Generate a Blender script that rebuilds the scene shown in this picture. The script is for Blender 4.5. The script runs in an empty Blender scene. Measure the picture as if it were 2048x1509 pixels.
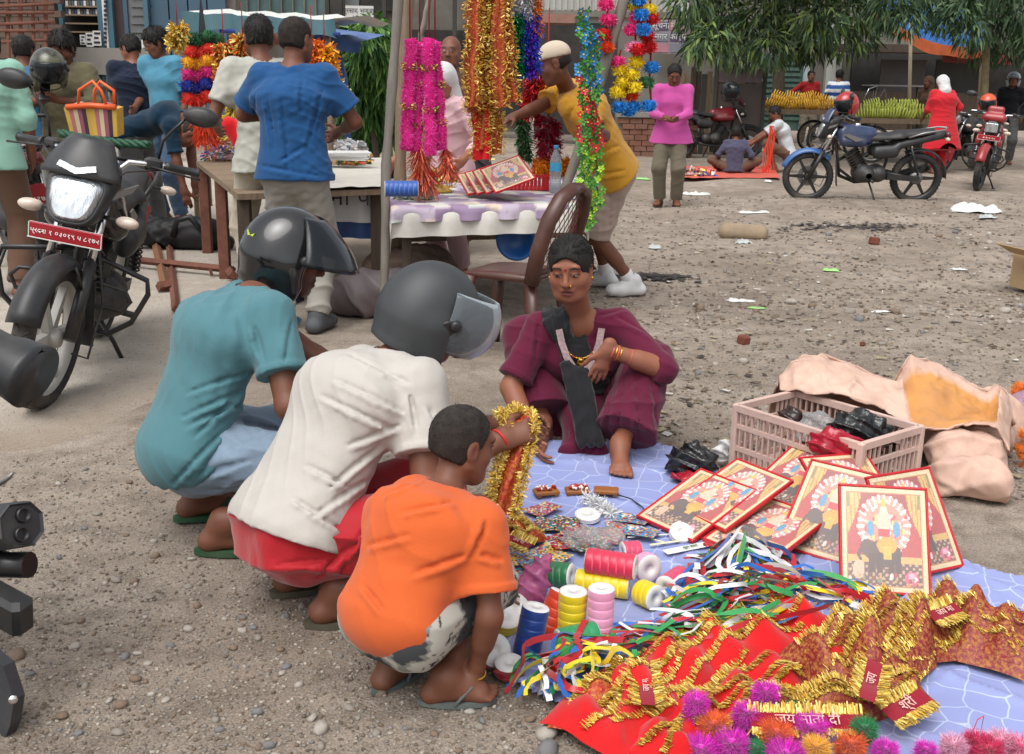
import bpy,math,random
import numpy as np
from mathutils import Vector,Matrix,Euler,noise as mnoise
SC=bpy.context.scene
COL=SC.collection
R=math.radians
PITCH=R(15.25);FPX=2200.0;CAMH=1.40;ROLL=R(1.0)
# --- camera
cam=bpy.data.cameras.new('camera');camo=bpy.data.objects.new('camera',cam)
COL.objects.link(camo)
camo.location=(0,0,CAMH);camo.rotation_euler=(Matrix.Rotation(R(90)-PITCH,3,'X')@Matrix.Rotation(ROLL,3,'Z')).to_euler()
cam.sensor_width=36.0;cam.lens=FPX/2048*36.0
cam.clip_start=0.05;cam.clip_end=500
cam.dof.use_dof=False
SC.camera=camo
# --- sky and sun (overcast noon)
SUN_EL,SUN_AZ=62.0,205.0
w=bpy.data.worlds.new('World');SC.world=w;w.use_nodes=True
nt=w.node_tree;nt.nodes.clear()
sky=nt.nodes.new('ShaderNodeTexSky');sky.sky_type='NISHITA';sky.sun_disc=False
sky.sun_elevation=R(SUN_EL);sky.sun_rotation=R(SUN_AZ);sky.dust_density=4.0;sky.air_density=1.0;sky.ozone_density=1.0
hs=nt.nodes.new('ShaderNodeHueSaturation');hs.inputs['Saturation'].default_value=0.18
bg=nt.nodes.new('ShaderNodeBackground');bg.inputs['Strength'].default_value=0.15
wo=nt.nodes.new('ShaderNodeOutputWorld')
nt.links.new(sky.outputs[0],hs.inputs['Color']);nt.links.new(hs.outputs[0],bg.inputs['Color']);nt.links.new(bg.outputs[0],wo.inputs['Surface'])
sun=bpy.data.lights.new('sun','SUN');sun.energy=1.0;sun.angle=R(50);sun.color=(1.0,0.97,0.92)
suno=bpy.data.objects.new('sun',sun);COL.objects.link(suno)
suno.rotation_euler=(R(90-SUN_EL),0,R(180-SUN_AZ))
SC.view_settings.view_transform='Standard';SC.view_settings.look='None'
SC.view_settings.gamma=1.0;SC.view_settings.use_curve_mapping=False
SC.view_settings.exposure=0.52
SC.render.engine='CYCLES'
SC.cycles.use_denoising=True
SC.cycles.max_bounces=6;SC.cycles.diffuse_bounces=3;SC.cycles.glossy_bounces=3
SC.cycles.transmission_bounces=4;SC.cycles.transparent_max_bounces=8
SC.cycles.caustics_reflective=False;SC.cycles.caustics_refractive=False
# --- where things stand
def ray(px,py):
 x=(px-1024)/FPX;v=(754.5-py)/FPX;x,v=x*math.cos(ROLL)-v*math.sin(ROLL),x*math.sin(ROLL)+v*math.cos(ROLL)
 return Vector((x,math.cos(PITCH)+v*math.sin(PITCH),-math.sin(PITCH)+v*math.cos(PITCH)))
def G(px,py,z=0.0):
 """point of the level z seen at that place of the photograph"""
 d=ray(px,py);t=(z-CAMH)/d.z
 return Vector((d.x*t,d.y*t,z))
def W(px,py,D):
 """point at the distance D seen at that place of the photograph"""
 d=ray(px,py);t=far(px,D)/d.y
 return Vector((d.x*t,d.y*t,CAMH+d.z*t))
def row(D):return 754.5+1500*math.tan(math.atan(1.4/D)-R(22))
def far(px,D):return G(px,row(D)).y
def WB(px,py,D):
 d=ray(px,py);t=far(1024,D)/d.y
 return Vector((d.x*t,d.y*t,CAMH+d.z*t))
def at3(x,y,z=0.0):
 """first-survey coordinates -> the place's coordinates"""
 p=R(22);dz=z-1.4;d=y*math.cos(p)-dz*math.sin(p);v=y*math.sin(p)+dz*math.cos(p);q=W(1024+1500*x/d,754.5-1500*v/d,y)
 return Vector((q.x,q.y,0.0))if z==0 else q
# --- tags
def tag(o,label=None,cat=None,group=None,kind=None):
 if label:o['label']=label
 if cat:o['category']=cat
 if group:o['group']=group
 if kind:o['kind']=kind
 return o
def empty(name,loc=(0,0,0),rz=0.0,label=None,cat=None,group=None,rot=None):
 o=bpy.data.objects.new(name,None);COL.objects.link(o)
 o.empty_display_size=0.1
 o.location=loc;o.rotation_euler=rot if rot is not None else(0,0,rz)
 return tag(o,label,cat,group)
def link(name,me,parent=None,loc=None,rot=None):
 o=bpy.data.objects.new(name,me);COL.objects.link(o)
 if parent is not None:o.parent=parent
 if loc is not None:o.location=loc
 if rot is not None:o.rotation_euler=rot
 return o
def copy_tree(o,parent=None):
 c=o.copy();COL.objects.link(c);c.parent=parent
 for ch in list(o.children):copy_tree(ch,c)
 return c
# --- materials
MATS={}
def srgb(r,g,b):
 f=lambda c:c/12.92 if c<=0.04045 else((c+0.055)/1.055)**2.4
 return(f(r/255),f(g/255),f(b/255))
def mat(name,col=(0.5,0.5,0.5),rough=0.7,metal=0.0,var=0.18,vscale=6.0,bump=0.15,bscale=60.0,bdist=0.004,sheen=0.0,coat=0.0,trans=0.0,alpha=1.0,attr=False,spec=0.5,dirt=0.0,dirtcol=(0.22,0.17,0.12),dscale=3.0,stretch=None,sss=0.0,ior=None,crease=0.0,cscale=7.0,cdist=0.02):
 if name in MATS:return MATS[name]
 m=bpy.data.materials.new(name);m.use_nodes=True
 n=m.node_tree.nodes;l=m.node_tree.links
 b=n['Principled BSDF']
 b.inputs['Roughness'].default_value=rough;b.inputs['Metallic'].default_value=metal
 b.inputs['Specular IOR Level'].default_value=spec
 if ior:b.inputs['IOR'].default_value=ior
 if sheen:b.inputs['Sheen Weight'].default_value=sheen;b.inputs['Sheen Roughness'].default_value=0.5
 if coat:b.inputs['Coat Weight'].default_value=coat;b.inputs['Coat Roughness'].default_value=0.12
 if trans:b.inputs['Transmission Weight'].default_value=trans
 if alpha<1:b.inputs['Alpha'].default_value=alpha
 if sss:
  b.inputs['Subsurface Weight'].default_value=sss;b.inputs['Subsurface Radius'].default_value=(0.012,0.005,0.003);b.inputs['Subsurface Scale'].default_value=1.0
 tc=n.new('ShaderNodeTexCoord');src=tc.outputs['Object']
 if stretch:
  mp=n.new('ShaderNodeMapping');mp.inputs['Scale'].default_value=stretch
  l.new(src,mp.inputs['Vector']);src=mp.outputs[0]
 nz=n.new('ShaderNodeTexNoise');nz.inputs['Scale'].default_value=vscale;nz.inputs['Detail'].default_value=6;nz.inputs['Roughness'].default_value=0.62
 l.new(src,nz.inputs['Vector'])
 mr=n.new('ShaderNodeMapRange');mr.inputs[1].default_value=0.25;mr.inputs[2].default_value=0.75
 mr.inputs[3].default_value=1-var;mr.inputs[4].default_value=1+var
 l.new(nz.outputs['Fac'],mr.inputs[0])
 mx=n.new('ShaderNodeMix');mx.data_type='RGBA';mx.blend_type='MULTIPLY';mx.inputs['Factor'].default_value=1.0
 if attr:
  at=n.new('ShaderNodeVertexColor');at.layer_name='Col';l.new(at.outputs['Color'],mx.inputs['A'])
 else:
  mx.inputs['A'].default_value=(*col,1)
 cmb=n.new('ShaderNodeCombineColor')
 for i in range(3):l.new(mr.outputs[0],cmb.inputs[i])
 l.new(cmb.outputs[0],mx.inputs['B'])
 out=mx.outputs['Result']
 if dirt>0:
  dn=n.new('ShaderNodeTexNoise');dn.inputs['Scale'].default_value=dscale;dn.inputs['Detail'].default_value=8;dn.inputs['Roughness'].default_value=0.7
  l.new(src,dn.inputs['Vector'])
  dr=n.new('ShaderNodeMapRange');dr.inputs[1].default_value=0.45;dr.inputs[2].default_value=0.72;dr.inputs[3].default_value=0;dr.inputs[4].default_value=dirt
  l.new(dn.outputs['Fac'],dr.inputs[0])
  m2=n.new('ShaderNodeMix');m2.data_type='RGBA';l.new(dr.outputs[0],m2.inputs['Factor']);l.new(out,m2.inputs['A']);m2.inputs['B'].default_value=(*dirtcol,1)
  out=m2.outputs['Result']
  rr=n.new('ShaderNodeMapRange');rr.inputs[3].default_value=rough;rr.inputs[4].default_value=0.9;l.new(dr.outputs[0],rr.inputs[0]);l.new(rr.outputs[0],b.inputs['Roughness'])
 l.new(out,b.inputs['Base Color'])
 if bump>0:
  bn=n.new('ShaderNodeTexNoise');bn.inputs['Scale'].default_value=bscale;bn.inputs['Detail'].default_value=4
  l.new(src,bn.inputs['Vector'])
  bp=n.new('ShaderNodeBump');bp.inputs['Strength'].default_value=bump;bp.inputs['Distance'].default_value=bdist
  l.new(bn.outputs['Fac'],bp.inputs['Height']);l.new(bp.outputs[0],b.inputs['Normal'])
 if crease>0:
  rn=n.new('ShaderNodeTexNoise');rn.noise_type='RIDGED_MULTIFRACTAL';rn.inputs['Scale'].default_value=cscale;rn.inputs['Detail'].default_value=3;rn.inputs['Roughness'].default_value=.45;rn.inputs['Distortion'].default_value=.5
  l.new(src,rn.inputs['Vector']);b2=n.new('ShaderNodeBump');b2.inputs['Strength'].default_value=crease;b2.inputs['Distance'].default_value=cdist
  l.new(rn.outputs['Fac'],b2.inputs['Height'])
  if bump>0:l.new(bp.outputs[0],b2.inputs['Normal'])
  l.new(b2.outputs[0],b.inputs['Normal'])
 MATS[name]=m
 return m
def fabric(name,col,var=0.10,bump=0.35,bscale=140,sheen=0.15,rough=0.88,**k):
 return mat(name,col,rough=rough,var=var,vscale=5,bump=bump,bscale=bscale,bdist=0.002,sheen=sheen,spec=0.2,**{'crease':.30,'cscale':6.0,**k})
def paint(name,col,rough=0.35,dirt=0.25,**k):
 return mat(name,col,rough=rough,var=0.06,vscale=4,bump=0.05,bscale=30,dirt=dirt,**k)
def clear(name,col,alpha=0.25,rough=0.05):
 """thin clear plastic or glass: a glossy skin over a see-through sheet"""
 if name in MATS:return MATS[name]
 m=bpy.data.materials.new(name);m.use_nodes=True
 n=m.node_tree.nodes;l=m.node_tree.links;n.remove(n['Principled BSDF'])
 o=n['Material Output'];tr=n.new('ShaderNodeBsdfTransparent');tr.inputs[0].default_value=(*[min(1,c*0.5+0.5)for c in col],1)
 df=n.new('ShaderNodeBsdfPrincipled');df.inputs['Base Color'].default_value=(*col,1);df.inputs['Roughness'].default_value=rough
 fr=n.new('ShaderNodeLayerWeight');fr.inputs[0].default_value=0.18
 mr=n.new('ShaderNodeMapRange');mr.inputs[3].default_value=alpha;mr.inputs[4].default_value=1.0;l.new(fr.outputs['Fresnel'],mr.inputs[0])
 tc=n.new('ShaderNodeTexCoord');nz=n.new('ShaderNodeTexNoise');nz.inputs['Scale'].default_value=22;l.new(tc.outputs['Object'],nz.inputs['Vector'])
 bp=n.new('ShaderNodeBump');bp.inputs['Strength'].default_value=0.12;bp.inputs['Distance'].default_value=0.004;l.new(nz.outputs['Fac'],bp.inputs['Height']);l.new(bp.outputs[0],df.inputs['Normal'])
 mx=n.new('ShaderNodeMixShader');l.new(mr.outputs[0],mx.inputs[0]);l.new(tr.outputs[0],mx.inputs[1]);l.new(df.outputs[0],mx.inputs[2]);l.new(mx.outputs[0],o.inputs['Surface'])
 MATS[name]=m
 return m
# --- mesh helpers
def np_mesh(name,V,Fq,mats,colors=None,smooth=True,midx=None):
 V=np.asarray(V,dtype=np.float32).reshape(-1,3)
 me=bpy.data.meshes.new(name)
 if isinstance(Fq,np.ndarray):
  k=Fq.shape[1];nf=len(Fq)
  flat=Fq.astype(np.int32).ravel();starts=np.arange(nf,dtype=np.int32)*k;tot=np.full(nf,k,dtype=np.int32)
 else:
  nf=len(Fq);tot=np.array([len(f)for f in Fq],dtype=np.int32)
  flat=np.array([i for f in Fq for i in f],dtype=np.int32)
  starts=np.concatenate([[0],np.cumsum(tot)[:-1]]).astype(np.int32)if nf else np.zeros(0,np.int32)
 me.vertices.add(len(V));me.vertices.foreach_set('co',V.ravel())
 me.loops.add(len(flat));me.loops.foreach_set('vertex_index',flat)
 me.polygons.add(nf);me.polygons.foreach_set('loop_start',starts);me.polygons.foreach_set('loop_total',tot)
 if smooth is True:me.polygons.foreach_set('use_smooth',np.ones(nf,dtype=bool))
 elif smooth is not False:me.polygons.foreach_set('use_smooth',np.asarray(smooth,dtype=bool))
 for m in(mats if isinstance(mats,(list,tuple))else[mats]):me.materials.append(m)
 if midx is not None:me.polygons.foreach_set('material_index',np.asarray(midx,dtype=np.int32))
 if colors is not None:
  ca=me.color_attributes.new('Col','FLOAT_COLOR','POINT')
  c=np.ones((len(V),4),dtype=np.float32);c[:,:3]=colors
  ca.data.foreach_set('color',c.ravel())
 me.update(calc_edges=True);me.validate()
 return me
class MB:
 """collects simple shapes; build() links them as one mesh object"""
 def __init__(s):s.V=[];s.F=[];s.S=[];s.C=[];s.col=(1,1,1)
 def add(s,vs,fs,smooth=False):
  o=len(s.V);s.V.extend([tuple(v)for v in vs]);s.F.extend([tuple(i+o for i in f)for f in fs]);s.S.extend([smooth]*len(fs))
  s.C.extend([s.col]*len(vs));return s
 def box(s,c,d,rot=None,taper=1.0,bev=0.0):
  hx,hy,hz=d[0]/2,d[1]/2,d[2]/2
  if bev<=0:
   vs=[Vector((x*hx*(taper if z>0 else 1),y*hy*(taper if z>0 else 1),z*hz))for z in(-1,1)for y in(-1,1)for x in(-1,1)]
   fs=[(0,2,3,1),(4,5,7,6),(0,1,5,4),(2,6,7,3),(0,4,6,2),(1,3,7,5)]
  else:
   b=min(bev,hx*.9,hy*.9,hz*.9);vs=[]
   def ring(x,y,z):return[Vector((x-b,-y,z)),Vector((x,-y+b,z)),Vector((x,y-b,z)),Vector((x-b,y,z)),Vector((-x+b,y,z)),Vector((-x,y-b,z)),Vector((-x,-y+b,z)),Vector((-x+b,-y,z))]
   for x,y,z in((hx-b,hy-b,-hz),(hx,hy,-hz+b),(hx*taper,hy*taper,hz-b),((hx-b)*taper,(hy-b)*taper,hz)):vs+=ring(x,y,z)
   fs=[tuple(range(7,-1,-1)),tuple(range(24,32))]
   for k in range(3):
    for i in range(8):fs.append((k*8+i,k*8+(i+1)%8,k*8+8+(i+1)%8,k*8+8+i))
  M=rot if isinstance(rot,Matrix)else(Euler(rot).to_matrix()if rot is not None else None)
  vs=[(M@v if M is not None else v)+Vector(c)for v in vs]
  return s.add(vs,fs,False)
 def tube(s,pts,r,seg=10,caps=True,smooth=True,flat=None,up=None,closed=False):
  pts=[Vector(p)for p in pts];n=len(pts)
  rs=r if isinstance(r,(list,tuple))else[r]*n
  vs=[];prev=Vector(up)if up is not None else None
  for i,p in enumerate(pts):
   if closed:t=pts[(i+1)%n]-pts[i-1]
   else:t=(pts[min(i+1,n-1)]-pts[max(i-1,0)])
   t=t.normalized()if t.length>1e-9 else Vector((0,0,1))
   if prev is None:prev=Vector((0,0,1))if abs(t.z)<.9 else Vector((1,0,0))
   u=prev-t*prev.dot(t)
   if u.length<1e-6:u=t.orthogonal()
   u.normalize();v=t.cross(u);prev=u
   fl=flat if flat else 1.0
   for k in range(seg):
    a=2*math.pi*k/seg
    vs.append(p+(u*math.cos(a)*fl+v*math.sin(a))*rs[i])
  fs=[]
  for i in range(n if closed else n-1):
   j=(i+1)%n
   for k in range(seg):fs.append((i*seg+k,i*seg+(k+1)%seg,j*seg+(k+1)%seg,j*seg+k))
  s.add(vs,fs,smooth)
  if caps and not closed:
   o=len(s.V)-len(vs)
   s.F.append(tuple(o+k for k in range(seg-1,-1,-1)));s.S.append(False)
   s.F.append(tuple(o+(n-1)*seg+k for k in range(seg)));s.S.append(False)
  return s
 def lathe(s,prof,c=(0,0,0),axis=(0,0,1),seg=20,smooth=True,cap=False):
  ax=Vector(axis).normalized();u=ax.orthogonal().normalized();v=ax.cross(u);c=Vector(c);vs=[]
  for r_,h_ in prof:
   for k in range(seg):
    a=2*math.pi*k/seg;vs.append(c+ax*h_+(u*math.cos(a)+v*math.sin(a))*r_)
  fs=[(i*seg+k,i*seg+(k+1)%seg,(i+1)*seg+(k+1)%seg,(i+1)*seg+k)for i in range(len(prof)-1)for k in range(seg)]
  if cap:fs+=[tuple(range(seg-1,-1,-1)),tuple((len(prof)-1)*seg+k for k in range(seg))]
  return s.add(vs,fs,smooth)
 def ball(s,c,r,seg=10,rings=7,rot=None):
  rr=r if isinstance(r,(list,tuple,Vector))else(r,r,r);vs=[];M=Euler(rot).to_matrix()if rot is not None else None
  for i in range(rings+1):
   t=math.pi*i/rings
   for k in range(seg):
    a=2*math.pi*k/seg;v=Vector((rr[0]*math.sin(t)*math.cos(a),rr[1]*math.sin(t)*math.sin(a),rr[2]*math.cos(t)))
    vs.append((M@v if M is not None else v)+Vector(c))
  fs=[(i*seg+k,(i+1)*seg+k,(i+1)*seg+(k+1)%seg,i*seg+(k+1)%seg)for i in range(rings)for k in range(seg)]
  return s.add(vs,fs,True)
 def prism(s,pts,h,origin=(0,0,0),ux=(1,0,0),uy=(0,1,0),smooth=False):
  """outline pts in the plane (ux, uy), centred thickness h along ux x uy"""
  ux=Vector(ux);uy=Vector(uy);nz=ux.cross(uy).normalized();o=Vector(origin);n=len(pts)
  vs=[o+ux*p[0]+uy*p[1]-nz*h/2 for p in pts]+[o+ux*p[0]+uy*p[1]+nz*h/2 for p in pts]
  fs=[tuple(range(n-1,-1,-1)),tuple(range(n,2*n))]+[(i,(i+1)%n,n+(i+1)%n,n+i)for i in range(n)]
  return s.add(vs,fs,smooth)
 def strip(s,pts,wid,thick=0.0,twist=0.0,side=None,smooth=True):
  """a ribbon along pts"""
  pts=[Vector(p)for p in pts];n=len(pts);vs=[]
  prev=Vector(side)if side is not None else None
  for i,p in enumerate(pts):
   t=pts[min(i+1,n-1)]-pts[max(i-1,0)]
   t=t.normalized()if t.length>1e-9 else Vector((1,0,0))
   if prev is None:prev=t.cross(Vector((0,0,1)))if abs(t.z)<.95 else Vector((1,0,0))
   u=prev-t*prev.dot(t)
   if u.length<1e-6:u=t.orthogonal()
   u.normalize();prev=u
   if twist:u=Matrix.Rotation(twist*i/max(n-1,1),3,t)@u
   ww=wid[i]if isinstance(wid,(list,tuple))else wid
   vs+=[p-u*ww/2,p+u*ww/2]
  return s.add(vs,[(2*i,2*i+1,2*i+3,2*i+2)for i in range(n-1)],smooth)
 def quad(s,a,b,c,d):return s.add([a,b,c,d],[(0,1,2,3)])
 def mesh(s,name,m,colored=False,smooth=None):
  return np_mesh(name,s.V,s.F,m,colors=np.array(s.C,dtype=np.float32)if colored else None,smooth=s.S if smooth is None else smooth)
 def build(s,name,m,parent=None,colored=False,loc=None,rot=None):
  return link(name,s.mesh(name,m,colored),parent,loc,rot)
# --- lettering
def lettering(name,text,size,m,parent,origin,ux,uy,extrude=0.0008,align='CENTER'):
 cu=bpy.data.curves.new(name,'FONT');cu.body=text;cu.size=size;cu.align_x=align;cu.align_y='CENTER';cu.extrude=extrude;cu.resolution_u=3
 to=bpy.data.objects.new(name,cu);COL.objects.link(to)
 dg=bpy.context.evaluated_depsgraph_get();dg.update()
 me=bpy.data.meshes.new_from_object(to.evaluated_get(dg));bpy.data.objects.remove(to);bpy.data.curves.remove(cu)
 me.materials.clear();me.materials.append(m)
 ux=Vector(ux).normalized();uy=Vector(uy).normalized();uz=ux.cross(uy)
 M=Matrix.Translation(Vector(origin))@Matrix((ux,uy,uz)).transposed().to_4x4()
 me.transform(M)
 return link(name,me,parent)
# --- distance-field bodies (one continuous surface)
EDGES=[((0,0,0),(1,0,0)),((0,1,0),(1,1,0)),((0,0,1),(1,0,1)),((0,1,1),(1,1,1)),((0,0,0),(0,1,0)),((1,0,0),(1,1,0)),((0,0,1),(0,1,1)),((1,0,1),(1,1,1)),((0,0,0),(0,0,1)),((1,0,0),(1,0,1)),((0,1,0),(0,1,1)),((1,1,0),(1,1,1))]
class SDF:
 def __init__(s,lo,hi,h):
  s.h=h;s.lo=np.array(lo,dtype=np.float64);s.n=np.maximum(4,np.ceil((np.array(hi)-s.lo)/h).astype(int)+1)
  s.f=np.full(s.n,1.0,dtype=np.float32)
  s.ax=[(s.lo[i]+h*np.arange(s.n[i])).astype(np.float32)for i in range(3)]
 def _sl(s,lo,hi,m):
  sl=[]
  for i in range(3):
   a=int(np.floor((lo[i]-m-s.lo[i])/s.h));b=int(np.ceil((hi[i]+m-s.lo[i])/s.h))+1
   sl.append(slice(max(0,a),min(int(s.n[i]),max(b,0))))
  return tuple(sl)
 def put(s,fn,lo,hi,k=0.0,mode='u'):
  sl=s._sl(lo,hi,k+3*s.h);sub=s.f[sl]
  if sub.size==0:return
  X=s.ax[0][sl[0]][:,None,None];Y=s.ax[1][sl[1]][None,:,None];Z=s.ax[2][sl[2]][None,None,:]
  d=fn(X,Y,Z)
  if mode=='u':
   if k>0:hh=np.maximum(k-np.abs(sub-d),0)/k;s.f[sl]=np.minimum(sub,d)-hh*hh*k*0.25
   else:s.f[sl]=np.minimum(sub,d)
  else:
   d=-d
   if k>0:hh=np.maximum(k-np.abs(sub-d),0)/k;s.f[sl]=np.maximum(sub,d)+hh*hh*k*0.25
   else:s.f[sl]=np.maximum(sub,d)
 def rc(s,a,b,ra,rb,k=0.02,side=None,fl=1.0,cuts=(),mode='u'):
  a=np.array(a,dtype=np.float32);b=np.array(b,dtype=np.float32);ab=b-a;L2=max(float(ab@ab),1e-9)
  rm=max(ra,rb)*max(1,fl)
  sd=None
  if side is not None and fl!=1.0:sd=np.array(side,dtype=np.float32);sd=sd/np.linalg.norm(sd)
  def fn(X,Y,Z):
   x,y,z=X-a[0],Y-a[1],Z-a[2]
   t=np.clip((x*ab[0]+y*ab[1]+z*ab[2])/L2,0,1)
   qx,qy,qz=x-t*ab[0],y-t*ab[1],z-t*ab[2]
   q2=qx*qx+qy*qy+qz*qz
   if sd is not None:
    qw=qx*sd[0]+qy*sd[1]+qz*sd[2];q2=q2-qw*qw*(1-1/(fl*fl))
   d=(np.sqrt(np.maximum(q2,0))-(ra+t*(rb-ra)))
   for p,n in cuts:d=np.maximum(d,(X-p[0])*n[0]+(Y-p[1])*n[1]+(Z-p[2])*n[2])
   return d
  s.put(fn,np.minimum(a,b)-rm,np.maximum(a,b)+rm,k,mode)
 def ell(s,c,r,M=None,k=0.02,cuts=(),mode='u'):
  c=np.array(c,dtype=np.float32);r=np.array(r,dtype=np.float32);rm=float(r.max())
  A=np.array(M,dtype=np.float32).T if M is not None else np.eye(3,dtype=np.float32)
  def fn(X,Y,Z):
   x,y,z=X-c[0],Y-c[1],Z-c[2]
   u=A[0,0]*x+A[0,1]*y+A[0,2]*z;v=A[1,0]*x+A[1,1]*y+A[1,2]*z;q=A[2,0]*x+A[2,1]*y+A[2,2]*z
   k0=np.sqrt((u/r[0])**2+(v/r[1])**2+(q/r[2])**2);k1=np.sqrt((u/r[0]**2)**2+(v/r[1]**2)**2+(q/r[2]**2)**2)+1e-6
   d=k0*(k0-1)/k1
   for p,n in cuts:d=np.maximum(d,(X-p[0])*n[0]+(Y-p[1])*n[1]+(Z-p[2])*n[2])
   return d
  s.put(fn,c-rm,c+rm,k,mode)
 def half(s,p,n,k=0.0):
  """keep what lies behind the plane"""
  X=s.ax[0][:,None,None];Y=s.ax[1][None,:,None];Z=s.ax[2][None,None,:]
  s.f=np.maximum(s.f,(X-p[0])*n[0]+(Y-p[1])*n[1]+(Z-p[2])*n[2]).astype(np.float32)
 def nets(s):
  f=s.f;g=f<0
  c=np.zeros(tuple(s.n-1),dtype=np.int8)
  for dx in(0,1):
   for dy in(0,1):
    for dz in(0,1):c+=g[dx:s.n[0]-1+dx,dy:s.n[1]-1+dy,dz:s.n[2]-1+dz]
  idx=np.argwhere((c>0)&(c<8))
  if len(idx)==0:return np.zeros((0,3)),np.zeros((0,4),int)
  acc=np.zeros((len(idx),3));cnt=np.zeros(len(idx))
  for a,b in EDGES:
   ia=idx+np.array(a);ib=idx+np.array(b)
   fa=f[ia[:,0],ia[:,1],ia[:,2]].astype(np.float64);fb=f[ib[:,0],ib[:,1],ib[:,2]].astype(np.float64)
   cr=(fa<0)!=(fb<0);t=np.where(cr,fa/np.where(cr,fa-fb,1),0)
   P=np.array(a)+t[:,None]*(np.array(b)-np.array(a));acc[cr]+=P[cr];cnt[cr]+=1
  V=s.lo+s.h*(idx+acc/cnt[:,None])
  vid=np.full(tuple(s.n-1),-1,dtype=np.int32);vid[idx[:,0],idx[:,1],idx[:,2]]=np.arange(len(idx))
  quads=[]
  for ax in range(3):
   o1,o2=[(1,2),(2,0),(0,1)][ax]
   sl0=[slice(None)]*3;sl1=[slice(None)]*3
   sl0[ax]=slice(0,-1);sl1[ax]=slice(1,None)
   A=g[tuple(sl0)];B=g[tuple(sl1)]
   e=np.argwhere(A!=B)
   e=e[(e[:,o1]>0)&(e[:,o2]>0)&(e[:,o1]<s.n[o1]-1)&(e[:,o2]<s.n[o2]-1)]
   if len(e)==0:continue
   ina=A[e[:,0],e[:,1],e[:,2]]
   q=[]
   for d1,d2 in((-1,-1),(0,-1),(0,0),(-1,0)):
    k=e.copy();k[:,o1]+=d1;k[:,o2]+=d2;q.append(vid[k[:,0],k[:,1],k[:,2]])
   q=np.stack(q,1);q[~ina]=q[~ina][:,::-1];quads.append(q)
  Q=np.concatenate(quads);Q=Q[(Q>=0).all(1)]
  return V,Q
def vnormals(V,Q):
 n=np.zeros_like(V);d1=V[Q[:,2]]-V[Q[:,0]];d2=V[Q[:,3]]-V[Q[:,1]];fn=np.cross(d1,d2)
 for i in range(4):np.add.at(n,Q[:,i],fn)
 return n/(np.linalg.norm(n,axis=1,keepdims=True)+1e-12)
def relax(V,Q,it=2,lam=0.5):
 for _ in range(it):
  a=np.zeros_like(V);c=np.zeros(len(V))
  for i in range(4):
   j=(i+1)%4
   np.add.at(a,Q[:,i],V[Q[:,j]]);np.add.at(c,Q[:,i],1);np.add.at(a,Q[:,j],V[Q[:,i]]);np.add.at(c,Q[:,j],1)
  V=V+lam*(a/np.maximum(c,1)[:,None]-V)
 return V
def wav(P,seed,f,n=5):
 """smooth random field made of a few waves"""
 r=np.random.RandomState(seed);o=np.zeros(len(P))
 for i in range(n):
  d=r.normal(size=3);d/=np.linalg.norm(d);o+=np.sin(P@d*f*r.uniform(.6,1.5)+r.uniform(0,6.28))
 return o/math.sqrt(n)
def crumple(P,seed,f,n=7):
 """sharp creases: folded planes"""
 r=np.random.RandomState(seed);o=np.zeros(len(P));W_=P+.25/f*np.stack([wav(P,seed+31,f),wav(P,seed+37,f),wav(P,seed+41,f)],1)
 for i in range(n):
  d=r.normal(size=3);d/=np.linalg.norm(d);o+=np.abs(np.mod(W_@d*f*r.uniform(.5,1.6)/3.14+r.uniform(),1)-.5)*4-1
 return o/math.sqrt(n)
def np_noise(P,seed=0,scale=1.0,oct=4):
 o=0;a=1.0
 for i in range(oct):o=o+a*wav(P,seed+i*7,scale*2**i,4);a*=.55
 return o
# === the setting
RNG=random.Random(7);NR=np.random.RandomState(11)
def in_poly(x,y,poly):
 x=np.asarray(x);y=np.asarray(y);c=np.zeros(x.shape,bool);n=len(poly)
 for i in range(n):
  (x0,y0),(x1,y1)=poly[i],poly[(i+1)%n]
  k=((y0>y)!=(y1>y))&(x<(x1-x0)*(y-y0)/((y1-y0)if y1!=y0 else 1e-9)+x0);c^=k
 return c
PAVE=[tuple(G(a,b).xy)for a,b in((-500,965),(-200,938),(0,918),(100,910),(180,893),(240,868),(300,832),(400,790),(520,745),(640,690),(720,640),(770,560),(800,480))]+[(-2.4,18),(-22,18),(-22,3)]
def gh(P):
 """height of the trodden dirt"""
 x,y=P[:,0],P[:,1];Q=np.stack([x,y,0*x],1)
 near=np.clip((y-5.0)/4.0,0,1)*np.clip((x-.9)/.8,0,1)
 h=.004*np_noise(Q,3,4.0,3)+.0022*np_noise(Q,13,22.0,3)+near*(.022*np_noise(Q,23,1.6,4)+.010*np.sin(x*.8+y*5+wav(Q,6,1.5)))
 for o_ in(8.2,8.75,11.0):h=h-.028*np.exp(-((y-o_-.22*x-.12*np.sin(x*1.3))/.11)**2)*np.clip((x-1.0)/.6,0,1)
 flat=np.exp(-((x-.7)/.95)**4-((y-3.1)/1.5)**4)
 h=h*(1-.85*flat)-.004
 dd=in_poly(x,y,PAVE)
 return np.where(dd,-.006,h)
def axis(lo,hi,step,far,k=1.18):
 a=list(np.arange(lo,hi,step));s=step;x=hi;up=[]
 while x<far:s*=k;x+=s;up.append(x)
 s=step;x=lo;dn=[]
 while x>-far:s*=k;x-=s;dn.append(x)
 return np.array(dn[::-1]+a+up)
xs=axis(-3.4,5.6,.035,160);ys=np.concatenate([axis(.75,4.6,.03,2.0)[:0],np.arange(-40,-1,4),np.arange(-1,1.7,.2),np.arange(1.7,7.0,.034),np.arange(7.0,19,.1),np.arange(19,36,.5),np.arange(36,220,8)])
XX,YY=np.meshgrid(xs,ys,indexing='ij');gv=np.stack([XX.ravel(),YY.ravel(),np.zeros(XX.size)],1);gv[:,2]=gh(gv)
nx_,ny_=XX.shape;ii=np.arange(nx_*ny_).reshape(nx_,ny_)
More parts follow.
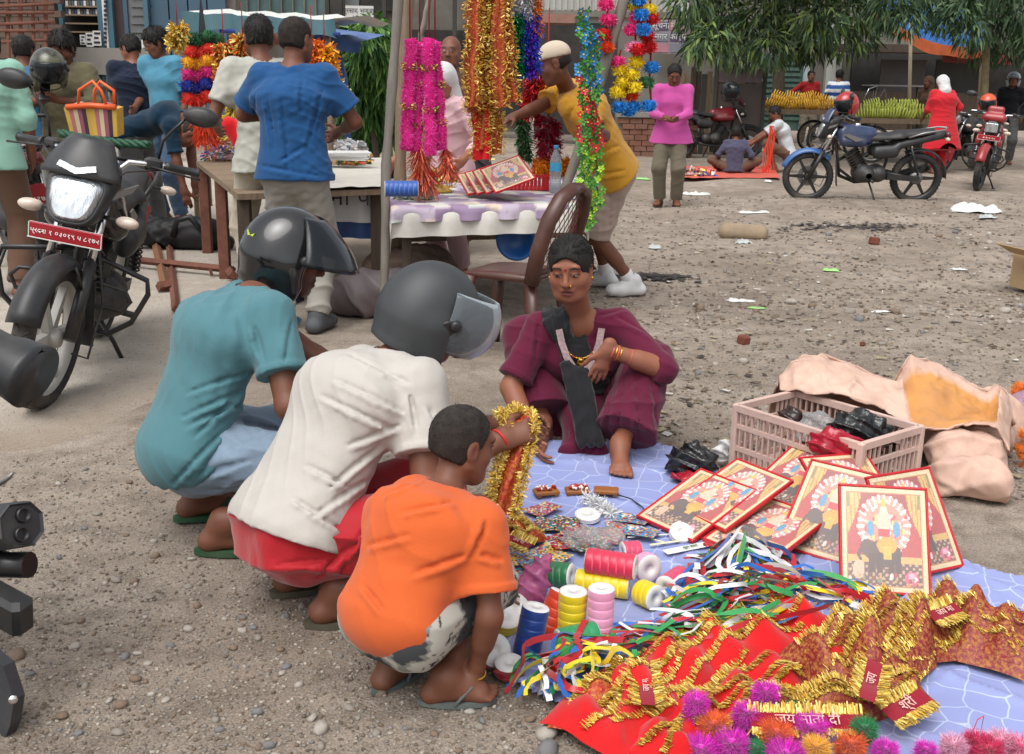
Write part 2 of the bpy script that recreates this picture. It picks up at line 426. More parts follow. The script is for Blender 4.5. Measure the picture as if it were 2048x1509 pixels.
gq=np.stack([ii[:-1,:-1].ravel(),ii[1:,:-1].ravel(),ii[1:,1:].ravel(),ii[:-1,1:].ravel()],1)
def dirt_mat(name,c1,c2,c3,speck,sp_scale=70.0,bump=.9):
 m=bpy.data.materials.new(name);m.use_nodes=True;n=m.node_tree.nodes;l=m.node_tree.links;b=n['Principled BSDF']
 b.inputs['Roughness'].default_value=.92;b.inputs['Specular IOR Level'].default_value=.25
 tc=n.new('ShaderNodeTexCoord');v=tc.outputs['Object']
 def noise(sc,det=6,ro=.6):
  q=n.new('ShaderNodeTexNoise');q.inputs['Scale'].default_value=sc;q.inputs['Detail'].default_value=det;q.inputs['Roughness'].default_value=ro;l.new(v,q.inputs['Vector']);return q.outputs['Fac']
 def ramp(f,a,b_):
  q=n.new('ShaderNodeMapRange');q.inputs[1].default_value=a;q.inputs[2].default_value=b_;l.new(f,q.inputs[0]);return q.outputs[0]
 def mix(f,a,b_):
  q=n.new('ShaderNodeMix');q.data_type='RGBA';l.new(f,q.inputs['Factor'])
  for i,c in(('A',a),('B',b_)):
   if isinstance(c,tuple):q.inputs[i].default_value=(*c,1)
   else:l.new(c,q.inputs[i])
  return q.outputs['Result']
 o=mix(ramp(noise(.9,8,.65),.35,.65),c1,c2)
 o=mix(ramp(noise(7,8,.7),.45,.72),o,c3)
 vo=n.new('ShaderNodeTexVoronoi');vo.inputs['Scale'].default_value=sp_scale;l.new(v,vo.inputs['Vector'])
 sm=ramp(vo.outputs['Distance'],.32,.18)
 pick=ramp(noise(sp_scale*.45,2),.5,.58)
 mm=n.new('ShaderNodeMath');mm.operation='MULTIPLY';l.new(sm,mm.inputs[0]);l.new(pick,mm.inputs[1])
 o=mix(mm.outputs[0],o,speck)
 o2=mix(ramp(noise(160,3),.3,.7),(.55,.55,.55),(1.3,1.3,1.3))
 q=n.new('ShaderNodeMix');q.data_type='RGBA';q.blend_type='MULTIPLY';q.inputs['Factor'].default_value=1;l.new(o,q.inputs['A']);l.new(o2,q.inputs['B'])
 l.new(q.outputs['Result'],b.inputs['Base Color'])
 ad=n.new('ShaderNodeMath');ad.operation='MULTIPLY_ADD';l.new(mm.outputs[0],ad.inputs[0]);ad.inputs[1].default_value=.8;l.new(noise(110,6,.7),ad.inputs[2])
 bp=n.new('ShaderNodeBump');bp.inputs['Strength'].default_value=bump;bp.inputs['Distance'].default_value=.010;l.new(ad.outputs[0],bp.inputs['Height']);l.new(bp.outputs[0],b.inputs['Normal'])
 return m
dirt=dirt_mat('trodden_dirt',srgb(138,125,112),srgb(174,161,147),srgb(120,108,97),srgb(184,175,163))
pave_m=dirt_mat('worn_concrete',srgb(182,173,161),srgb(168,158,145),srgb(190,182,171),srgb(126,116,104),45.0,.45)
ground=link('ground',np_mesh('ground',gv,gq,dirt));tag(ground,kind='structure')
pv=[];pts=PAVE
for i in range(len(pts)):
 a,b=Vector((*pts[i],0)),Vector((*pts[(i+1)%len(pts)],0));k=max(1,int((b-a).length/.05))if i<13 else 1
 for j in range(k):
  p=a.lerp(b,j/k);o=.16*mnoise.noise(p*2.3)+.08*mnoise.noise(p*7)+.035*mnoise.noise(p*19)if i<13 else 0
  pv.append((p.x+o*.6,p.y+o))
px_=np.arange(-9,0.2,.09);py_=np.arange(3.2,18,.09);XX,YY=np.meshgrid(px_,py_,indexing='ij');pq=np.stack([XX.ravel(),YY.ravel(),np.full(XX.size,.0)],1);inn=in_poly(pq[:,0],pq[:,1],pv);dist=np.full(len(pq),9.0)
for(ax_,ay_),(bx_,by_)in zip(pv[:-1],pv[1:]):dist=np.minimum(dist,np.hypot(pq[:,0]-(ax_+bx_)/2,pq[:,1]-(ay_+by_)/2))
wgt=np.clip(1.15-dist/.6+.22*np_noise(pq,17,3.0,3)*(dist<1.6),0,1);idx=np.arange(len(pq)).reshape(XX.shape);Q=np.stack([idx[:-1,:-1].ravel(),idx[1:,:-1].ravel(),idx[1:,1:].ravel(),idx[:-1,1:].ravel()],1);Q=Q[inn[Q].all(1)];us_,inv=np.unique(Q,return_inverse=True)
n_=pave_m.node_tree.nodes;l_=pave_m.node_tree.links;bs_=n_['Principled BSDF'];old=bs_.inputs['Base Color'].links[0].from_socket;vc=n_.new('ShaderNodeVertexColor');vc.layer_name='Col';mx_=n_.new('ShaderNodeMix');mx_.data_type='RGBA';l_.new(vc.outputs['Color'],mx_.inputs['Factor']);l_.new(old,mx_.inputs['A']);tc_=n_.new('ShaderNodeTexCoord');nz_=n_.new('ShaderNodeTexNoise');nz_.inputs['Scale'].default_value=90;nz_.inputs['Detail'].default_value=6;l_.new(tc_.outputs['Object'],nz_.inputs['Vector']);cr_=n_.new('ShaderNodeMix');cr_.data_type='RGBA';cr_.inputs['A'].default_value=(*srgb(92,80,68),1);cr_.inputs['B'].default_value=(*srgb(172,154,136),1);l_.new(nz_.outputs['Fac'],cr_.inputs['Factor']);l_.new(cr_.outputs['Result'],mx_.inputs['B']);l_.new(mx_.outputs['Result'],bs_.inputs['Base Color'])
tag(link('pavement',np_mesh('pavement',(pq-np.array([0,0,1])*(.014*np.clip(1.2-dist/.16,0,1))[:,None])[us_],inv.reshape(-1,4),pave_m,colors=np.repeat(wgt[us_][:,None],3,1))),kind='structure')
def stone_mesh(seed):
 r=np.random.RandomState(seed);mb=MB();mb.ball((0,0,0),1,8,5);V=np.array(mb.V)
 V=V*(1+.16*wav(V,seed,2.2)[:,None]+.07*wav(V,seed+2,5)[:,None])*np.array([1,r.uniform(.65,1),r.uniform(.38,.65)])
 V=V*(1+.10*crumple(V,seed+7,2.6)[:,None]);return V,mb.F
stone_ms=[mat('pebble_%s'%k,srgb(*c),rough=.85,var=.25,vscale=30,bump=.4,bscale=90)for k,c in(('grey',(140,132,122)),('pale',(166,158,148)),('brown',(122,104,88)),('slate',(118,116,116)))]
smesh=[]
for k in range(10):
 V,Fs=stone_mesh(40+k);smesh.append(np_mesh('stone',V,Fs,stone_ms[k%4]))
SHEET=[tuple(G(a,b).xy)for a,b in((1035,885),(1335,895),(1500,985),(1860,1115),(2300,1215),(2600,1900),(1250,1480),(1140,1435),(985,1355),(985,1100))]
def ground_z(x,y):return float(gh(np.array([[x,y,0.]]))[0])
spots=[]
for(px,py,r)in((232,1158,.020),(210,1163,.012),(395,1210,.014),(250,1312,.020),(375,1170,.013),(645,1462,.022),(560,1300,.012),(340,1290,.014),(170,1370,.014),(625,1440,.014),(700,1420,.015),(150,1290,.018),(35,1310,.024),(60,1345,.014),(300,1190,.014),(1090,1470,.026),(1060,1440,.014),(1100,1500,.03),(430,1440,.012),(485,1260,.013),(270,1345,.014),(1580,605,.05),(1505,610,.03),(1910,470,.05),(1765,690,.028),(1485,725,.03),(1875,480,.04),(1855,830,.016),(1700,625,.04),(2010,620,.05),(1560,640,.026)):
 spots.append((*G(px,py).xy,r))
while len(spots)<295:
 if RNG.random()<.62:px,py=RNG.uniform(-20,1150),RNG.uniform(930,1520);r=RNG.uniform(.006,.016)
 else:px,py=RNG.uniform(1290,2060),RNG.uniform(430,800);r=RNG.uniform(.012,.038)*(1 if py<650 else .6)
 p=G(px,py)
 if in_poly(np.array([p.x]),np.array([p.y]),SHEET)[0]or in_poly(np.array([p.x]),np.array([p.y]),PAVE)[0]:continue
 spots.append((p.x,p.y,r))
for i,(x,y,r)in enumerate(spots):
 o=link('stone',smesh[i%10],ground,(x,y,ground_z(x,y)+r*.22),(RNG.uniform(-.2,.2),RNG.uniform(-.2,.2),RNG.uniform(0,6.3)));o.scale=(r,r*RNG.uniform(.8,1.1),r)
gV,gF,gC,off=[],[],[],0
base=[stone_mesh(70+k)for k in range(6)]
lowV=[np.array(MB().ball((0,0,0),1,5,3).V)*np.array([1,.8,.55])*(1+.15*wav(np.array(MB().ball((0,0,0),1,5,3).V),k,2)[:,None])for k in range(6)];lowF=np.array(MB().ball((0,0,0),1,5,3).F)
cnt=0
while cnt<15000:
 if RNG.random()<.5:px,py=RNG.uniform(-40,1200),RNG.uniform(880,1530);r=RNG.uniform(.0018,.0075)
 else:px,py=RNG.uniform(1180,2090),RNG.uniform(395,1000);r=RNG.uniform(.004,.02)*(1 if py<650 else .6)
 p=G(px,py)
 if in_poly(np.array([p.x]),np.array([p.y]),SHEET)[0]or in_poly(np.array([p.x]),np.array([p.y]),PAVE)[0]:cnt+=.2;continue
 a=RNG.uniform(0,6.3);ca,sa=math.cos(a)*r,math.sin(a)*r;v=lowV[int(cnt)%6]
 gV.append(np.stack([v[:,0]*ca-v[:,1]*sa+p.x,v[:,0]*sa+v[:,1]*ca+p.y,v[:,2]*r+r*.2],1));gF.append(lowF+off);off+=len(v)
 c=np.array(srgb(*RNG.choice(((142,132,120),(118,102,86),(160,152,140),(104,92,80),(128,122,116)))))*RNG.uniform(.8,1.15);gC.append(np.tile(c,(len(v),1)));cnt+=1
GV=np.concatenate(gV);GV[:,2]+=gh(GV)
gravel=link('gravel',np_mesh('gravel',GV,np.concatenate(gF),mat('gravel',attr=True,rough=.9,var=.2,vscale=60,bump=.3,bscale=120),colors=np.concatenate(gC),smooth=False))
dV,dC=[],[]
for k in range(900):
 px,py=RNG.uniform(1220,2080),400+560*RNG.random()**1.6;p=G(px,py)
 if in_poly(np.array([p.x]),np.array([p.y]),SHEET)[0]:continue
 a=RNG.uniform(0,6.3);r,q=RNG.uniform(.008,.03),RNG.uniform(.003,.012);z=ground_z(p.x,p.y)+.004;c=srgb(*RNG.choice(((80,66,52),(96,84,66),(190,186,178),(120,104,80),(60,52,46),(150,140,110))))
 for u,v in((-1,-1),(1,-1),(1.1,1),(-.9,1)):dV.append((p.x+r*u*math.cos(a)-q*v*math.sin(a),p.y+r*u*math.sin(a)+q*v*math.cos(a),z+RNG.uniform(0,.012)));dC.append(c)
tag(link('dry_leaf_litter',np_mesh('dry_leaf_litter',dV,np.arange(len(dV)).reshape(-1,4),mat('leaf_litter',attr=True,rough=.9),colors=np.array(dC),smooth=False)),'dry leaf bits and paper shreds strewn over the dirt','litter',kind='stuff')
tag(gravel,'loose fine gravel strewn over the brown dirt','gravel',kind='stuff')
# --- buildings along the back
def fpanel(mb,px0,py0,px1,py1,D,th=.05,out=0.0):
 a,b=WB(px0,(py0+py1)/2,D),WB(px1,(py0+py1)/2,D);z1,z0=WB((px0+px1)/2,py0,D).z,max(0,WB((px0+px1)/2,py1,D).z);D=a.y
 mb.box(((a.x+b.x)/2,D+th/2-out,(z0+z1)/2),(abs(b.x-a.x),th,z1-z0));return mb
def fp(name,px0,py0,px1,py1,D,m,parent,th=.05,out=0.0):return fpanel(MB(),px0,py0,px1,py1,D,th,out).build(name,m,parent)
plas_dull=mat('dull_plaster',srgb(120,116,108),rough=.9,var=.2,vscale=2,bump=.4,bscale=20,dirt=.5,dirtcol=srgb(70,66,60),dscale=1.2)
plas_pale=mat('pale_plaster',srgb(178,178,172),rough=.9,var=.12,vscale=2,bump=.3,bscale=20,dirt=.35,dirtcol=srgb(120,118,110),dscale=1.0)
plas_dark=mat('dark_plaster',srgb(64,62,60),rough=.9,var=.3,vscale=1.5,bump=.4,bscale=20)
teal_p=mat('teal_paint',srgb(62,100,116),rough=.6,var=.15,dirt=.3,dirtcol=srgb(70,74,72))
blue_p=mat('blue_door_paint',srgb(60,88,108),rough=.6,var=.15,dirt=.35,dirtcol=srgb(52,60,66))
green_p=mat('green_shutter_paint',srgb(70,100,92),rough=.6,var=.15,dirt=.3)
wood_d=mat('dark_wood',srgb(72,60,50),rough=.85,var=.35,vscale=5,bump=.6,bscale=30,stretch=(8,8,.8))
wood_m=mat('weathered_wood',srgb(128,110,90),rough=.85,var=.3,vscale=5,bump=.6,bscale=30,stretch=(8,8,.8))
wood_g=mat('grey_bamboo',srgb(122,116,108),rough=.8,var=.3,vscale=8,bump=.5,bscale=40,stretch=(3,3,.5))
rust=mat('rusty_iron',srgb(112,70,56),rough=.85,var=.35,vscale=20,bump=.4,bscale=80,dirt=.4,dirtcol=srgb(80,46,34))
brick_m=mat('old_brick',srgb(122,82,66),rough=.9,var=.3,vscale=6,bump=.5,bscale=50,dirt=.5,dirtcol=srgb(110,100,90))
conc=mat('grey_concrete',srgb(134,130,124),rough=.9,var=.2,vscale=3,bump=.5,bscale=25,dirt=.4,dirtcol=srgb(90,86,80))
tin_d=mat('dark_corrugated_tin',srgb(84,80,78),rough=.6,metal=.3,var=.3,vscale=3,dirt=.6,dirtcol=srgb(96,70,56),dscale=1.5)
paper_w=mat('white_paper',srgb(206,206,204),rough=.8,var=.08,dirt=.2,dirtcol=srgb(150,146,140))
ink=mat('dark_ink',srgb(40,40,48),rough=.8)
dark_in=mat('interior_shade',srgb(56,54,52),rough=.95,var=.3)  # shade inside openings put into the colour of flat dark panels
b1=empty('shop_building',tuple(WB(200,280,15.4).xy)+(0,),0,'shop house with teal-blue door frames and posters at the left back','building')
def into(p,o):
 for c in o:
  c.parent=p;c.matrix_parent_inverse=p.matrix_world.inverted()
def bpart(parent,name,m,*boxes):
 mb=MB()
 for b in boxes:fpanel(mb,*b)
 o=mb.build(name,m);o.parent=parent;o.location=Vector((0,0,0))-Vector(parent.location);return o
D1=15.4
bpart(b1,'wall',plas_dull,(-300,-330,470,300,D1+.25,.3))
bpart(b1,'shop_shade_panel',dark_in,(128,-60,198,190,D1+.2,.1))
for k,(x0,x1)in enumerate(((110,126),(196,206),(214,226),(288,297))):bpart(b1,'pillar',teal_p,(x0,-200,x1,290,D1,.12))
pl=bpart(b1,'patterned_pillar',paper_w,(206,-200,214,290,D1-.02,.12))
for k in range(16):
 q=bpart(pl,'mark',ink,(207.5,-8+k*9,212.5,-3+k*9,D1-.04,.03));q.location=(0,0,0)
bpart(b1,'door',mat('maroon_door',srgb(62,48,50),rough=.7),(228,-60,252,260,D1+.1,.06))
bpart(b1,'door',blue_p,(252,-60,260,260,D1+.08,.06))
sh=bpart(b1,'rolling_shutter',mat('grey_shutter',srgb(106,108,108),rough=.6,var=.15),(262,-60,304,260,D1+.12,.05))
for k in range(9):
 q=bpart(sh,'slat',MATS['grey_shutter'],(263,-6+k*17,303,-2+k*17,D1+.10,.04));q.location=(0,0,0)
for k in range(4):
 q=bpart(b1,'shutter_panel',blue_p,(306+k*38,-60,341+k*38,260,D1+.1,.06))
for k in range(4):bpart(b1,'shelf',wood_m,(130,12+k*17,196,15+k*17,D1+.02,.25))
for k in range(22):
 x=131+(k%11)*6;y=2+(k//11)*17
 bpart(b1,'packet',[paper_w,mat('tin_goods',srgb(90,84,70)),mat('blue_goods',srgb(70,84,110))][k%3],(x,y,x+4.5,y+10,D1+.06,.1))
for k,(x0,y0,x1,y1)in enumerate(((172,66,186,94),(186,62,202,92),(160,70,171,90),(284,80,311,122),(262,84,274,112),(214,98,226,140))):
 p=bpart(b1,'poster',paper_w,(x0,y0,x1,y1,D1-.06,.01))
 for j in range(3):
  q=bpart(p,'print',ink,(x0+2,y0+3+j*(y1-y0)/3.3,x1-2-3*(j%2),y0+3+j*(y1-y0)/3.3+(y1-y0)/7,D1-.065,.008));q.location=(0,0,0)
a=WB(298,90,D1-.07);lettering('lettering','दार',.19,ink,b1,Vector(a)-Vector(b1.location),(1,0,0),(0,0,1))
a=WB(298,112,D1-.07);lettering('lettering','मूर्ति',.17,ink,b1,Vector(a)-Vector(b1.location),(1,0,0),(0,0,1))
bpart(b1,'plinth',conc,(120,96,300,150,D1-.1,.12))
rk=empty('iron_rack',tuple(WB(50,280,14.1).xy)+(0,),0,'rusty iron ladder rack leaning at the far left corner','rack')
for k in range(7):
 x=-6+k*17;a,b=W(x,-120,14.2),W(x+(k%3-1)*22,200,13.8);b.z=0.0
 MB().tube([a,b],.03,8).build('rod',rust,rk,loc=-Vector(rk.location))
for k in range(6):
 y=-10+k*18;MB().tube([W(-20,y+6*(k%2),14),W(108,y,14)],.025,8).build('crossbar',rust,rk,loc=-Vector(rk.location))
bs0=WB(-30,100,14.8);bs=empty('brick_stack',(bs0.x,bs0.y,0),0,'stack of weathered bricks behind the rusty rack','bricks')
for r_ in range(24):
 for c in range(5):
  MB().box((bs0.x+c*.31+(r_%2)*.12,bs0.y+RNG.uniform(-.02,.02),.06+r_*.122),(.29,.2,.112)).build('brick',mat('dull_brick',srgb(96,78,68),rough=.95,var=.3,vscale=4,dirt=.5,dirtcol=srgb(84,78,72)),bs,loc=-Vector(bs.location))
b2=empty('veranda_building',tuple(WB(740,260,18).xy)+(0,),0,'dim shop with grilled upper window and signboard behind the leafy shrub','building');D2=18.0
bpart(b2,'wall',plas_dull,(460,-330,1060,260,D2+.6,.3))
bpart(b2,'glazed_front',mat('teal_glass',srgb(96,122,122),rough=.3,var=.3,vscale=1.5),(465,-60,655,32,D2+.3,.1))
for k in range(9):bpart(b2,'mullion',plas_dull,(468+k*23,-60,471+k*23,32,D2+.22,.1))
bpart(b2,'window',dark_in,(722,-60,790,22,D2+.5,.12));bpart(b2,'window',mat('grey_glass',srgb(120,124,124),rough=.4),(690,-60,718,60,D2+.5,.12))
for x in(650,668,676,764,840,905):bpart(b2,'post',plas_dark,(x,-200,x+8,240,D2+.2,.15))
bpart(b2,'shade_panel',dark_in,(640,60,1060,240,D2+.5,.12))
sg=empty('signboard',tuple(WB(718,26,D2-.1)),0,'white signboard with lettering hung above the leafy shrub','signboard')
fp('board',691,12,747,46,D2-.1,paper_w,sg).location=-Vector(sg.location)
a=WB(719,22,D2-.11);lettering('lettering','प्रसाद भण्डार',.14,ink,sg,a-sg.location,(1,0,0),(0,0,1));a=WB(719,36,D2-.11);lettering('lettering','ADMA',.12,ink,sg,a-sg.location,(1,0,0),(0,0,1))
sg2=empty('signboard',tuple(WB(733,56,D2-.1)),0,'small red notice board below the white signboard','signboard')
fp('board',724,46,744,72,D2-.1,mat('red_board',srgb(140,74,72),rough=.7),sg2).location=-Vector(sg2.location)
b3=empty('pale_building',tuple(WB(1200,270,17).xy)+(0,),0,'pale plastered building with tin canopy behind the garlands','building');D3=17.0
bpart(b3,'wall',plas_pale,(1000,-330,1370,60,D3+.3,.3));bpart(b3,'lower_wall',plas_dull,(1230,60,1400,280,D3+.28,.3))
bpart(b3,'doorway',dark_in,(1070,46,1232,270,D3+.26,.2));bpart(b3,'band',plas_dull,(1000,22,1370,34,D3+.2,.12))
for k in range(26):bpart(b3,'wall_rib',plas_pale,(1060+k*12,-120,1064+k*12,20,D3+.27,.05))
cn=bpart(b3,'canopy',mat('rusty_tin',srgb(140,104,92),rough=.7,var=.25),(1072,28,1150,46,D3-.9,1.0))
bw0=WB(1246,240,14.6);bk=empty('low_brick_wall',(bw0.x,bw0.y,0),0,'low rough brick wall behind the man in pink shirt','wall')
for r_ in range(7):
 for c in range(6):
  MB().box((bw0.x+c*.235+(r_%2)*.1,bw0.y+RNG.uniform(-.015,.015),.055+r_*.10),(.22,.2,.09)).build('brick',brick_m,bk,loc=-Vector(bk.location))
MB().box((bw0.x+.62,bw0.y+.06,.36),(1.4,.16,.70)).build('mortar',conc,bk,loc=-Vector(bk.location))
MB().box((bw0.x+.62,bw0.y,.77),(1.5,.3,.08)).build('coping',conc,bk,loc=-Vector(bk.location))
po=empty('poster_wall',tuple(WB(1340,75,D3-.1)),0,'faded pink and white notice banner on the pale building','banner')
fp('sheet',1306,40,1372,108,D3-.1,mat('faded_banner',srgb(150,138,146),rough=.8,var=.1),po).location=-Vector(po.location)
for k in range(6):
 q=fp('print_band',1308+(k%2)*32,44+(k//2)*22,1337+(k%2)*32,61+(k//2)*22,D3-.11,[mat('print_violet',srgb(96,78,108)),mat('print_grey',srgb(120,122,130)),mat('print_pink',srgb(170,120,130))][(k*2)%3],po,.01);q.location=-Vector(po.location)
for k,t_ in enumerate(('सूचना','मिति','नगर','कार्य')):
 a=WB(1322+(k%2)*33,52+(k//2)*22,D3-.125);lettering('lettering',t_,.17,paper_w,po,a-po.location,(1,0,0),(0,0,1))
b4=empty('market_shed',tuple(WB(1700,262,18.5).xy)+(0,),0,'long dim market shed with green shutters under the trees','building');D4=18.5
bpart(b4,'wall',plas_dull,(1380,-200,2700,262,D4+.4,.3))
for k,(x0,x1)in enumerate(((1522,1562),(1568,1602))):
 s_=bpart(b4,'shutter',green_p,(x0,110,x1,262,D4+.2,.1))
 for j in range(12):
  q=bpart(s_,'slat',green_p,(x0+1,114+j*11,x1-1,120+j*11,D4+.17,.06));q.location=(0,0,0)
bpart(b4,'pillar',mat('pale_blue_post',srgb(164,176,180),rough=.8),(1606,60,1618,262,D4+.15,.2));bpart(b4,'pillar',plas_pale,(1652,40,1682,262,D4+.15,.2))
bpart(b4,'shade_panel',dark_in,(1700,110,2700,262,D4+.3,.2));bpart(b4,'beam',wood_d,(1690,96,2700,112,D4-.6,.9))
bpart(b4,'counter',wood_d,(1690,185,1990,262,D4-.2,.5));bpart(b4,'panel',tin_d,(1760,120,1850,190,D4-.05,.06));bpart(b4,'panel',plas_dark,(1870,120,1960,200,D4-.02,.06))
fe0=WB(1338,250,15.2);fe=empty('board_fence',(fe0.x,fe0.y,0),0,'old dark board fence behind the parked dark motorcycle','fence')
for k in range(17):
 x=fe0.x+k*.105;z=1.55+RNG.uniform(-.12,.1);MB().box((x,fe0.y+RNG.uniform(-.02,.02),z/2),(.098,.03,z)).build('board',[wood_d,wood_m,tin_d][(k*7)%5%3],fe,loc=-Vector(fe.location))
for z in(.4,1.2):MB().box((fe0.x+.85,fe0.y+.04,z),(1.8,.05,.08)).build('rail',wood_d,fe,loc=-Vector(fe.location))
gt=empty('metal_gate',tuple(WB(1478,290,14.6).xy)+(0,),0,'tall dark metal gate leaf with a greyish top panel beside the fence','gate');GD=14.6
fp('panel',1432,138,1524,165,GD,mat('faded_mauve_sheet',srgb(110,98,104),rough=.7,var=.2),gt).location=-Vector(gt.location)
fp('panel',1432,168,1524,300,GD,tin_d,gt).location=-Vector(gt.location)
for x in(1426,1524):fp('post',x,128,x+6,305,GD-.03,plas_dark,gt,.1).location=-Vector(gt.location)
# --- trees
leaf_m=mat('leaf',attr=True,rough=.55,var=.2,vscale=3,bump=0,spec=.35)
def leaves(name,clumps,n,ln,wd,cols,parent,droop=.9,seed=1,loc=None):
 r=np.random.RandomState(seed);cl=np.array([c[:3]for c in clumps]);rd=np.array([c[3]for c in clumps]);pr=rd**2/(rd**2).sum()
 k=r.choice(len(cl),n,p=pr);u=r.normal(size=(n,3));u/=np.linalg.norm(u,axis=1,keepdims=True)
 P=cl[k]+u*(rd[k]*r.uniform(.35,1.0,n)**.6)[:,None]*np.array([1,1,.8])
 d=u*.8+r.normal(size=(n,3))*.35+np.array([0,0,-droop]);d/=np.linalg.norm(d,axis=1,keepdims=True)
 sd=np.cross(d,r.normal(size=(n,3)));sd/=np.linalg.norm(sd,axis=1,keepdims=True);nn=np.cross(d,sd)
 L=ln*r.uniform(.65,1.25,n)[:,None];w2=wd*r.uniform(.7,1.2,n)[:,None]
 V=np.stack([P,P+d*L*.45+sd*w2-nn*w2*.3,P+d*L+np.array([0,0,-.12])*L,P+d*L*.45-sd*w2-nn*w2*.3],1).reshape(-1,3)
 F=np.arange(n*4).reshape(n,4)
 c=np.array(cols)[r.randint(len(cols),size=n)]*r.uniform(.65,1.3,n)[:,None]
 return link(name,np_mesh(name,V,F,leaf_m,colors=np.repeat(c,4,0),smooth=False),parent,loc)
GREENS=[srgb(58,84,48),srgb(48,72,46),srgb(72,96,56),srgb(92,112,62)]
bark=mat('bark',srgb(74,64,54),rough=.95,var=.35,vscale=8,bump=.9,bscale=30,stretch=(4,4,1))
def tree(label,base,h,clumps,n,ln,wd,trunk=.12,seed=3,cols=GREENS,m=None,limbs=6):
 t=empty('tree',base,0,label,'tree');b=Vector(base);r=random.Random(seed)
 top=Vector((r.uniform(-.2,.2),r.uniform(-.2,.2),h))
 pts=[Vector((0,0,-.05)),Vector((.05,0,h*.3)),Vector((-.03,.04,h*.65)),top]
 tr=MB().tube(pts,[trunk*1.25,trunk,trunk*.8,trunk*.5],12).build('trunk',m or bark,t)
 mb=MB()
 for c in sorted(clumps,key=lambda c:-c[3])[:limbs]:
  e=Vector(c[:3])-b;s0=pts[2].lerp(top,r.uniform(0,1));mb=MB();mb.tube([s0,s0.lerp(e,.5)+Vector((0,0,.25)),e],[trunk*.42,trunk*.25,trunk*.1],7);mb.build('limb',m or bark,tr)
 leaves('crown',[(c[0]-b.x,c[1]-b.y,c[2]-b.z,c[3])for c in clumps],n,ln,wd,cols,t,seed=seed)
 return t
def clumps_px(pts,D,dj=.5,seed=1):
 r=random.Random(seed);return[(*W(px,py,D+r.uniform(-dj,dj)),rad)for px,py,rad in pts]
cl=clumps_px([(1395,50,.42),(1440,25,.5),(1400,95,.28),(1430,80,.4),(1480,60,.5),(1480,105,.34),(1530,40,.5),(1535,95,.4),(1585,30,.5),(1590,85,.4),(1630,95,.32),(1640,45,.45),(1690,30,.45),(1690,85,.32),(1730,40,.38),(1735,80,.22),(1450,-60,.7),(1560,-70,.8),(1660,-60,.7),(1380,0,.4),(1500,-160,.9),(1620,-160,.9),(1740,-30,.4)],13.2,.9,2)
tree('leafy tree with long drooping leaves above the banana carts',tuple(W(1545,290,16.8).xy)+(0,),3.6,cl,9000,.24,.022,.15,5,[srgb(54,78,50),srgb(44,66,46),srgb(70,94,54),srgb(104,124,62)])
cl=clumps_px([(1775,20,.35),(1810,40,.3),(1860,15,.35),(1900,35,.3),(1940,60,.32),(1985,40,.4),(2030,60,.4),(2010,100,.3),(1960,100,.25),(2060,20,.5),(1900,-30,.6),(1990,-50,.7),(2080,80,.4),(1925,20,.3),(1800,-20,.45),(2000,-150,.9)],12.5,.6,4)
tree('tree with thin yellowish trunk over the right-hand motorcycles',(*W(1964,190,12.6).xy,0),3.6,cl,6000,.22,.02,.07,8,[srgb(60,84,56),srgb(52,76,52),srgb(80,104,64)],m=mat('pale_bark',srgb(128,116,88),rough=.9,var=.3,vscale=9,bump=.6))
cl=[(*W(px,py,9.2+j*.1),rad)for j,(px,py,rad)in enumerate([(735,75,.28),(750,110,.3),(720,130,.26),(760,160,.3),(720,180,.32),(745,215,.34),(705,215,.22),(775,215,.3),(725,250,.34),(775,255,.28),(740,55,.2),(775,120,.2)])]
tree('tall leafy green shrub behind the table next to the wooden post',(*W(745,300,9.6).xy,0),1.5,cl,5200,.17,.02,.035,12,[srgb(60,104,48),srgb(78,122,56),srgb(46,84,42),srgb(106,140,66)])
# === people
def V3(*a):return np.array(a,dtype=np.float64)
def nrm(v):v=np.array(v,dtype=np.float64);return v/(np.linalg.norm(v)+1e-12)
def IK(a,b,l1,l2,pole):
 d=b-a;L=np.linalg.norm(d);dn=d/L;L=min(max(L,abs(l1-l2)+.01),(l1+l2)*.999);b=a+dn*L
 x=(l1*l1-l2*l2+L*L)/(2*L);h=math.sqrt(max(l1*l1-x*x,0))
 p=np.array(pole,float);p=p-dn*(p@dn);p=nrm(p)
 return a+dn*x+p*h,b
def fwd(yaw):return V3(-math.sin(yaw),math.cos(yaw),0)
def rgt(yaw):return V3(math.cos(yaw),math.sin(yaw),0)
SKIN=srgb(132,84,62);SKIN2=srgb(112,70,52);SKIN3=srgb(150,98,74)
skin_m=mat('skin',attr=True,rough=0.52,var=0.10,vscale=14,bump=0.12,bscale=220,bdist=0.001,spec=0.4)
hair_m=mat('hair',(0.012,0.010,0.009),rough=0.62,var=0.5,vscale=40,bump=1.0,bscale=70,bdist=0.006,stretch=(2.5,1,.6),spec=0.3)
buzz_m=mat('buzz_hair',(0.028,0.022,0.019),rough=0.8,var=0.55,vscale=45,bump=0.8,bscale=420,bdist=0.002,spec=0.25)
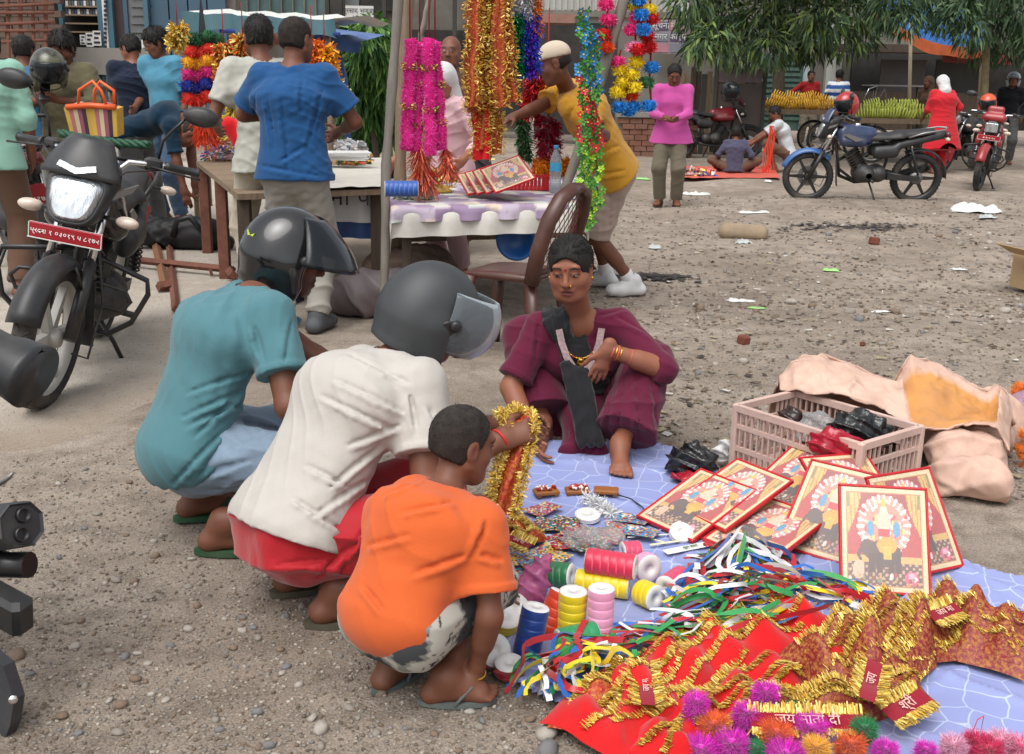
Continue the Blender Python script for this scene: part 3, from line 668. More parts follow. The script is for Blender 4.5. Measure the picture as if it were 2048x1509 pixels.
def paint_face(C,P,skin,o):
 """colours of the face in head coordinates (x right, y forward, z up)"""
 x,y,z=P[:,0],P[:,1],P[:,2];ax=np.abs(x);fr=y>.035
 skin=np.array(skin);lip=np.array(o.get('lip',tuple(skin*V3(.95,.62,.62))));dark=V3(.012,.009,.008)
 def mixin(w,c):
  w=np.clip(w,0,1)[:,None];C[:]=C*(1-w)+np.array(c)*w
 head=(z>-.14)&(ax<.1)&(y>-.13)&(y<.14)
 mixin(fr*head*(1-((x/.027)**2+((z+.066)/.0125)**2))*2.0,lip)
 mixin(fr*head*(ax<.022)*(np.abs(z+.0665)<.0018)*.8,dark)
 bz=.030-.006*((ax-.033)/.02)**2
 mixin(fr*head*(ax>.014)*(ax<.053)*(1-np.abs(z-bz)/(.0055))*1.8,dark)
 if o.get('eyes','open')=='open':
  e=1-(((ax-.032)/.0155)**2+((z-.004)/.0062)**2)
  mixin(fr*head*e*4,(.30,.26,.24));mixin(fr*head*(1-(((ax-.032)/.0062)**2+((z-.004)/.0065)**2))*4,dark)
  mixin(fr*head*(ax>.016)*(ax<.05)*(1-np.abs(z-.0105+.10*(ax-.032)**2/.02)/.0022)*1.5,dark)
 elif o['eyes']=='low':
  e=1-(((ax-.032)/.015)**2+((z-.000)/.0042)**2);mixin(fr*head*e*4,(.34,.29,.27));mixin(fr*head*(1-(((ax-.032)/.0065)**2+((z+.001)/.0048)**2))*4,dark)
  mixin(fr*head*(ax>.014)*(ax<.052)*(1-np.abs(z-.005+.14*(ax-.032)**2/.02)/.0028)*1.8,dark)
 else:
  zz=-.002-.22*(.0165**2-np.minimum((ax-.033)**2,.0165**2))/.0165
  mixin(fr*head*(ax>.015)*(ax<.051)*(1-np.abs(z-zz)/.0033)*2.2,dark)
  mixin(fr*head*(ax>.014)*(ax<.052)*(1-((ax-.033)/.02)**2-((z-.008)/.012)**2)*.35,tuple(skin*.6))
 if o.get('mustache'):mixin(fr*head*(1-((x/.028)**2+((z+.050+.25*ax*ax/.028)/.0068)**2))*2.5,dark)
 if o.get('beard'):mixin((y>.0)*head*(z<-.03)*np.clip((-.03-z)/.03,0,1)*o['beard'],(.02,.016,.014))
 if o.get('stubble'):mixin((z>.02-.9*(y-.02))*(y<.09)*(z>-.04)*o['stubble'],(.02,.016,.014))
def head_sdf(S,T,sc,fat=1.0):
 """T(p): head coordinates -> body coordinates"""
 M=T.M
 def e(c,r,k=.02,mode='u'):S.ell(T(c),[q*sc for q in r],M,k*sc,mode=mode)
 def c(a,b,ra,rb,k=.015,mode='u'):S.rc(T(a),T(b),ra*sc,rb*sc,k*sc,mode=mode)
 e((0,-.014,.032),(.075,.095,.084),.03)
 e((0,.022,-.038),(.060*fat,.064,.076),.03)
 c((-.025,.048,-.09),(.025,.048,-.09),.022,.022,.03)
 c((0,.064,-.098),(0,.058,-.09),.019,.022,.02)
 for s_ in(-1,1):
  e((s_*.041,.05,-.03),(.025*fat,.024,.026),.03)
  c((s_*.060,.0,-.05),(s_*.035,.045,-.088),.018*fat,.02,.03)
 c((-.04,.074,.028),(.04,.074,.028),.013,.013,.02)
 for s_ in(-1,1):e((s_*.033,.101,.002),(.019,.020,.012),.014,mode='s')
 for s_ in(-1,1):e((s_*.032,.0765,.004),(.0155,.0135,.0115),.005)
 c((0,.083,.016),(0,.104,-.030),.0075,.0115,.014)
 for s_ in(-1,1):e((s_*.012,.094,-.034),(.0085,.0115,.008),.008)
 e((0,.080,-.060),(.026,.014,.010),.012)
 e((0,.0815,-.0735),(.021,.0125,.0085),.008)
 e((0,.092,-.0668),(.024,.006,.0016),.004,mode='s')
 for s_ in(-1,1):
  e((s_*.077,-.006,-.006),(.0085,.021,.033),.008)
  e((s_*.084,-.001,-.002),(.006,.010,.018),.006,mode='s')
class Frame:
 def __init__(s,c,M,sc):s.c=np.array(c);s.M=np.array(M);s.sc=sc
 def __call__(s,p):return s.c+s.M@(np.array(p)*s.sc)
 def inv(s,P):return((P-s.c)@s.M)/s.sc
def hand_sdf(S,wr,d,n,sc,curl=.35,right=True,spread=1.0,k=.008,thumb=1.0,knock=None):
 """wr wrist, d along the hand, n towards the palm side"""
 d=nrm(d);n=nrm(n-d*(np.array(n)@d));sd=np.cross(d,n)*(1 if right else-1)
 pe=wr+d*.088*sc
 S.rc(wr+d*.012*sc,pe-d*.012*sc,.0165*sc,.0155*sc,k*2,side=sd,fl=2.05)
 S.rc(wr-d*.03*sc,wr+d*.02*sc,.022*sc,.02*sc,k*2,side=sd,fl=1.25)
 for i,(off,ln)in enumerate(((.029,.070),(.010,.080),(-.010,.074),(-.028,.058))):
  cu=curl if not isinstance(curl,(list,tuple))else curl[i]
  p=pe+sd*off*sc-d*abs(off-.01)*.25*sc;a=cu*.6;dr=nrm(d+sd*off*5*spread*.6);ra=.0088*sc
  for j,f in enumerate((.46,.30,.24)):
   dd=nrm(dr*math.cos(a)+n*math.sin(a));q=p+dd*ln*f*sc
   S.rc(p,q,ra,ra*.92,k*.5 if j else k);p=q;ra*=.92;a+=cu
 p=wr+d*.025*sc+sd*.026*sc;dd=nrm(d*.75+sd*.75*thumb+n*.25)
 q=p+dd*.038*sc;S.rc(p-dd*.01*sc,q,.013*sc,.0115*sc,k*1.5)
 dd2=nrm(d*.95+sd*.30*thumb+n*(.2+.4*(curl if not isinstance(curl,(list,tuple))else curl[0])));r=q+dd2*.030*sc
 S.rc(q,r,.0112*sc,.0098*sc,k*.6);S.rc(r,r+nrm(dd2+n*.25)*.022*sc,.0098*sc,.0082*sc,k*.5)
def foot_sdf(S,an,d,sc,toes=True,flat=True):
 d=nrm(V3(d[0],d[1],d[2]));up=V3(0,0,1);sd=nrm(np.cross(d,up))
 heel=an-d*.045*sc+V3(0,0,-.045*sc);ball=an+d*.12*sc+V3(0,0,-.05*sc)
 S.rc(an+V3(0,0,.02*sc),heel+d*.01*sc,.038*sc,.03*sc,.02)
 S.rc(heel,ball,.029*sc,.022*sc,.02,side=sd,fl=1.25)
 S.rc(an+d*.03*sc,ball,.034*sc,.02*sc,.03)
 S.rc(ball-sd*.018*sc,ball+sd*.022*sc,.02*sc,.018*sc,.02)
 if toes:
  for o,ln,r in((-.033,.055,.0125),(-.012,.056,.0095),(.005,.050,.009),(.021,.042,.0085),(.036,.032,.008)):
   S.rc(ball+sd*o*sc,ball+sd*o*sc*1.12+d*ln*sc+V3(0,0,-.006*sc),r*sc*1.1,r*sc,.006)
 else:S.rc(ball,ball+d*.05*sc,.022*sc,.018*sc,.02,side=sd,fl=1.9)
def finish(name,S,m,parent,color=None,folds=0.0,fdir=(0,0,1),fq=26.0,seed=1,smooth_it=1,painter=None,cq=48.0,full=False):
 Vv,Q=S.nets()
 if len(Vv)==0:return None
 if smooth_it:Vv=relax(Vv,Q,smooth_it,.5)
 if folds:
  N=vnormals(Vv,Q);fd=nrm(fdir)
  ph=Vv@fd*fq+1.4*wav(Vv,seed,9)+.7*wav(Vv,seed+3,22)
  rid=(1-np.abs(np.sin(ph)))**2-.33
  msk=np.clip(.5+.6*wav(Vv,seed+5,8),0,1)
  m2=np.clip(.35+.7*wav(Vv,seed+15,7),0,1)
  if full:m2=1;msk=1
  Vv=Vv+N*(folds*1.5*rid*msk+folds*.55*m2*crumple(Vv,seed+2,cq)+folds*.25*wav(Vv,seed+9,30))[:,None]
 C=None
 if color is not None:
  C=np.tile(np.array(color,dtype=np.float64),(len(Vv),1))
  if painter:painter(C,Vv)
 return link(name,np_mesh(name,Vv,Q,m,colors=C),parent)
def strands(ho,T,kind,vox):
 """loose hair locks lying on the hair mass"""
 me=ho.data;n0=len(me.vertices);V=np.zeros(n0*3);me.vertices.foreach_get('co',V);V=V.reshape(-1,3);N=np.zeros(n0*3);me.vertices.foreach_get('normal',N);N=N.reshape(-1,3);r=np.random.RandomState(n0)
 P=T.inv(V);n={'tied':2600,'short':1500,'thick':1800,'buzz':2200}[kind];
 if vox>.009:n=n//3
 k=r.randint(n0,size=n)
 if kind=='tied':k=k[(P[k,1]<.035)|(P[k,2]>.075)];n=len(k)
 p,nn=V[k],N[k];q=P[k]
 whorl=np.stack([q[:,0],q[:,1]+.05,q[:,2]-.11],1)if kind!='tied' else np.stack([-q[:,0]*.4,-.13-q[:,1],-.02-q[:,2]],1)
 d=whorl@T.M.T;d-=nn*(d*nn).sum(1)[:,None];d/=np.linalg.norm(d,axis=1,keepdims=True)+1e-9;d+=nn*{'tied':.03,'short':.28,'thick':.30,'buzz':.5}[kind]+.16*r.normal(size=(n,3))*(.5 if kind=='tied' else 1)
 L={'tied':.035,'short':.020,'thick':.030,'buzz':.006}[kind]*r.uniform(.6,1.3,n)[:,None]*T.sc;w={'tied':.0013,'short':.0022,'thick':.0026,'buzz':.0012}[kind]*(1 if vox<.009 else 1.6)
 s=np.cross(d,nn);s/=np.linalg.norm(s,axis=1,keepdims=True)+1e-9;b=p-nn*.001
 X=np.stack([b-s*w,b+s*w,b+d*L*.6+s*w*.8,b+d*L-nn*L*.10,b+d*L*.6-s*w*.8],1).reshape(-1,3);F=np.arange(5*n).reshape(n,5)
 fl=np.zeros(len(me.loops),dtype=np.int32);me.loops.foreach_get('vertex_index',fl);ho.data=np_mesh('hair',np.concatenate([V,X]),list(map(tuple,fl.reshape(-1,4)))+list(map(tuple,F+n0)),list(me.materials))
def press(S,lines,B):
 """raise thin folds on a cloth surface along lines seen from the front"""
 org=np.array((0,0,CAMH))-B
 def hit(px,py):
  d=np.array(ray(px,py));d/=np.linalg.norm(d);t=np.arange(.8,9,S.h*.7);P=org+t[:,None]*d;I=np.round((P-S.lo)/S.h).astype(int);ok=((I>=0)&(I<S.n)).all(1);I[~ok]=0
  f=np.where(ok,S.f[I[:,0],I[:,1],I[:,2]],1);k=np.argmax(f<0)
  return P[k]if f[k]<0 else None
 for ln in lines:
  x0,y0,x1,y1,r=ln[:5];bow=ln[5]if len(ln)>5 else 0.0;nx,ny=(y1-y0),-(x1-x0);L_=math.hypot(nx,ny);pts,grv=[],[]
  for i in range(9):
   t=i/8;b=bow*4*t*(1-t);px,py=x0+(x1-x0)*t+nx/L_*b,y0+(y1-y0)*t+ny/L_*b;h=hit(px,py);g=hit(px+nx/L_*9,py+ny/L_*9);pts.append(h);grv.append(g)
  for i in range(8):
   w0,w1=[math.sin(math.pi*min(max((j+.6)/9.2,0),1))**.6 for j in(i,i+1)]
   if grv[i]is not None and grv[i+1]is not None and np.linalg.norm(grv[i+1]-grv[i])<.08:S.rc(grv[i],grv[i+1],r*.7*w0,r*.7*w1,.010,mode='s')
   if pts[i]is not None and pts[i+1]is not None and np.linalg.norm(pts[i+1]-pts[i])<.08:S.rc(pts[i],pts[i+1],r*.75*w0,r*.75*w1,.011)
def person(label,base,yaw=0.0,H=1.7,vox=0.012,group=None,world=False,**o):
 """joints are given in the person's own axes (x right, y forward, z up), or in world axes when world is set"""
 s=H/1.7;B=V3(base[0],base[1],base[2]if len(base)>2 else 0)
 def L(p):return np.array(p,float)-B if world else np.array(p,float)*s
 fy=o.get('face_yaw',yaw if world else 0.0)
 F=fwd(fy);Rr=rgt(fy);UP=V3(0,0,1)
 pel=L(o.get('pel',(0,0,.90)));nk=L(o.get('neck',(0,.02,1.43)))
 up=nrm(nk-pel)
 side=nrm(o['side'])if 'side' in o else nrm(Rr-up*(Rr@up));hside=nrm(o['hside'])if 'hside' in o else side
 front=np.cross(up,side)
 bend=o.get('bend',.02)
 w_=o.get('wide',1.0);dp=o.get('deep',1.0)
 waist=pel+(nk-pel)*.36-front*bend*.8;chest=pel+(nk-pel)*.70-front*bend
 shw=o.get('shw',.172)*s;shd=nk-up*.045*s+front*.012*s
 sh={1:shd+side*shw,-1:shd-side*shw}
 for sg,key in((1,'shr'),(-1,'shl')):
  if key in o:sh[sg]=L(o[key])
 hip={1:pel+hside*.085*s-up*.02,-1:pel-hside*.085*s-up*.02}
 el,wr={},{}
 al1,al2=.285*s,.250*s
 for sg,key in((1,'r'),(-1,'l')):
  tgt=L(o['hand_'+key])if 'hand_'+key in o else sh[sg]+V3(0,0,-.50*s)+Rr*sg*.05+F*.06
  pole=np.array(o.get('elbow_'+key,tuple(-F*.8+Rr*sg*.5-UP*.3)),float)
  el[sg],wr[sg]=IK(sh[sg],tgt,al1,al2,pole)
 kn,an={},{}
 for sg,key in((1,'r'),(-1,'l')):
  tgt=L(o['foot_'+key])if 'foot_'+key in o else V3(0,0,0)+Rr*sg*.10*s+V3(0,0,.085*s)
  pole=np.array(o.get('knee_'+key,tuple(F+Rr*sg*.15)),float)
  kn[sg],an[sg]=IK(hip[sg],tgt,.435*s,.415*s,pole)
 toe={1:np.array(o.get('toe_r',tuple(F+Rr*.2))),-1:np.array(o.get('toe_l',tuple(F-Rr*.2)))}
 hy,hp,hr=o.get('head',(0,0,0));hs_=o.get('head_scale',1.0)*(s if s>.8 else s*1.15)
 HM=np.array((Matrix.Rotation(fy+R(hy),3,'Z')@Matrix.Rotation(R(-hp),3,'X')@Matrix.Rotation(R(hr),3,'Y')))
 hc=L(o['head_at'])if 'head_at' in o else nk+up*.03+V3(0,0,.115*s)+HM@V3(0,.035*s,0)+F*.015*s
 T=Frame(hc,HM,hs_)
 allp=[pel,nk,waist,chest,hc,*sh.values(),*el.values(),*wr.values(),*hip.values(),*kn.values(),*an.values()]
 lo=np.min(allp,0)-.24;hi=np.max(allp,0)+.24
 root=empty('person',tuple(B),0 if world else yaw,label,'person',group)
 skin=np.array(o.get('skin',SKIN))
# ---- body
 S=SDF(lo,hi,vox)
 S.rc(pel,waist,.098*s*dp,.085*s*dp,.05,side,1.40*w_);S.rc(waist,chest,.085*s*dp,.100*s*dp,.05,side,1.42*w_)
 S.rc(chest,nk-up*.05*s,.098*s*dp,.058*s,.05,side,1.7)
 S.rc(nk-up*.02*s,T((0,-.015,-.05)),.053*s,.050*s,.03)
 for g in(1,-1):
  S.rc(nk-up*.035*s,sh[g],.05*s,.05*s,.04)
  t_=o.get('arm',1.0)
  S.rc(sh[g],el[g],.049*s*t_,.037*s*t_,.02);S.rc(el[g],wr[g],.039*s*t_,.025*s*t_,.015)
  S.rc(el[g]+(wr[g]-el[g])*.08,el[g]+(wr[g]-el[g])*.45,.036*s*t_,.034*s*t_,.02)
  key='r' if g==1 else 'l'
  fd=nrm(wr[g]-el[g]);hd=np.array(o.get('hdir_'+key,tuple(fd)),float);pn=np.array(o.get('palm_'+key,tuple(-Rr*g)),float)
  hand_sdf(S,wr[g],hd,pn,s,o.get('curl_'+key,.4),g==1,k=max(.007,vox))
  S.rc(hip[g],kn[g],.078*s,.052*s,.04);S.rc(kn[g],an[g],.050*s,.035*s,.02)
  S.rc(kn[g]+(an[g]-kn[g])*.15-toe[g]*.012,kn[g]+(an[g]-kn[g])*.5-toe[g]*.012,.046*s,.042*s,.03)
  foot_sdf(S,an[g],toe[g],s,o.get('toes',vox<.008))
 head_sdf(S,T,hs_,o.get('fat',1.0))
 def pt(C,Vv):
  paint_face(C,T.inv(Vv),skin,o)
 finish('body',S,skin_m,root,skin,painter=pt,smooth_it=1 if vox<.008 else 0)
# ---- trousers
 pz=o.get('pants')
 if pz:
  m_,end,loose=pz[0],pz[1],pz[2]
  S=SDF(lo,hi,vox)
  S.rc(pel+up*.08*s,pel-up*.03*s,.098*s*dp,.118*s*dp,.05,hside,1.32*w_)
  if o.get('seat'):S.rc(pel-front*.05*s-up*.02*s+hside*.06*s,pel-front*.05*s-up*.02*s-hside*.06*s,o['seat']*s,o['seat']*s,.05)
  for g in(1,-1):
   a,b,c_=hip[g],kn[g],an[g]
   th=nrm(b-a);shn=nrm(c_-b)
   if end<1:
    e=a+(b-a)*end;S.rc(a,a+(b-a)*min(1.0,end+.12),(.092+loose)*s,(.074+loose)*s,.05,cuts=[(e,th)])
   else:
    S.rc(a,b,(.086+loose)*s,(.066+loose)*s,.05)
    e=b+(c_-b)*(end-1);fl=o.get('flare',0.0)
    S.rc(b,b+(c_-b)*min(1.12,end-1+.12),(.064+loose)*s,(.054+loose+fl)*s,.04,cuts=[(e,shn)])
  press(S,o.get('pcreases',()),B)
  finish('trousers' if end>1.5 else 'shorts',S,m_,root,(1,1,1)if o.get('pants_paint')else None,o.get('pfolds',.006),(0.2,.3,1),24,o.get('seed',1)+20,painter=o.get('pants_paint'))
# ---- shirt
 tz=o.get('shirt')
 if tz:
  m_,sl,hem=tz[0],tz[1],tz[2];lo_=o.get('loose',.012)
  S=SDF(lo,hi,vox)
  bot=pel-up*(hem+.10)*s;hp_=pel-up*hem*s
  cut=[(hp_,-up)]if not o.get('round')else[(pel+front*o['round'][0]*s-up*o['round'][1]*s,nrm(front*o['round'][2]-up))]
  hw=o.get('hemw',1.0)
  if o.get('round'):bot=pel-up*.01*s-front*.035*s
  S.rc(bot,waist,(.134*hw+lo_)*s*dp,(.092+lo_)*s*dp,.05,side,1.46*w_,cuts=cut);S.rc(waist,chest,(.092+lo_)*s*dp,(.108+lo_)*s*dp,.05,side,1.40*w_,cuts=cut)
  S.rc(chest,nk-up*.045*s,(.106+lo_)*s*dp,.062*s,.06,side,1.75)
  for g in(1,-1):
   S.rc(nk-up*.035*s,sh[g],.056*s,.060*s,.05)
   a,b,c_=sh[g],el[g],wr[g];ar=o.get('arm',1.0);sll=sl if not isinstance(sl,(tuple,list))else sl[0 if g==1 else 1]
   if sll<1:
    e=a+(b-a)*sll;sw=o.get('sleevew',.066);S.rc(a,a+(b-a)*min(1.05,sll+.15),.064*s,sw*s*ar,.045,cuts=[(e,nrm(b-a))]);re=(.064+(sw*ar-.064)*sll/(sll+.15))*s+.0035;dh=nrm(b-a);S.rc(e-dh*.05,e+dh*.05,re,re,.002,cuts=[(e,dh),(e-dh*.02,-dh)])
   else:
    S.rc(a,b,.064*s,.052*s*ar,.04)
    if sll>1:e=b+(c_-b)*(sll-1);S.rc(b,b+(c_-b)*min(1.1,sll-.9),.051*s*ar,.041*s,.03,cuts=[(e,nrm(c_-b))])
  if o.get('bust'):
   for g in(1,-1):S.ell(chest+side*g*.075*s+front*.085*s-up*.02*s,(.075*s,.07*s,.075*s),None,.06)
  nr=o.get('neckcut',.062)
  S.rc(nk+V3(0,0,.005*s),T((0,0,-.05))+V3(0,0,.03),nr*s,nr*s,.008,mode='s')
  if o.get('vneck'):S.rc(nk+front*.06*s,nk-up*o['vneck']*s+front*.16*s,.06*s,.022*s,.01,mode='s')
  if o.get('shirt_extra'):o['shirt_extra'](S,dict(pel=pel,nk=nk,sh=sh,el=el,up=up,side=side,front=front,L=L,s=s))
  press(S,o.get('creases',()),B)
  shf=S.f.copy()
  so=finish('shirt' if not o.get('kurta')else 'kurta',S,m_,root,(1,1,1)if o.get('shirt_paint')else None,o.get('folds',.005),o.get('fdir',(.3,.2,1)),o.get('fq',44),o.get('seed',1),painter=o.get('shirt_paint'))
  if o.get('shawl'):
   S.f=shf-.010;a_,b_,w2,hangs=o['shawl'];a_,b_=L(a_),L(b_);dd=nrm(b_-a_);nn=nrm(np.cross(dd,front));S.half(a_+nn*w2,nn);S.half(a_-nn*w2,-nn);S.half(b_+dd*.02,dd)
   for q in hangs:S.rc(L(q[0]),L(q[1]),q[2],q[3],.010)
   S2=SDF(lo,hi,vox);S2.f=shf+.006;S.f=np.maximum(S.f,-S2.f)if False else S.f
   finish('shawl',S,o['shawl_mat'],root,None,.011,nn,60,6)
# ---- hair, hats, helmets
 hair=o.get('hair','short')
 if hair in('short','buzz','tied','thick'):
  S=SDF(hc-.17*hs_,hc+.17*hs_,min(vox,.007))
  inf={'short':.009,'buzz':.0035,'tied':.012,'thick':.018}[hair]
  y0,z0={'short':(.074,.074),'buzz':(.066,.080),'tied':(.076,.066),'thick':(.082,.052)}[hair]
  y1,z1=(.012,-.03)if hair!='tied' else(.030,-.028)
  nn=nrm((0,(z0-z1),-(y0-y1)));nf=HM@nn
  low=-.062 if hair!='tied' else-.05
  S.ell(T((0,-.014,.032)),[(r_+inf)*hs_ for r_ in(.075,.095,.084)],HM,.01,cuts=[(T((0,y0,z0)),nf)]if hair!='tied' else[(T((0,0,-.04)),HM@V3(0,.5,-.86))])
  if hair=='tied':S.ell(T((0,.088,-.022)),[.064*hs_,.078*hs_,.088*hs_],HM,.006,mode='s')
  S.ell(T((0,-.03,-.02)),[(r_+inf)*hs_ for r_ in(.066,.068,.07)],HM,.02,cuts=[(T((0,.0,0)),HM@V3(0,1,0)),(T((0,0,low)),HM@V3(0,-.35,-.93))])
  if hair=='tied':S.rc(T((0,.06,.125)),T((0,.0,.145)),.006,.006,.012,mode='s');S.ell(T((0,-.125,-.01)),[.045*hs_,.04*hs_,.05*hs_],HM,.02)
  for g in(1,-1):S.ell(T((g*.082,-.002,-.008)),[.014*hs_,.023*hs_,.032*hs_],HM,.004,mode='s')
  ho=finish('hair',S,buzz_m if hair=='buzz' else hair_m,root,None,0,smooth_it=1);strands(ho,T,hair,vox)
 if hair=='cap':
  mB=o['cap_mat'];S=SDF(hc-.2*hs_,hc+.22*hs_,min(vox,.008))
  S.ell(T((0,-.014,.045)),[.084*hs_,.105*hs_,.085*hs_],HM,.01,cuts=[(T((0,0,.035)),HM@V3(0,.12,-1))])
  S.rc(T((0,.06,.055)),T((0,.165,.038)),.013*hs_,.012*hs_,.012,HM@V3(1,0,0),4.6)
  finish('cap',S,mB,root)
  S=SDF(hc-.17*hs_,hc+.17*hs_,min(vox,.008))
  S.ell(T((0,-.02,.0)),[.076*hs_,.09*hs_,.085*hs_],HM,.01,cuts=[(T((0,.005,0)),HM@V3(0,1,.0)),(T((0,0,-.055)),HM@V3(0,-.3,-.95)),(T((0,0,.04)),HM@V3(0,0,1))])
  finish('hair',S,hair_m,root)
 if hair=='scarf':
  S=SDF(hc-.24*hs_,hc+.2*hs_,min(vox,.009))
  S.ell(T((0,-.02,.03)),[.096*hs_,.112*hs_,.102*hs_],HM,.01,cuts=[(T((0,.06,.0)),HM@V3(0,.95,-.3))])
  S.rc(T((0,-.05,-.03)),T((0,-.06,-.15)),.085*hs_,.10*hs_,.05,HM@V3(1,0,0),1.1,cuts=[(T((0,.03,0)),HM@V3(0,1,0))])
  finish('headscarf',S,o['scarf_mat'],root,None,.006,(.3,.2,1),40,5)
 if hair=='helmet':helmet_on(root,T,o['helmet'])
# ---- footwear
 for g,key in((1,'r'),(-1,'l')):
  fw=o.get('shoes')
  if not fw:continue
  d=nrm(V3(toe[g][0],toe[g][1],0));sd=np.cross(d,UP);a=an[g]
  if fw[0]=='sandal':
   z=a[2]-.085*s;c=V3(a[0],a[1],z)+d*.045*s;L_=.135*s;mb=MB()
   out=[(L_*.98*math.cos(t),(.046+.008*math.cos(t))*s*math.sin(t))for t in np.linspace(0,2*math.pi,22)[:-1]]
   dz=V3(0,0,1)
   mb.prism(out,.017*s,c+dz*.0085,d,sd*-1 if False else np.cross(dz,d))
   so=mb.build('sandal',fw[1],root);mb=MB();pp=c+d*.075*s+dz*.02
   for q in(-1,1):mb.tube([pp,pp+sd*q*.03*s-d*.03*s+dz*.045*s,c+sd*q*.047*s-d*.01*s+dz*.012],.0065*s,6)
   mb.build('strap',fw[1]if len(fw)<3 else fw[2],so)
  else:
   S=SDF(a-.2,a+.28,min(vox,.01));dn=V3(0,0,-.048*s)
   S.rc(a-d*.045*s+dn,a+d*.15*s+dn,.044*s,.042*s,.03,sd,1.2,cuts=[((0,0,a[2]-.083*s),(0,0,-1))]);S.rc(a+V3(0,0,.01),a+d*.09*s+dn,.053*s,.044*s,.03)
   finish('shoe',S,fw[1],root)
   if len(fw)>2:
    S=SDF(a-.15,a+.2,min(vox,.01));S.rc(a-V3(0,0,.03*s),a+nrm(kn[g]-a)*.1*s,.046*s,.046*s,.01,cuts=[(a+nrm(kn[g]-a)*.09*s,nrm(kn[g]-a))]);finish('sock',S,fw[2],root)
 return dict(root=root,T=T,nk=nk,sh=sh,el=el,wr=wr,kn=kn,an=an,pel=pel,up=up,side=side,front=front,s=s,B=B,L=L,hs=hs_,F=F,R=Rr,chest=chest,waist=waist)
def ell_patch(T,c,r,az0,az1,el0,el1,na=20,ne=12,tilt=0.0,flare=0.0,thick=.003):
 """a curved visor: patch of an ellipsoid in head coordinates, both faces"""
 vs=[];M=np.array(Matrix.Rotation(tilt,3,'X'))
 for t in(0,thick):
  for j in range(ne+1):
   e=R(el0+(el1-el0)*j/ne)
   for i in range(na+1):
    a=R(az0+(az1-az0)*i/na)
    k=1+flare*(1-j/ne)**1.5
    p=V3((r[0]+t)*k*math.sin(a)*math.cos(e),(r[1]+t)*k*math.cos(a)*math.cos(e),(r[2]+t)*math.sin(e))
    vs.append(T(V3(*c)+M@p))
 n1=na+1;fs=[];o=n1*(ne+1)
 for j in range(ne):
  for i in range(na):
   q=(j*n1+i,j*n1+i+1,(j+1)*n1+i+1,(j+1)*n1+i);fs.append(q[::-1]);fs.append(tuple(x+o for x in q))
 for i in range(na):fs.append((i,i+1,o+i+1,o+i));k=ne*n1;fs.append((k+i,o+k+i,o+k+i+1,k+i+1))
 for j in range(ne):fs.append((j*n1,o+j*n1,o+(j+1)*n1,(j+1)*n1));k=na;fs.append((j*n1+k,(j+1)*n1+k,o+(j+1)*n1+k,o+j*n1+k))
 return vs,fs
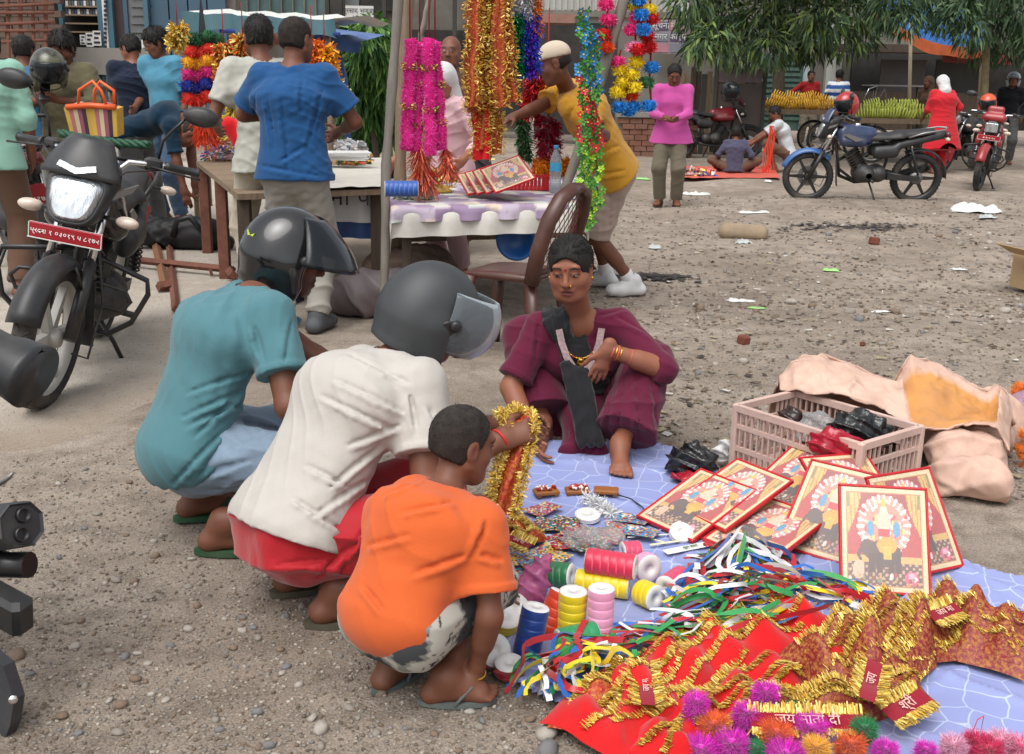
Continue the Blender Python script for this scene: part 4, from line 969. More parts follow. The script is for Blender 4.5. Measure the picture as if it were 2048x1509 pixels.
def helmet_on(root,T,hd):
 """open-face helmet: shell, rim, visor on two pivots, inner padding, chin strap"""
 sc=T.sc;M=T.M;vox=hd.get('vox',.005)
 cc=V3(0,-.012,.022)
 S=SDF(T.c-.24,T.c+.24,vox)
 S.ell(T(cc),[q*sc for q in hd.get('r',(.124,.152,.134))],M,.01)
 S.rc(T((0,-.045,-.03)),T((0,-.05,-.085)),.108*sc,.098*sc,.05,M@V3(1,0,0),1.08)
 for g in(-1,1):S.rc(T((g*.078,.005,-.02)),T((g*.082,.026,-.092)),.042*sc,.034*sc,.04)
 S.rc(T((-.2,.135,-.035)),T((.2,.135,-.035)),.088*sc,.088*sc,.012,mode='s')
 S.rc(T((-.2,.13,-.12)),T((.2,.13,-.12)),.085*sc,.085*sc,.012,mode='s')
 S.rc(T((-.2,.12,-.2)),T((.2,.10,-.2)),.075*sc,.075*sc,.012,mode='s')
 S.ell(T((0,-.008,.0)),[q*sc for q in(.092,.116,.112)],M,.006,mode='s')
 S.rc(T((0,-.01,-.05)),T((0,.0,-.25)),.075*sc,.078*sc,.01,M@V3(1,0,0),1.08,mode='s')
 nb=M@V3(0,-.18,-1);S.half(T((0,0,-.128)),nb/np.linalg.norm(nb))
 sh=finish('helmet',S,hd['shell'],root)
 vs,fs=ell_patch(T,cc,hd.get('vr',(.127,.165,.138)),-hd.get('vaz',82),hd.get('vaz',82),*hd.get('vel',(-48,22)),tilt=R(hd.get('vtilt',0)),flare=hd.get('flare',0))
 mb=MB();mb.add(vs,fs,True);mb.build('visor',hd['visor'],sh)
 pad=hd.get('pad')
 if pad:
  S=SDF(T.c-.2,T.c+.2,vox);S.ell(T((0,-.03,.0)),[q*sc for q in(.098,.108,.118)],M,.01,cuts=[(T((0,.052,.0)),M@nrm((0,1,-.12)))]);S.ell(T((0,.02,-.0)),[q*sc for q in(.078,.105,.125)],M,.006,mode='s')
  finish('lining',S,pad,sh)
 for g in(-1,1):
  c=T((g*.128,.045,.012));ax=M@V3(g,.1,0);mb=MB()
  mb.lathe([(.0,.006),(.008,.006),(.015,.003),(.017,-.004),(.017,-.02)],c,ax,16);mb.build('pivot',hd.get('trim',hd['shell']),sh)
 if hd.get('plate'):
  for g in(-1,1):
   S=SDF(T((g*.11,.06,-.02))-.12,T((g*.11,.06,-.02))+.12,.004)
   S.ell(T(cc),[(q+.004)*sc for q in(.126,.154,.136)],M,.004)
   S.ell(T((g*.12,.07,-.015)),[q*sc for q in(.05,.062,.036)],np.array(M)@np.array(Matrix.Rotation(R(-22),3,'X')),.0,mode='u')
   X=S.ax[0][:,None,None];Y=S.ax[1][None,:,None];Z=S.ax[2][None,None,:]
   f1=SDF(S.lo,S.lo+S.h*(S.n-1),S.h);f1.ell(T(cc),[(q+.005)*sc for q in(.124,.152,.134)],M,0)
   f2=SDF(S.lo,S.lo+S.h*(S.n-1),S.h);f2.ell(T((g*.115,.062,-.012)),[q*sc for q in(.05,.060,.032)],np.array(M)@np.array(Matrix.Rotation(R(-18),3,'X')),0)
   n_=np.minimum(f1.n,f2.n);f1.f=np.maximum(f1.f,f2.f);finish('side_plate',f1,hd['plate'],sh)
 mb=MB();pts=[T(V3(g*.074*math.cos(0),.02,-.10))if False else T((.082*math.cos(t),.03+.035*math.sin(t),-.088-.045*math.sin(t)))for t in np.linspace(0,math.pi,12)for g in(1,)]
 mb.strip([Vector(p)for p in pts],.02,side=tuple(M@V3(0,1,.3)));mb.build('chin_strap',mat('strap_black',(.012,.012,.013),rough=.8),sh)
 return sh
# --- foreground people
teal_m=fabric('teal_jersey',srgb(78,120,128),var=.06,crease=.14)
grey_m=fabric('pale_grey_jersey',srgb(182,177,170),var=.05,crease=.12)
orange_m=fabric('orange_jersey',srgb(200,92,44),var=.05,crease=.14)
maroon_m=fabric('maroon_cotton',srgb(92,24,50),var=.10,crease=.45)
denim_m=fabric('light_denim',srgb(124,142,160),var=.25,bump=.6,bscale=90,crease=.5)
red_m=fabric('red_shorts_cloth',srgb(170,24,36),var=.06,sheen=.3,rough=.6,crease=.45)
helm_gloss=mat('glossy_black_shell',(.008,.009,.011),rough=.10,var=.1,bump=.02,coat=.5,dirt=.06)
helm_matt=mat('matt_black_shell',(.036,.040,.043),rough=.5,var=.10,vscale=5,bump=.06,bscale=300,dirt=.14,dirtcol=(.12,.12,.12))
pad_m=mat('helmet_lining',(.012,.012,.013),rough=.9)
trim_m=mat('black_plastic',(.016,.016,.018),rough=.38,dirt=.1)
visor_smoke=clear('smoked_visor',(.02,.025,.03),.55,.05)
visor_clear=clear('clear_visor',(.30,.34,.37),.30,.05)
green_rub=mat('green_rubber',srgb(28,74,46),rough=.6,dirt=.2)
olive_rub=mat('olive_rubber',srgb(66,64,48),rough=.7,dirt=.3)
grey_rub=mat('grey_rubber',srgb(86,98,98),rough=.75,dirt=.35,bump=.4,bscale=60)
yel_mark=mat('yellow_green_decal',srgb(190,214,60),rough=.4)
def A(px,py,D):return tuple(W(px,py,D))
def ft(x,y,z=.085):return tuple(at3(x,y).xy)+(z,)
P1=person('man squatting in teal t-shirt and glossy black helmet with raised dark visor',G(430,1085),world=True,H=1.72,vox=.0055,face_yaw=R(-62),pel=A(392,898,2.10),neck=A(512,588,2.20),bend=.06,head_at=A(583,512,2.27),head=(-18,16,0),shw=.160,wide=1.04,foot_r=ft(-.91,1.99),foot_l=ft(-1.06,2.19),toe_r=(.95,.15,0),toe_l=(.9,.4,0),knee_r=(.8,.1,.75),knee_l=(.7,.7,.7),hand_r=A(735,800,2.08),hand_l=A(760,800,2.3),elbow_r=(-.2,-.6,-.6),elbow_l=(0,.5,-.6),shirt=(teal_m,.66,.12),round=(.035,.03,.95),hemw=.92,loose=.014,folds=.004,fdir=(.75,-.35,.45),fq=44,creases=[(369,842,520,776,0.0064),(378,862,520,806,0.0072,5),(396,880,522,758,0.0048),(376,795,510,748,0.0048),(352,975,450,872,0.0072),(405,960,470,880,0.0056),(500,660,520,726,0.0064),(440,920,500,830,0.0048),(575,640,560,720,0.0048)],pcreases=[(470,850,560,870,.007),(410,960,500,930,.008),(430,990,540,985,.008),(480,900,575,850,.006)],seed=4,sleevew=.076,pants=(denim_m,1.02,.012),pfolds=.011,skin=SKIN2,hair='helmet',beard=.6,mustache=1,helmet=dict(shell=helm_gloss,visor=visor_smoke,pad=pad_m,trim=trim_m,r=(.116,.140,.128),vr=(.121,.160,.133),vel=(-8,58),flare=.42,vaz=76),shoes=('sandal',green_rub),toes=True)
P2=person('man squatting in pale grey t-shirt and matt black helmet with clear visor',G(640,1240),world=True,H=1.72,vox=.0052,face_yaw=R(-58),pel=A(600,1058,1.74),neck=A(790,722,1.90),bend=.06,head_at=A(866,632,1.95),head=(-20,22,0),shw=.160,wide=1.04,foot_r=ft(-.48,1.66),foot_l=ft(-.62,1.80),toe_r=(.9,.25,0),toe_l=(.85,.5,0),knee_r=(.8,.2,.75),knee_l=(.7,.7,.7),hand_r=A(1000,880,1.78),hand_l=A(1010,850,1.98),elbow_r=(-.3,-.55,-.7),elbow_l=(.2,.5,-.7),curl_r=1.0,palm_r=(-.1,.6,-.5),hdir_r=(.9,.2,.25),shirt=(grey_m,.66,.05),round=(0,.015,.22),hemw=.96,loose=.018,folds=.0025,fdir=(.7,-.4,.5),fq=44,creases=[(691,714,811,774,0.005),(668,768,808,833,0.0058),(640,800,780,868,0.0058),(610,940,700,985,0.0058),(812,795,825,870,0.0065),(584,1006,680,1070,0.0058),(668,980,765,899,0.0065),(632,1040,760,953,0.0065),(700,900,800,860,0.005),(850,820,880,880,0.0043)],pcreases=[(560,1140,650,1130,.006),(640,1160,720,1090,.008),(700,1120,790,1000,.008)],seed=9,sleevew=.078,pants=(red_m,.96,.014),seat=.108,pfolds=.010,skin=SKIN2,hair='helmet',mustache=1,helmet=dict(shell=helm_matt,visor=visor_clear,pad=pad_m,trim=trim_m,plate=trim_m,r=(.113,.136,.129),vr=(.119,.200,.148),vel=(-40,30),vaz=80,flare=.04),shoes=('sandal',olive_rub),toes=True)
def camo(C,V):
 n=np_noise(V,31,55,3);n2=np_noise(V,77,85,3);n3=wav(V,91,110)
 C[:]=srgb(172,170,160);C[n>.35]=srgb(126,126,120);C[n>.95]=srgb(60,62,64);C[(np.abs(n2)<.22)&(n3>.0)]=(.02,.02,.022)
camo_m=mat('printed_shorts_cloth',attr=True,rough=.9,var=.08,bump=.3,bscale=140,bdist=.002,crease=.4)
P3=person('small boy squatting in orange t-shirt and black-and-white printed shorts',G(850,1385),world=True,H=1.20,vox=.0048,face_yaw=R(-40),pel=A(798,1228,1.385),neck=A(890,990,1.48),bend=.04,head_at=A(925,888,1.52),head=(-18,12,0),shw=.135,head_scale=.97,wide=.98,foot_r=ft(-.165,1.375,.06),foot_l=ft(-.30,1.43,.06),toe_r=(.98,.1,0),toe_l=(.6,.8,0),knee_r=(.25,.6,.9),knee_l=(.2,.9,.7),shr=A(968,1050,1.41),hand_r=A(950,1345,1.39),hand_l=A(1000,1190,1.65),elbow_r=(.5,-1,.3),elbow_l=(-.2,.6,-.6),hdir_r=(-.25,.2,-.9),palm_r=(-.8,.2,-.2),curl_r=.5,shirt=(orange_m,.74,.15),round=(.05,.02,1.1),hemw=.94,loose=.016,folds=.003,fdir=(.6,-.5,.6),fq=44,seed=14,creases=[(772,996,845,966,0.0037),(803,1034,905,1014,0.0045),(830,1158,930,1120,0.006),(740,1100,820,1080,0.0037),(965,1040,935,1110,0.006),(960,1120,1000,1130,0.0037),(720,1180,760,1230,0.0045)],sleevew=.096,neckcut=.07,pants=(camo_m,.97,.03),pants_paint=camo,pfolds=.006,skin=SKIN2,hair='buzz',shoes=('sandal',grey_rub),toes=True)
def kurta_front(S,d):
 f=d['front'];S.rc(d['pel']+f*.10+d['up']*.12,d['L'](A(1165,890,2.64)),.10,.06,.06,f,.5);S.rc(d['pel']+f*.12,d['L'](A(1135,905,2.62)),.07,.04,.05,f,.5);S.rc(d['pel']+f*.12,d['L'](A(1195,905,2.62)),.07,.045,.05,f,.5)
P4=person('woman squatting in maroon kurta with black shawl and gold necklace',G(1165,900),world=True,H=1.58,vox=.005,face_yaw=R(178),pel=A(1165,845,2.88),neck=A(1160,632,2.78),bend=.03,head_at=A(1141,537,2.71),head=(-12,11,3),shw=.165,wide=1.0,deep=1.0,bust=1,head_scale=1.06,foot_r=tuple(G(1085,888).xy)+(.075,),foot_l=tuple(G(1238,932).xy)+(.075,),toe_r=(-.25,-1,0),toe_l=(-.05,-1,0),knee_r=(-.55,-.5,.9),knee_l=(.45,-.5,.9),hand_r=A(1062,872,2.60),hand_l=A(1215,700,2.62),elbow_r=(-.6,.2,-.2),elbow_l=(1.0,.2,-.35),hdir_l=(-.30,.05,-.95),palm_l=(-.3,.9,-.2),curl_l=.22,arm=1.12,shirt=(maroon_m,(.86,1.05),.10),kurta=1,loose=.008,folds=.005,seed=22,creases=[(1260,600,1330,670,.006),(1070,640,1060,730,.006),(1200,640,1270,620,.005),(1230,640,1300,680,.006),(1140,860,1150,905,.007),(1180,860,1175,910,.006)],pcreases=[(1240,735,1225,880,.0045),(1265,740,1270,900,.005),(1295,760,1310,880,.005),(1215,760,1205,860,.0045),(1010,720,1040,840,.0045),(1035,700,1070,800,.0045),(1250,720,1300,735,.004),(1000,780,1030,850,.0045)],neckcut=.070,vneck=.11,shirt_extra=kurta_front,shawl=(A(1094,592,2.74),A(1160,770,2.62),.058,[(A(1128+k*11,728+k*4,2.635),A(1164+k*9,888-(k%2)*14,2.595),.017,.014)for k in range(5)]),shawl_mat=fabric('black_shawl',(.018,.018,.020),var=.1,sheen=.25,crease=.9,cscale=16),pants=(maroon_m,1.84,.030),flare=.05,pfolds=.006,skin=srgb(140,88,66),hair='tied',eyes='low',fat=1.16,lip=srgb(120,58,50),toes=True)
goldm=mat('gold_metal',srgb(206,160,70),rough=.25,metal=1,var=.05,bump=0);lace_m=mat('silver_lace',srgb(176,150,150),rough=.5,var=.4,vscale=90,bump=.8,bscale=140)
r4=P4['root'];T4=P4['T'];nk4,up4,sd4,fr4=P4['nk'],P4['up'],P4['side'],P4['front']
def on_chest(u,v,lift=.0):return nk4+sd4*u-up4*v+fr4*(.075+.32*v-1.6*u*u+lift)
nkl=MB();pts=[Vector(on_chest(.075*math.cos(t),.02+.10*math.sin(t),.012))for t in np.linspace(0,math.pi,22)]
MB().tube(pts,.003,6).build('necklace',goldm,r4)
for k,p in enumerate(pts[2:-2]):MB().ball(p,.0052,7,5).build('bead',goldm if k%3 else mat('red_bead',srgb(150,30,30),rough=.3),r4)
c_=Vector(on_chest(0,.135,.014));MB().lathe([(0,.004),(.016,.003),(.018,0),(.016,-.003),(0,-.004)],c_,tuple(fr4),14).build('pendant',goldm,r4);MB().tube([c_,c_-Vector(up4)*.035],[.008,.002],8).build('pendant_drop',goldm,r4)
for s_ in(-1,1):MB().strip([Vector(on_chest(s_*u,v,.02))for u,v in((.082,.01),(.072,.06),(.055,.11),(.03,.15),(.0,.17))],.026,side=tuple(sd4)).build('neckline_lace',lace_m,r4)
MB().ball(T4((0,.094,.028)),.0045,8,6).build('forehead_mark',mat('red_mark',srgb(150,20,40),rough=.5),r4)
MB().lathe([(.008,.0),(.0095,.0012),(.008,.0024)],T4((-.016,.103,-.036)),(1,.3,0),14).build('nose_ring',goldm,r4)
for s_ in(-1,1):MB().ball(T4((s_*.083,.004,-.036)),.006,8,6).build('earring',goldm,r4)
e_,w_=Vector(P4['el'][-1]),Vector(P4['wr'][-1])
for k,t in enumerate((.62,.80,.84,.88,.93)):MB().tube([w_.lerp(e_,1-t)+(Matrix.Rotation(a,3,w_-e_)@(w_-e_).orthogonal().normalized())*(.036-.010*t)for a in np.linspace(0,6.283,20)[:-1]],.0038 if k else .003,6,closed=True).build('bangle',mat('coral_bangle',srgb(190,84,70),rough=.3)if k%2==0 else goldm,r4)
bw=Vector(P3['wr'][1]);be=Vector(P3['el'][1]);MB().tube([bw+(Matrix.Rotation(a,3,bw-be)@(bw-be).orthogonal().normalized())*.0235 for a in np.linspace(0,6.283,18)[:-1]],.004,6,closed=True).build('bracelet',goldm,P3['root'])
w2=Vector(P2['wr'][1]);e2=Vector(P2['el'][1]);MB().tube([w2+(Matrix.Rotation(a,3,w2-e2)@(w2-e2).orthogonal().normalized())*.03 for a in np.linspace(0,6.283,18)[:-1]],.004,6,closed=True).build('red_thread',mat('red_thread',srgb(190,40,40),rough=.7),P2['root'])
T1=P1['T'];hm=[c for c in P1['root'].children if c.name.startswith('helmet')][0]
MB().prism([(-.02,-.02),(.0,-.008),(.02,-.022),(.009,.0),(.022,.02),(.0,.009),(-.02,.022),(-.008,0)],.003,T1((.062,-.135,.03)),tuple(T1.M@nrm((.8,.6,0))),tuple(T1.M@V3(0,0,1))).build('decal',yel_mark,hm)
# === motorcycles
rubber=mat('tyre_rubber',(.022,.022,.023),rough=.8,var=.2,bump=.3,bscale=60,dirt=.55,dirtcol=srgb(120,108,94),dscale=5)
chrome=mat('chrome',(.75,.76,.78),rough=.14,metal=1,var=.05,bump=.02,dirt=.1)
alloy=mat('grey_alloy',(.30,.30,.30),rough=.4,metal=.8,var=.15,dirt=.3)
rim_w=mat('pale_rim',srgb(176,174,168),rough=.45,var=.1,dirt=.4,dirtcol=srgb(120,106,92))
blk=mat('black_metal',(.014,.014,.015),rough=.35,var=.1,bump=.05,dirt=.25,dirtcol=srgb(110,98,84),dscale=4)
blk_pl=mat('satin_black_plastic',(.022,.023,.025),rough=.42,var=.1,bump=.06,bscale=200,dirt=.22,dirtcol=srgb(110,100,88),dscale=4)
seat_m=mat('black_vinyl',(.020,.020,.022),rough=.5,var=.12,bump=.2,bscale=160,dirt=.15)
lens_w=mat('headlamp_glass',srgb(206,212,216),rough=.16,metal=.7,var=.35,vscale=26,bump=1.0,bscale=42,bdist=.012,stretch=(1,1,.22),coat=1)
lens_r=mat('tail_lamp_red',srgb(96,14,20),rough=.12,var=.1,coat=.5)
lens_o=mat('indicator_lens',srgb(206,188,172),rough=.15,var=.15,vscale=30,bump=.4,bscale=80,coat=.4)
plate_r=mat('red_number_plate',srgb(164,28,40),rough=.45,var=.08,dirt=.15)
white_p=mat('white_paint',(.78,.77,.75),rough=.5,dirt=.15)
SHAPES={}
def sdf_part(key,m,parent,lo,hi,h,fill,name):
 if key not in SHAPES:
  S=SDF(lo,hi,h);fill(S);V,Q=S.nets();V=relax(V,Q,2,.5);SHAPES[key]=(V,Q)
 V,Q=SHAPES[key];return link(name,np_mesh(name,V,Q,m),parent)
def wheel(parent,name,c,r,w_,rim,brake='disc',spokes=6,thin=False):
 wh=MB();t=.060 if not thin else .042
 prof=[(r-t,-w_*.42),(r-t*.5,-w_*.5),(r-t*.15,-w_*.38),(r-.002,-w_*.16),(r,0),(r-.002,w_*.16),(r-t*.15,w_*.38),(r-t*.5,w_*.5),(r-t,w_*.42),(r-t-.004,0),(r-t,-w_*.42)]
 ty=wh.lathe(prof,(0,0,0),(1,0,0),44).build(name,rubber,parent,loc=c)
 mb=MB()
 for k in range(44):
  for s_ in(-1,1):
   a=2*math.pi*(k+.25*s_)/44;d=Vector((0,math.cos(a),math.sin(a)));tg=Vector((1,0,0))*s_*.8+Vector((0,-math.sin(a),math.cos(a)))*.6
   p=d*(r-.001)+Vector((s_*w_*.2,0,0));mb.box(p-d*.0005,(.006,w_*.34,.007),rot=Matrix((tg.normalized().cross(d).normalized(),tg.normalized(),d)).transposed())
 mb.build('tread',rubber,ty)
 mb=MB();ri=r-t
 mb.lathe([(ri+.004,-w_*.36),(ri-.018,-w_*.30),(ri-.022,0),(ri-.018,w_*.30),(ri+.004,w_*.36)],(0,0,0),(1,0,0),40)
 mb.lathe([(.0,-.05),(.035,-.05),(.04,-.03),(.04,.03),(.035,.05),(0,.05)],(0,0,0),(1,0,0),18)
 for k in range(spokes):
  a=2*math.pi*k/spokes;d=Vector((0,math.cos(a),math.sin(a)));n=Vector((0,-math.sin(a),math.cos(a)))
  if spokes>10:mb.tube([d*.035+Vector((.02*(-1)**k,0,0)),d*(ri-.01)],.003,5)
  else:mb.prism([(.03,-.024),(ri-.016,-.013),(ri-.016,.013),(.03,.024)],.030,(0,0,0),d,n)
 mb.build('rim',rim,ty)
 if brake=='disc':
  MB().lathe([(.06,.055),(.12,.055),(.12,.060),(.06,.060),(.06,.055)],(0,0,0),(1,0,0),28,smooth=False).build('brake_disc',alloy,ty)
 else:MB().lathe([(0,.045),(.07,.045),(.075,.02),(.075,-.03),(0,-.03)],(0,0,0),(1,0,0),22).build('brake_drum',alloy,ty)
 return ty
def moto(label,loc,fdir,lean=8.0,steer=0.0,body=None,tank=None,rim=None,group=None,guard=False,plate=None,mud=None,detail=True,cowl='fairing',wtilt=None,accent=None,mirrors=True):
 yaw=math.atan2(-fdir[0],fdir[1])
 rt=empty('motorcycle',loc,0,label,'motorcycle',group);rt.rotation_mode='XYZ'
 rt.rotation_euler=(Matrix.Rotation(yaw,4,'Z')@Matrix.Rotation(R(-lean),4,'Y')).to_euler()
 body=body or blk_pl;tank=tank or body;rim=rim or blk;mud=mud or body
 RW=(0,-.64,.305);wheel(rt,'rear_wheel',RW,.305,.11,rim,'drum')
# --- front end turns about the steering head; its parts sit in steering coordinates
 piv=Vector((0,.37,.93));rake=Vector((0,-.42,.91)).normalized();SM=Matrix.Translation(piv)@Matrix.Rotation(R(steer),4,rake)@Matrix.Translation(-piv)
 FR=[]
 fw=wheel(rt,'front_wheel',(0,.66,.30),.30,.09,rim);FR.append(fw)
 ax=Vector((0,.66,.30));top=ax+rake*.66
 for s_ in(-1,1):
  o=Vector((s_*.085,0,0));f=MB().tube([ax+o,ax+o+rake*.34],[.028,.026],12).build('fork_leg',blk,rt);FR.append(f)
  MB().tube([ax+o+rake*.34,top+o],.0175,12).build('fork_tube',chrome,f)
 mb=MB();n=16;R0=.345
 for w_ in(0,):
  vs=[]
  for i in range(n+1):
   a=R(20+i*118/n)
   for k in range(9):
    t=-1+k/4;rr=R0-.05*abs(t)**2.2;vs.append(Vector((t*.068,.66+math.cos(a)*rr,.30+math.sin(a)*rr)))
  mb.add(vs,[(i*9+k,(i+1)*9+k,(i+1)*9+k+1,i*9+k+1)for i in range(n)for k in range(8)],True)
 g_=mb.build('front_mudguard',mud,rt);sol=g_.modifiers.new('thick','SOLIDIFY');sol.thickness=.005;FR.append(g_)
 mb=MB()
 for s_ in(-1,1):FR.append(MB().tube([(s_*.085,.60,.52),(s_*.064,.63,.60)],.01,6).build('mudguard_stay',blk,rt))
 mb=MB();vs=[(-.06,.36,.52),(.06,.36,.52),(.065,.33,.22),(-.065,.33,.22)]
 fl=MB().prism([(-.06,.0),(.06,0),(.07,-.30),(-.07,-.30)],.006,(0,.345,.50),(1,0,0),(0,.10,1)).build('mud_flap',blk_pl,rt);FR.append(fl)
 MB_=MB()
 for z in(.56,.93):FR.append(MB().box(tuple(ax+rake*((z-.30)/.91)+Vector((0,-.02,0))),(.22,.075,.035),rot=(R(25),0,0),bev=.01).build('fork_yoke',blk,rt))
 hb=[(-.36,.20,1.03),(-.25,.25,1.035),(-.13,.33,1.03),(-.08,.36,.97),(.08,.36,.97),(.13,.33,1.03),(.25,.25,1.035),(.36,.20,1.03)]
 h_=MB().tube(hb,.0115,10).build('handlebar',chrome,rt);FR.append(h_)
 for s_ in(-1,1):
  d=Vector((s_*.11,-.05,-.005));e=Vector((s_*.385,.19,1.028))
  mb=MB();mb.tube([e-d*1.15,e-d*.95,e-d*.9,e,e+d*.06],[.024,.024,.017,.0175,.021],12);mb.build('grip',blk_pl,h_)
  MB().box(e-d*1.55,(.075,.05,.055),rot=(0,0,s_*-.42),bev=.012).build('switch_housing',blk_pl,h_)
  MB().tube([e-d*1.5+Vector((0,.035,-.01)),e-d*.8+Vector((s_*.01,.075,-.012)),e+Vector((0,.075,-.018)),e+d*.25+Vector((0,.07,-.02))],[.009,.007,.006,.009],8,flat=.7).build('lever',alloy if not guard else blk,h_)
  if mirrors:
   b0=e-d*1.4+Vector((0,0,.02));m0=b0+Vector((s_*.10,.02,.20))
   st=MB().tube([b0,b0+Vector((s_*.015,.015,.09)),b0+Vector((s_*.06,.02,.15)),m0],.0065,8).build('mirror',blk,rt);FR.append(st)
   mb=MB();out=[(.072*math.cos(t)*(1.12 if math.cos(t)*s_>0 else .95),.042*math.sin(t)*(1+.18*math.cos(t)*s_))for t in np.linspace(0,2*math.pi,21)[:-1]]
   c=m0+Vector((s_*.055,.012,.018));vs=[];fs=[];nn=len(out)
   for(sc,dy)in((.0,.032),(.55,.030),(.9,.020),(1.0,.004),(1.0,-.008)):
    vs+=[c+Vector((p[0]*sc,dy,p[1]*sc))for p in out]
   for i in range(4):fs+=[(i*nn+k,i*nn+(k+1)%nn,(i+1)*nn+(k+1)%nn,(i+1)*nn+k)for k in range(nn)]
   mb.add(vs,fs,True);mb.build('mirror_shell',blk_pl,st)
   MB().prism(out,.004,c+Vector((0,-.006,0)),(.96,0,0),(0,0,.96)).build('mirror_glass',mat('mirror_glass',(.8,.82,.85),rough=.03,metal=1,var=.02,bump=0),st)
 if cowl=='fairing':
  def outl(w0,w1,z0,z1,n=28):
   o=[]
   for q in range(n):
    a=2*math.pi*q/n;c,s2=math.cos(a),math.sin(a);v=.5+.5*math.copysign(abs(s2)**.55,s2);o.append(((w0+(w1-w0)*v)*math.copysign(abs(c)**.55,c),z0+(z1-z0)*v))
   return o
  def loft(rings,name,m,par,cap=True):
   n=len(rings[0][0]);vs=[Vector((x,y0-.35*(z-.86)-.9*x*x,z))for o,y0 in rings for x,z in o];fs=[(a*n+q,a*n+(q+1)%n,(a+1)*n+(q+1)%n,(a+1)*n+q)for a in range(len(rings)-1)for q in range(n)]
   mb=MB();mb.add(vs,fs,True)
   if cap:mb.add([vs[q]for q in range(n)]+[sum((vs[q]for q in range(n)),Vector())/n+Vector((0,.018,0))],[(q,(q+1)%n,n)for q in range(n)][::-1]if False else[((q+1)%n,q,n)for q in range(n)],True)
   return mb.build(name,m,par)
  c_=loft([(outl(.078,.122,.775,.950),.566),(outl(.088,.134,.765,.962),.572),(outl(.098,.150,.755,.985),.545),(outl(.10,.165,.75,1.02),.49),(outl(.07,.13,.78,1.03),.40),(outl(.02,.03,.85,.95),.37)],'headlight_cowl',body,rt,False);FR.append(c_)
  loft([(outl(.060,.10,.790,.935),.585),(outl(.078,.121,.776,.949),.572),(outl(.078,.121,.776,.949),.55)],'headlight',lens_w,c_)
  scr=tank if not guard else mat('grey_wind_screen',(.035,.038,.042),rough=.38,dirt=.12);mb=MB();nn=9;vs=[]
  for v in range(9):
   f=v/8;hw=.155-.075*f**1.5
   for u in range(nn):q=u/(nn-1)*2-1;vs.append((hw*q,.555-.085*f-.055*q*q+.012*math.sin(f*3),.955+.155*f-.01*q*q))
  mb.add(vs,[(v*nn+u,v*nn+u+1,(v+1)*nn+u+1,(v+1)*nn+u)for v in range(8)for u in range(nn-1)],True);f_=mb.build('fly_screen',scr,c_);so_=f_.modifiers.new('thick','SOLIDIFY');so_.thickness=.012
  mb=MB();mb.prism([(-.080,.0),(.0,-.022),(.080,.0),(.073,.022),(.0,.002),(-.073,.022)],.012,(0,.556,.985),(1,0,0),(0,-.4,1));mb.build('pilot_lamp',lens_w,c_)
  MB().lathe([(0,.003),(.016,.002),(.018,0)],(0,.515,1.055),(0,1,.55),16).build('emblem',chrome,c_)
  if accent:
   for s_ in(-1,1):MB().prism([(0,0),(.10,.035),(.13,.07),(.02,.035)],.01,(s_*.135,.50,.88),(s_*.5,-.85,0),(0,0,1)).build('stripe',accent,c_)
 elif cowl=='square':
  c_=MB().box((0,.50,.86),(.20,.14,.17),rot=(R(-8),0,0),bev=.03).build('headlight_shell',blk_pl,rt);FR.append(c_)
  MB().box((0,.574,.85),(.165,.02,.125),rot=(R(-8),0,0),bev=.008).build('headlight',lens_w,c_)
  def fill3(S):S.rc((-.10,.50,.98),(.10,.50,.98),.06,.06,.05);S.rc((-.07,.46,1.10),(.07,.46,1.10),.04,.04,.08);S.half((0,.46,0),(0,-1,0))
  sdf_part('screen2',tank,c_,(-.25,.40,.86),(.25,.64,1.2),.009,fill3,'fly_screen')
 else:
  mb=MB();mb.lathe([(0,-.12),(.05,-.11),(.085,-.05),(.092,0),(.092,.012)],(0,.52,.86),(0,1,-.1),24);c_=mb.build('headlight_shell',blk,rt);FR.append(c_)
  MB().lathe([(0,.03),(.05,.026),(.088,.01)],(0,.52,.86),(0,1,-.1),24).build('headlight',lens_w,c_)
 for s_ in(-1,1):
  mb=MB();mb.tube([(s_*.08,.46,.80),(s_*.155,.47,.795)],.010,8);i_=mb.build('indicator',blk_pl,rt);FR.append(i_)
  MB().ball((s_*.20,.475,.795),(.052,.030,.026),14,9,rot=(0,0,s_*.2)).build('lens',lens_o,i_)
  mb=MB();mb.tube([(s_*.08,-.86,.80),(s_*.14,-.88,.80)],.009,8);i_=mb.build('indicator',blk_pl,rt)
  MB().ball((s_*.18,-.89,.80),(.045,.026,.024),12,8).build('lens',lens_o,i_)
 if plate:
  p_=MB().box((0,.60,.715),(.30,.008,.066),rot=(R(-10),0,0),bev=.003).build('number_plate',plate_r,rt);FR.append(p_)
  uy=Vector((0,-.17,1)).normalized();nrm_=Vector((0,1,.17)).normalized()
  lettering('plate_characters',plate,.030 if len(plate)>12 else .044,white_p,p_,Vector((0,.60,.715))+nrm_*.0062,(-1,0,0),uy,.0006)
  fr=MB()
  for(c,d)in(((0,.031),(.296,.0035)),((0,-.031),(.296,.0035)),((.1465,0),(.0035,.06)),((-.1465,0),(.0035,.06))):fr.box(Vector((0,.60,.715))+nrm_*.005+Vector((c[0],0,0))+uy*c[1],(d[0],.003,d[1]),rot=(R(-10),0,0))
  fr.build('plate_border',white_p,p_)
 mb=MB()
 for k,(s_,z)in enumerate(((-1,.0),(1,.01),(1,-.03))):mb.tube([(s_*.26,.27,1.02+z),(s_*.16,.44,1.00+z),(s_*.06,.48,.90),(s_*.04,.40,.70),(s_*.05,.25,.60)],.005,6)
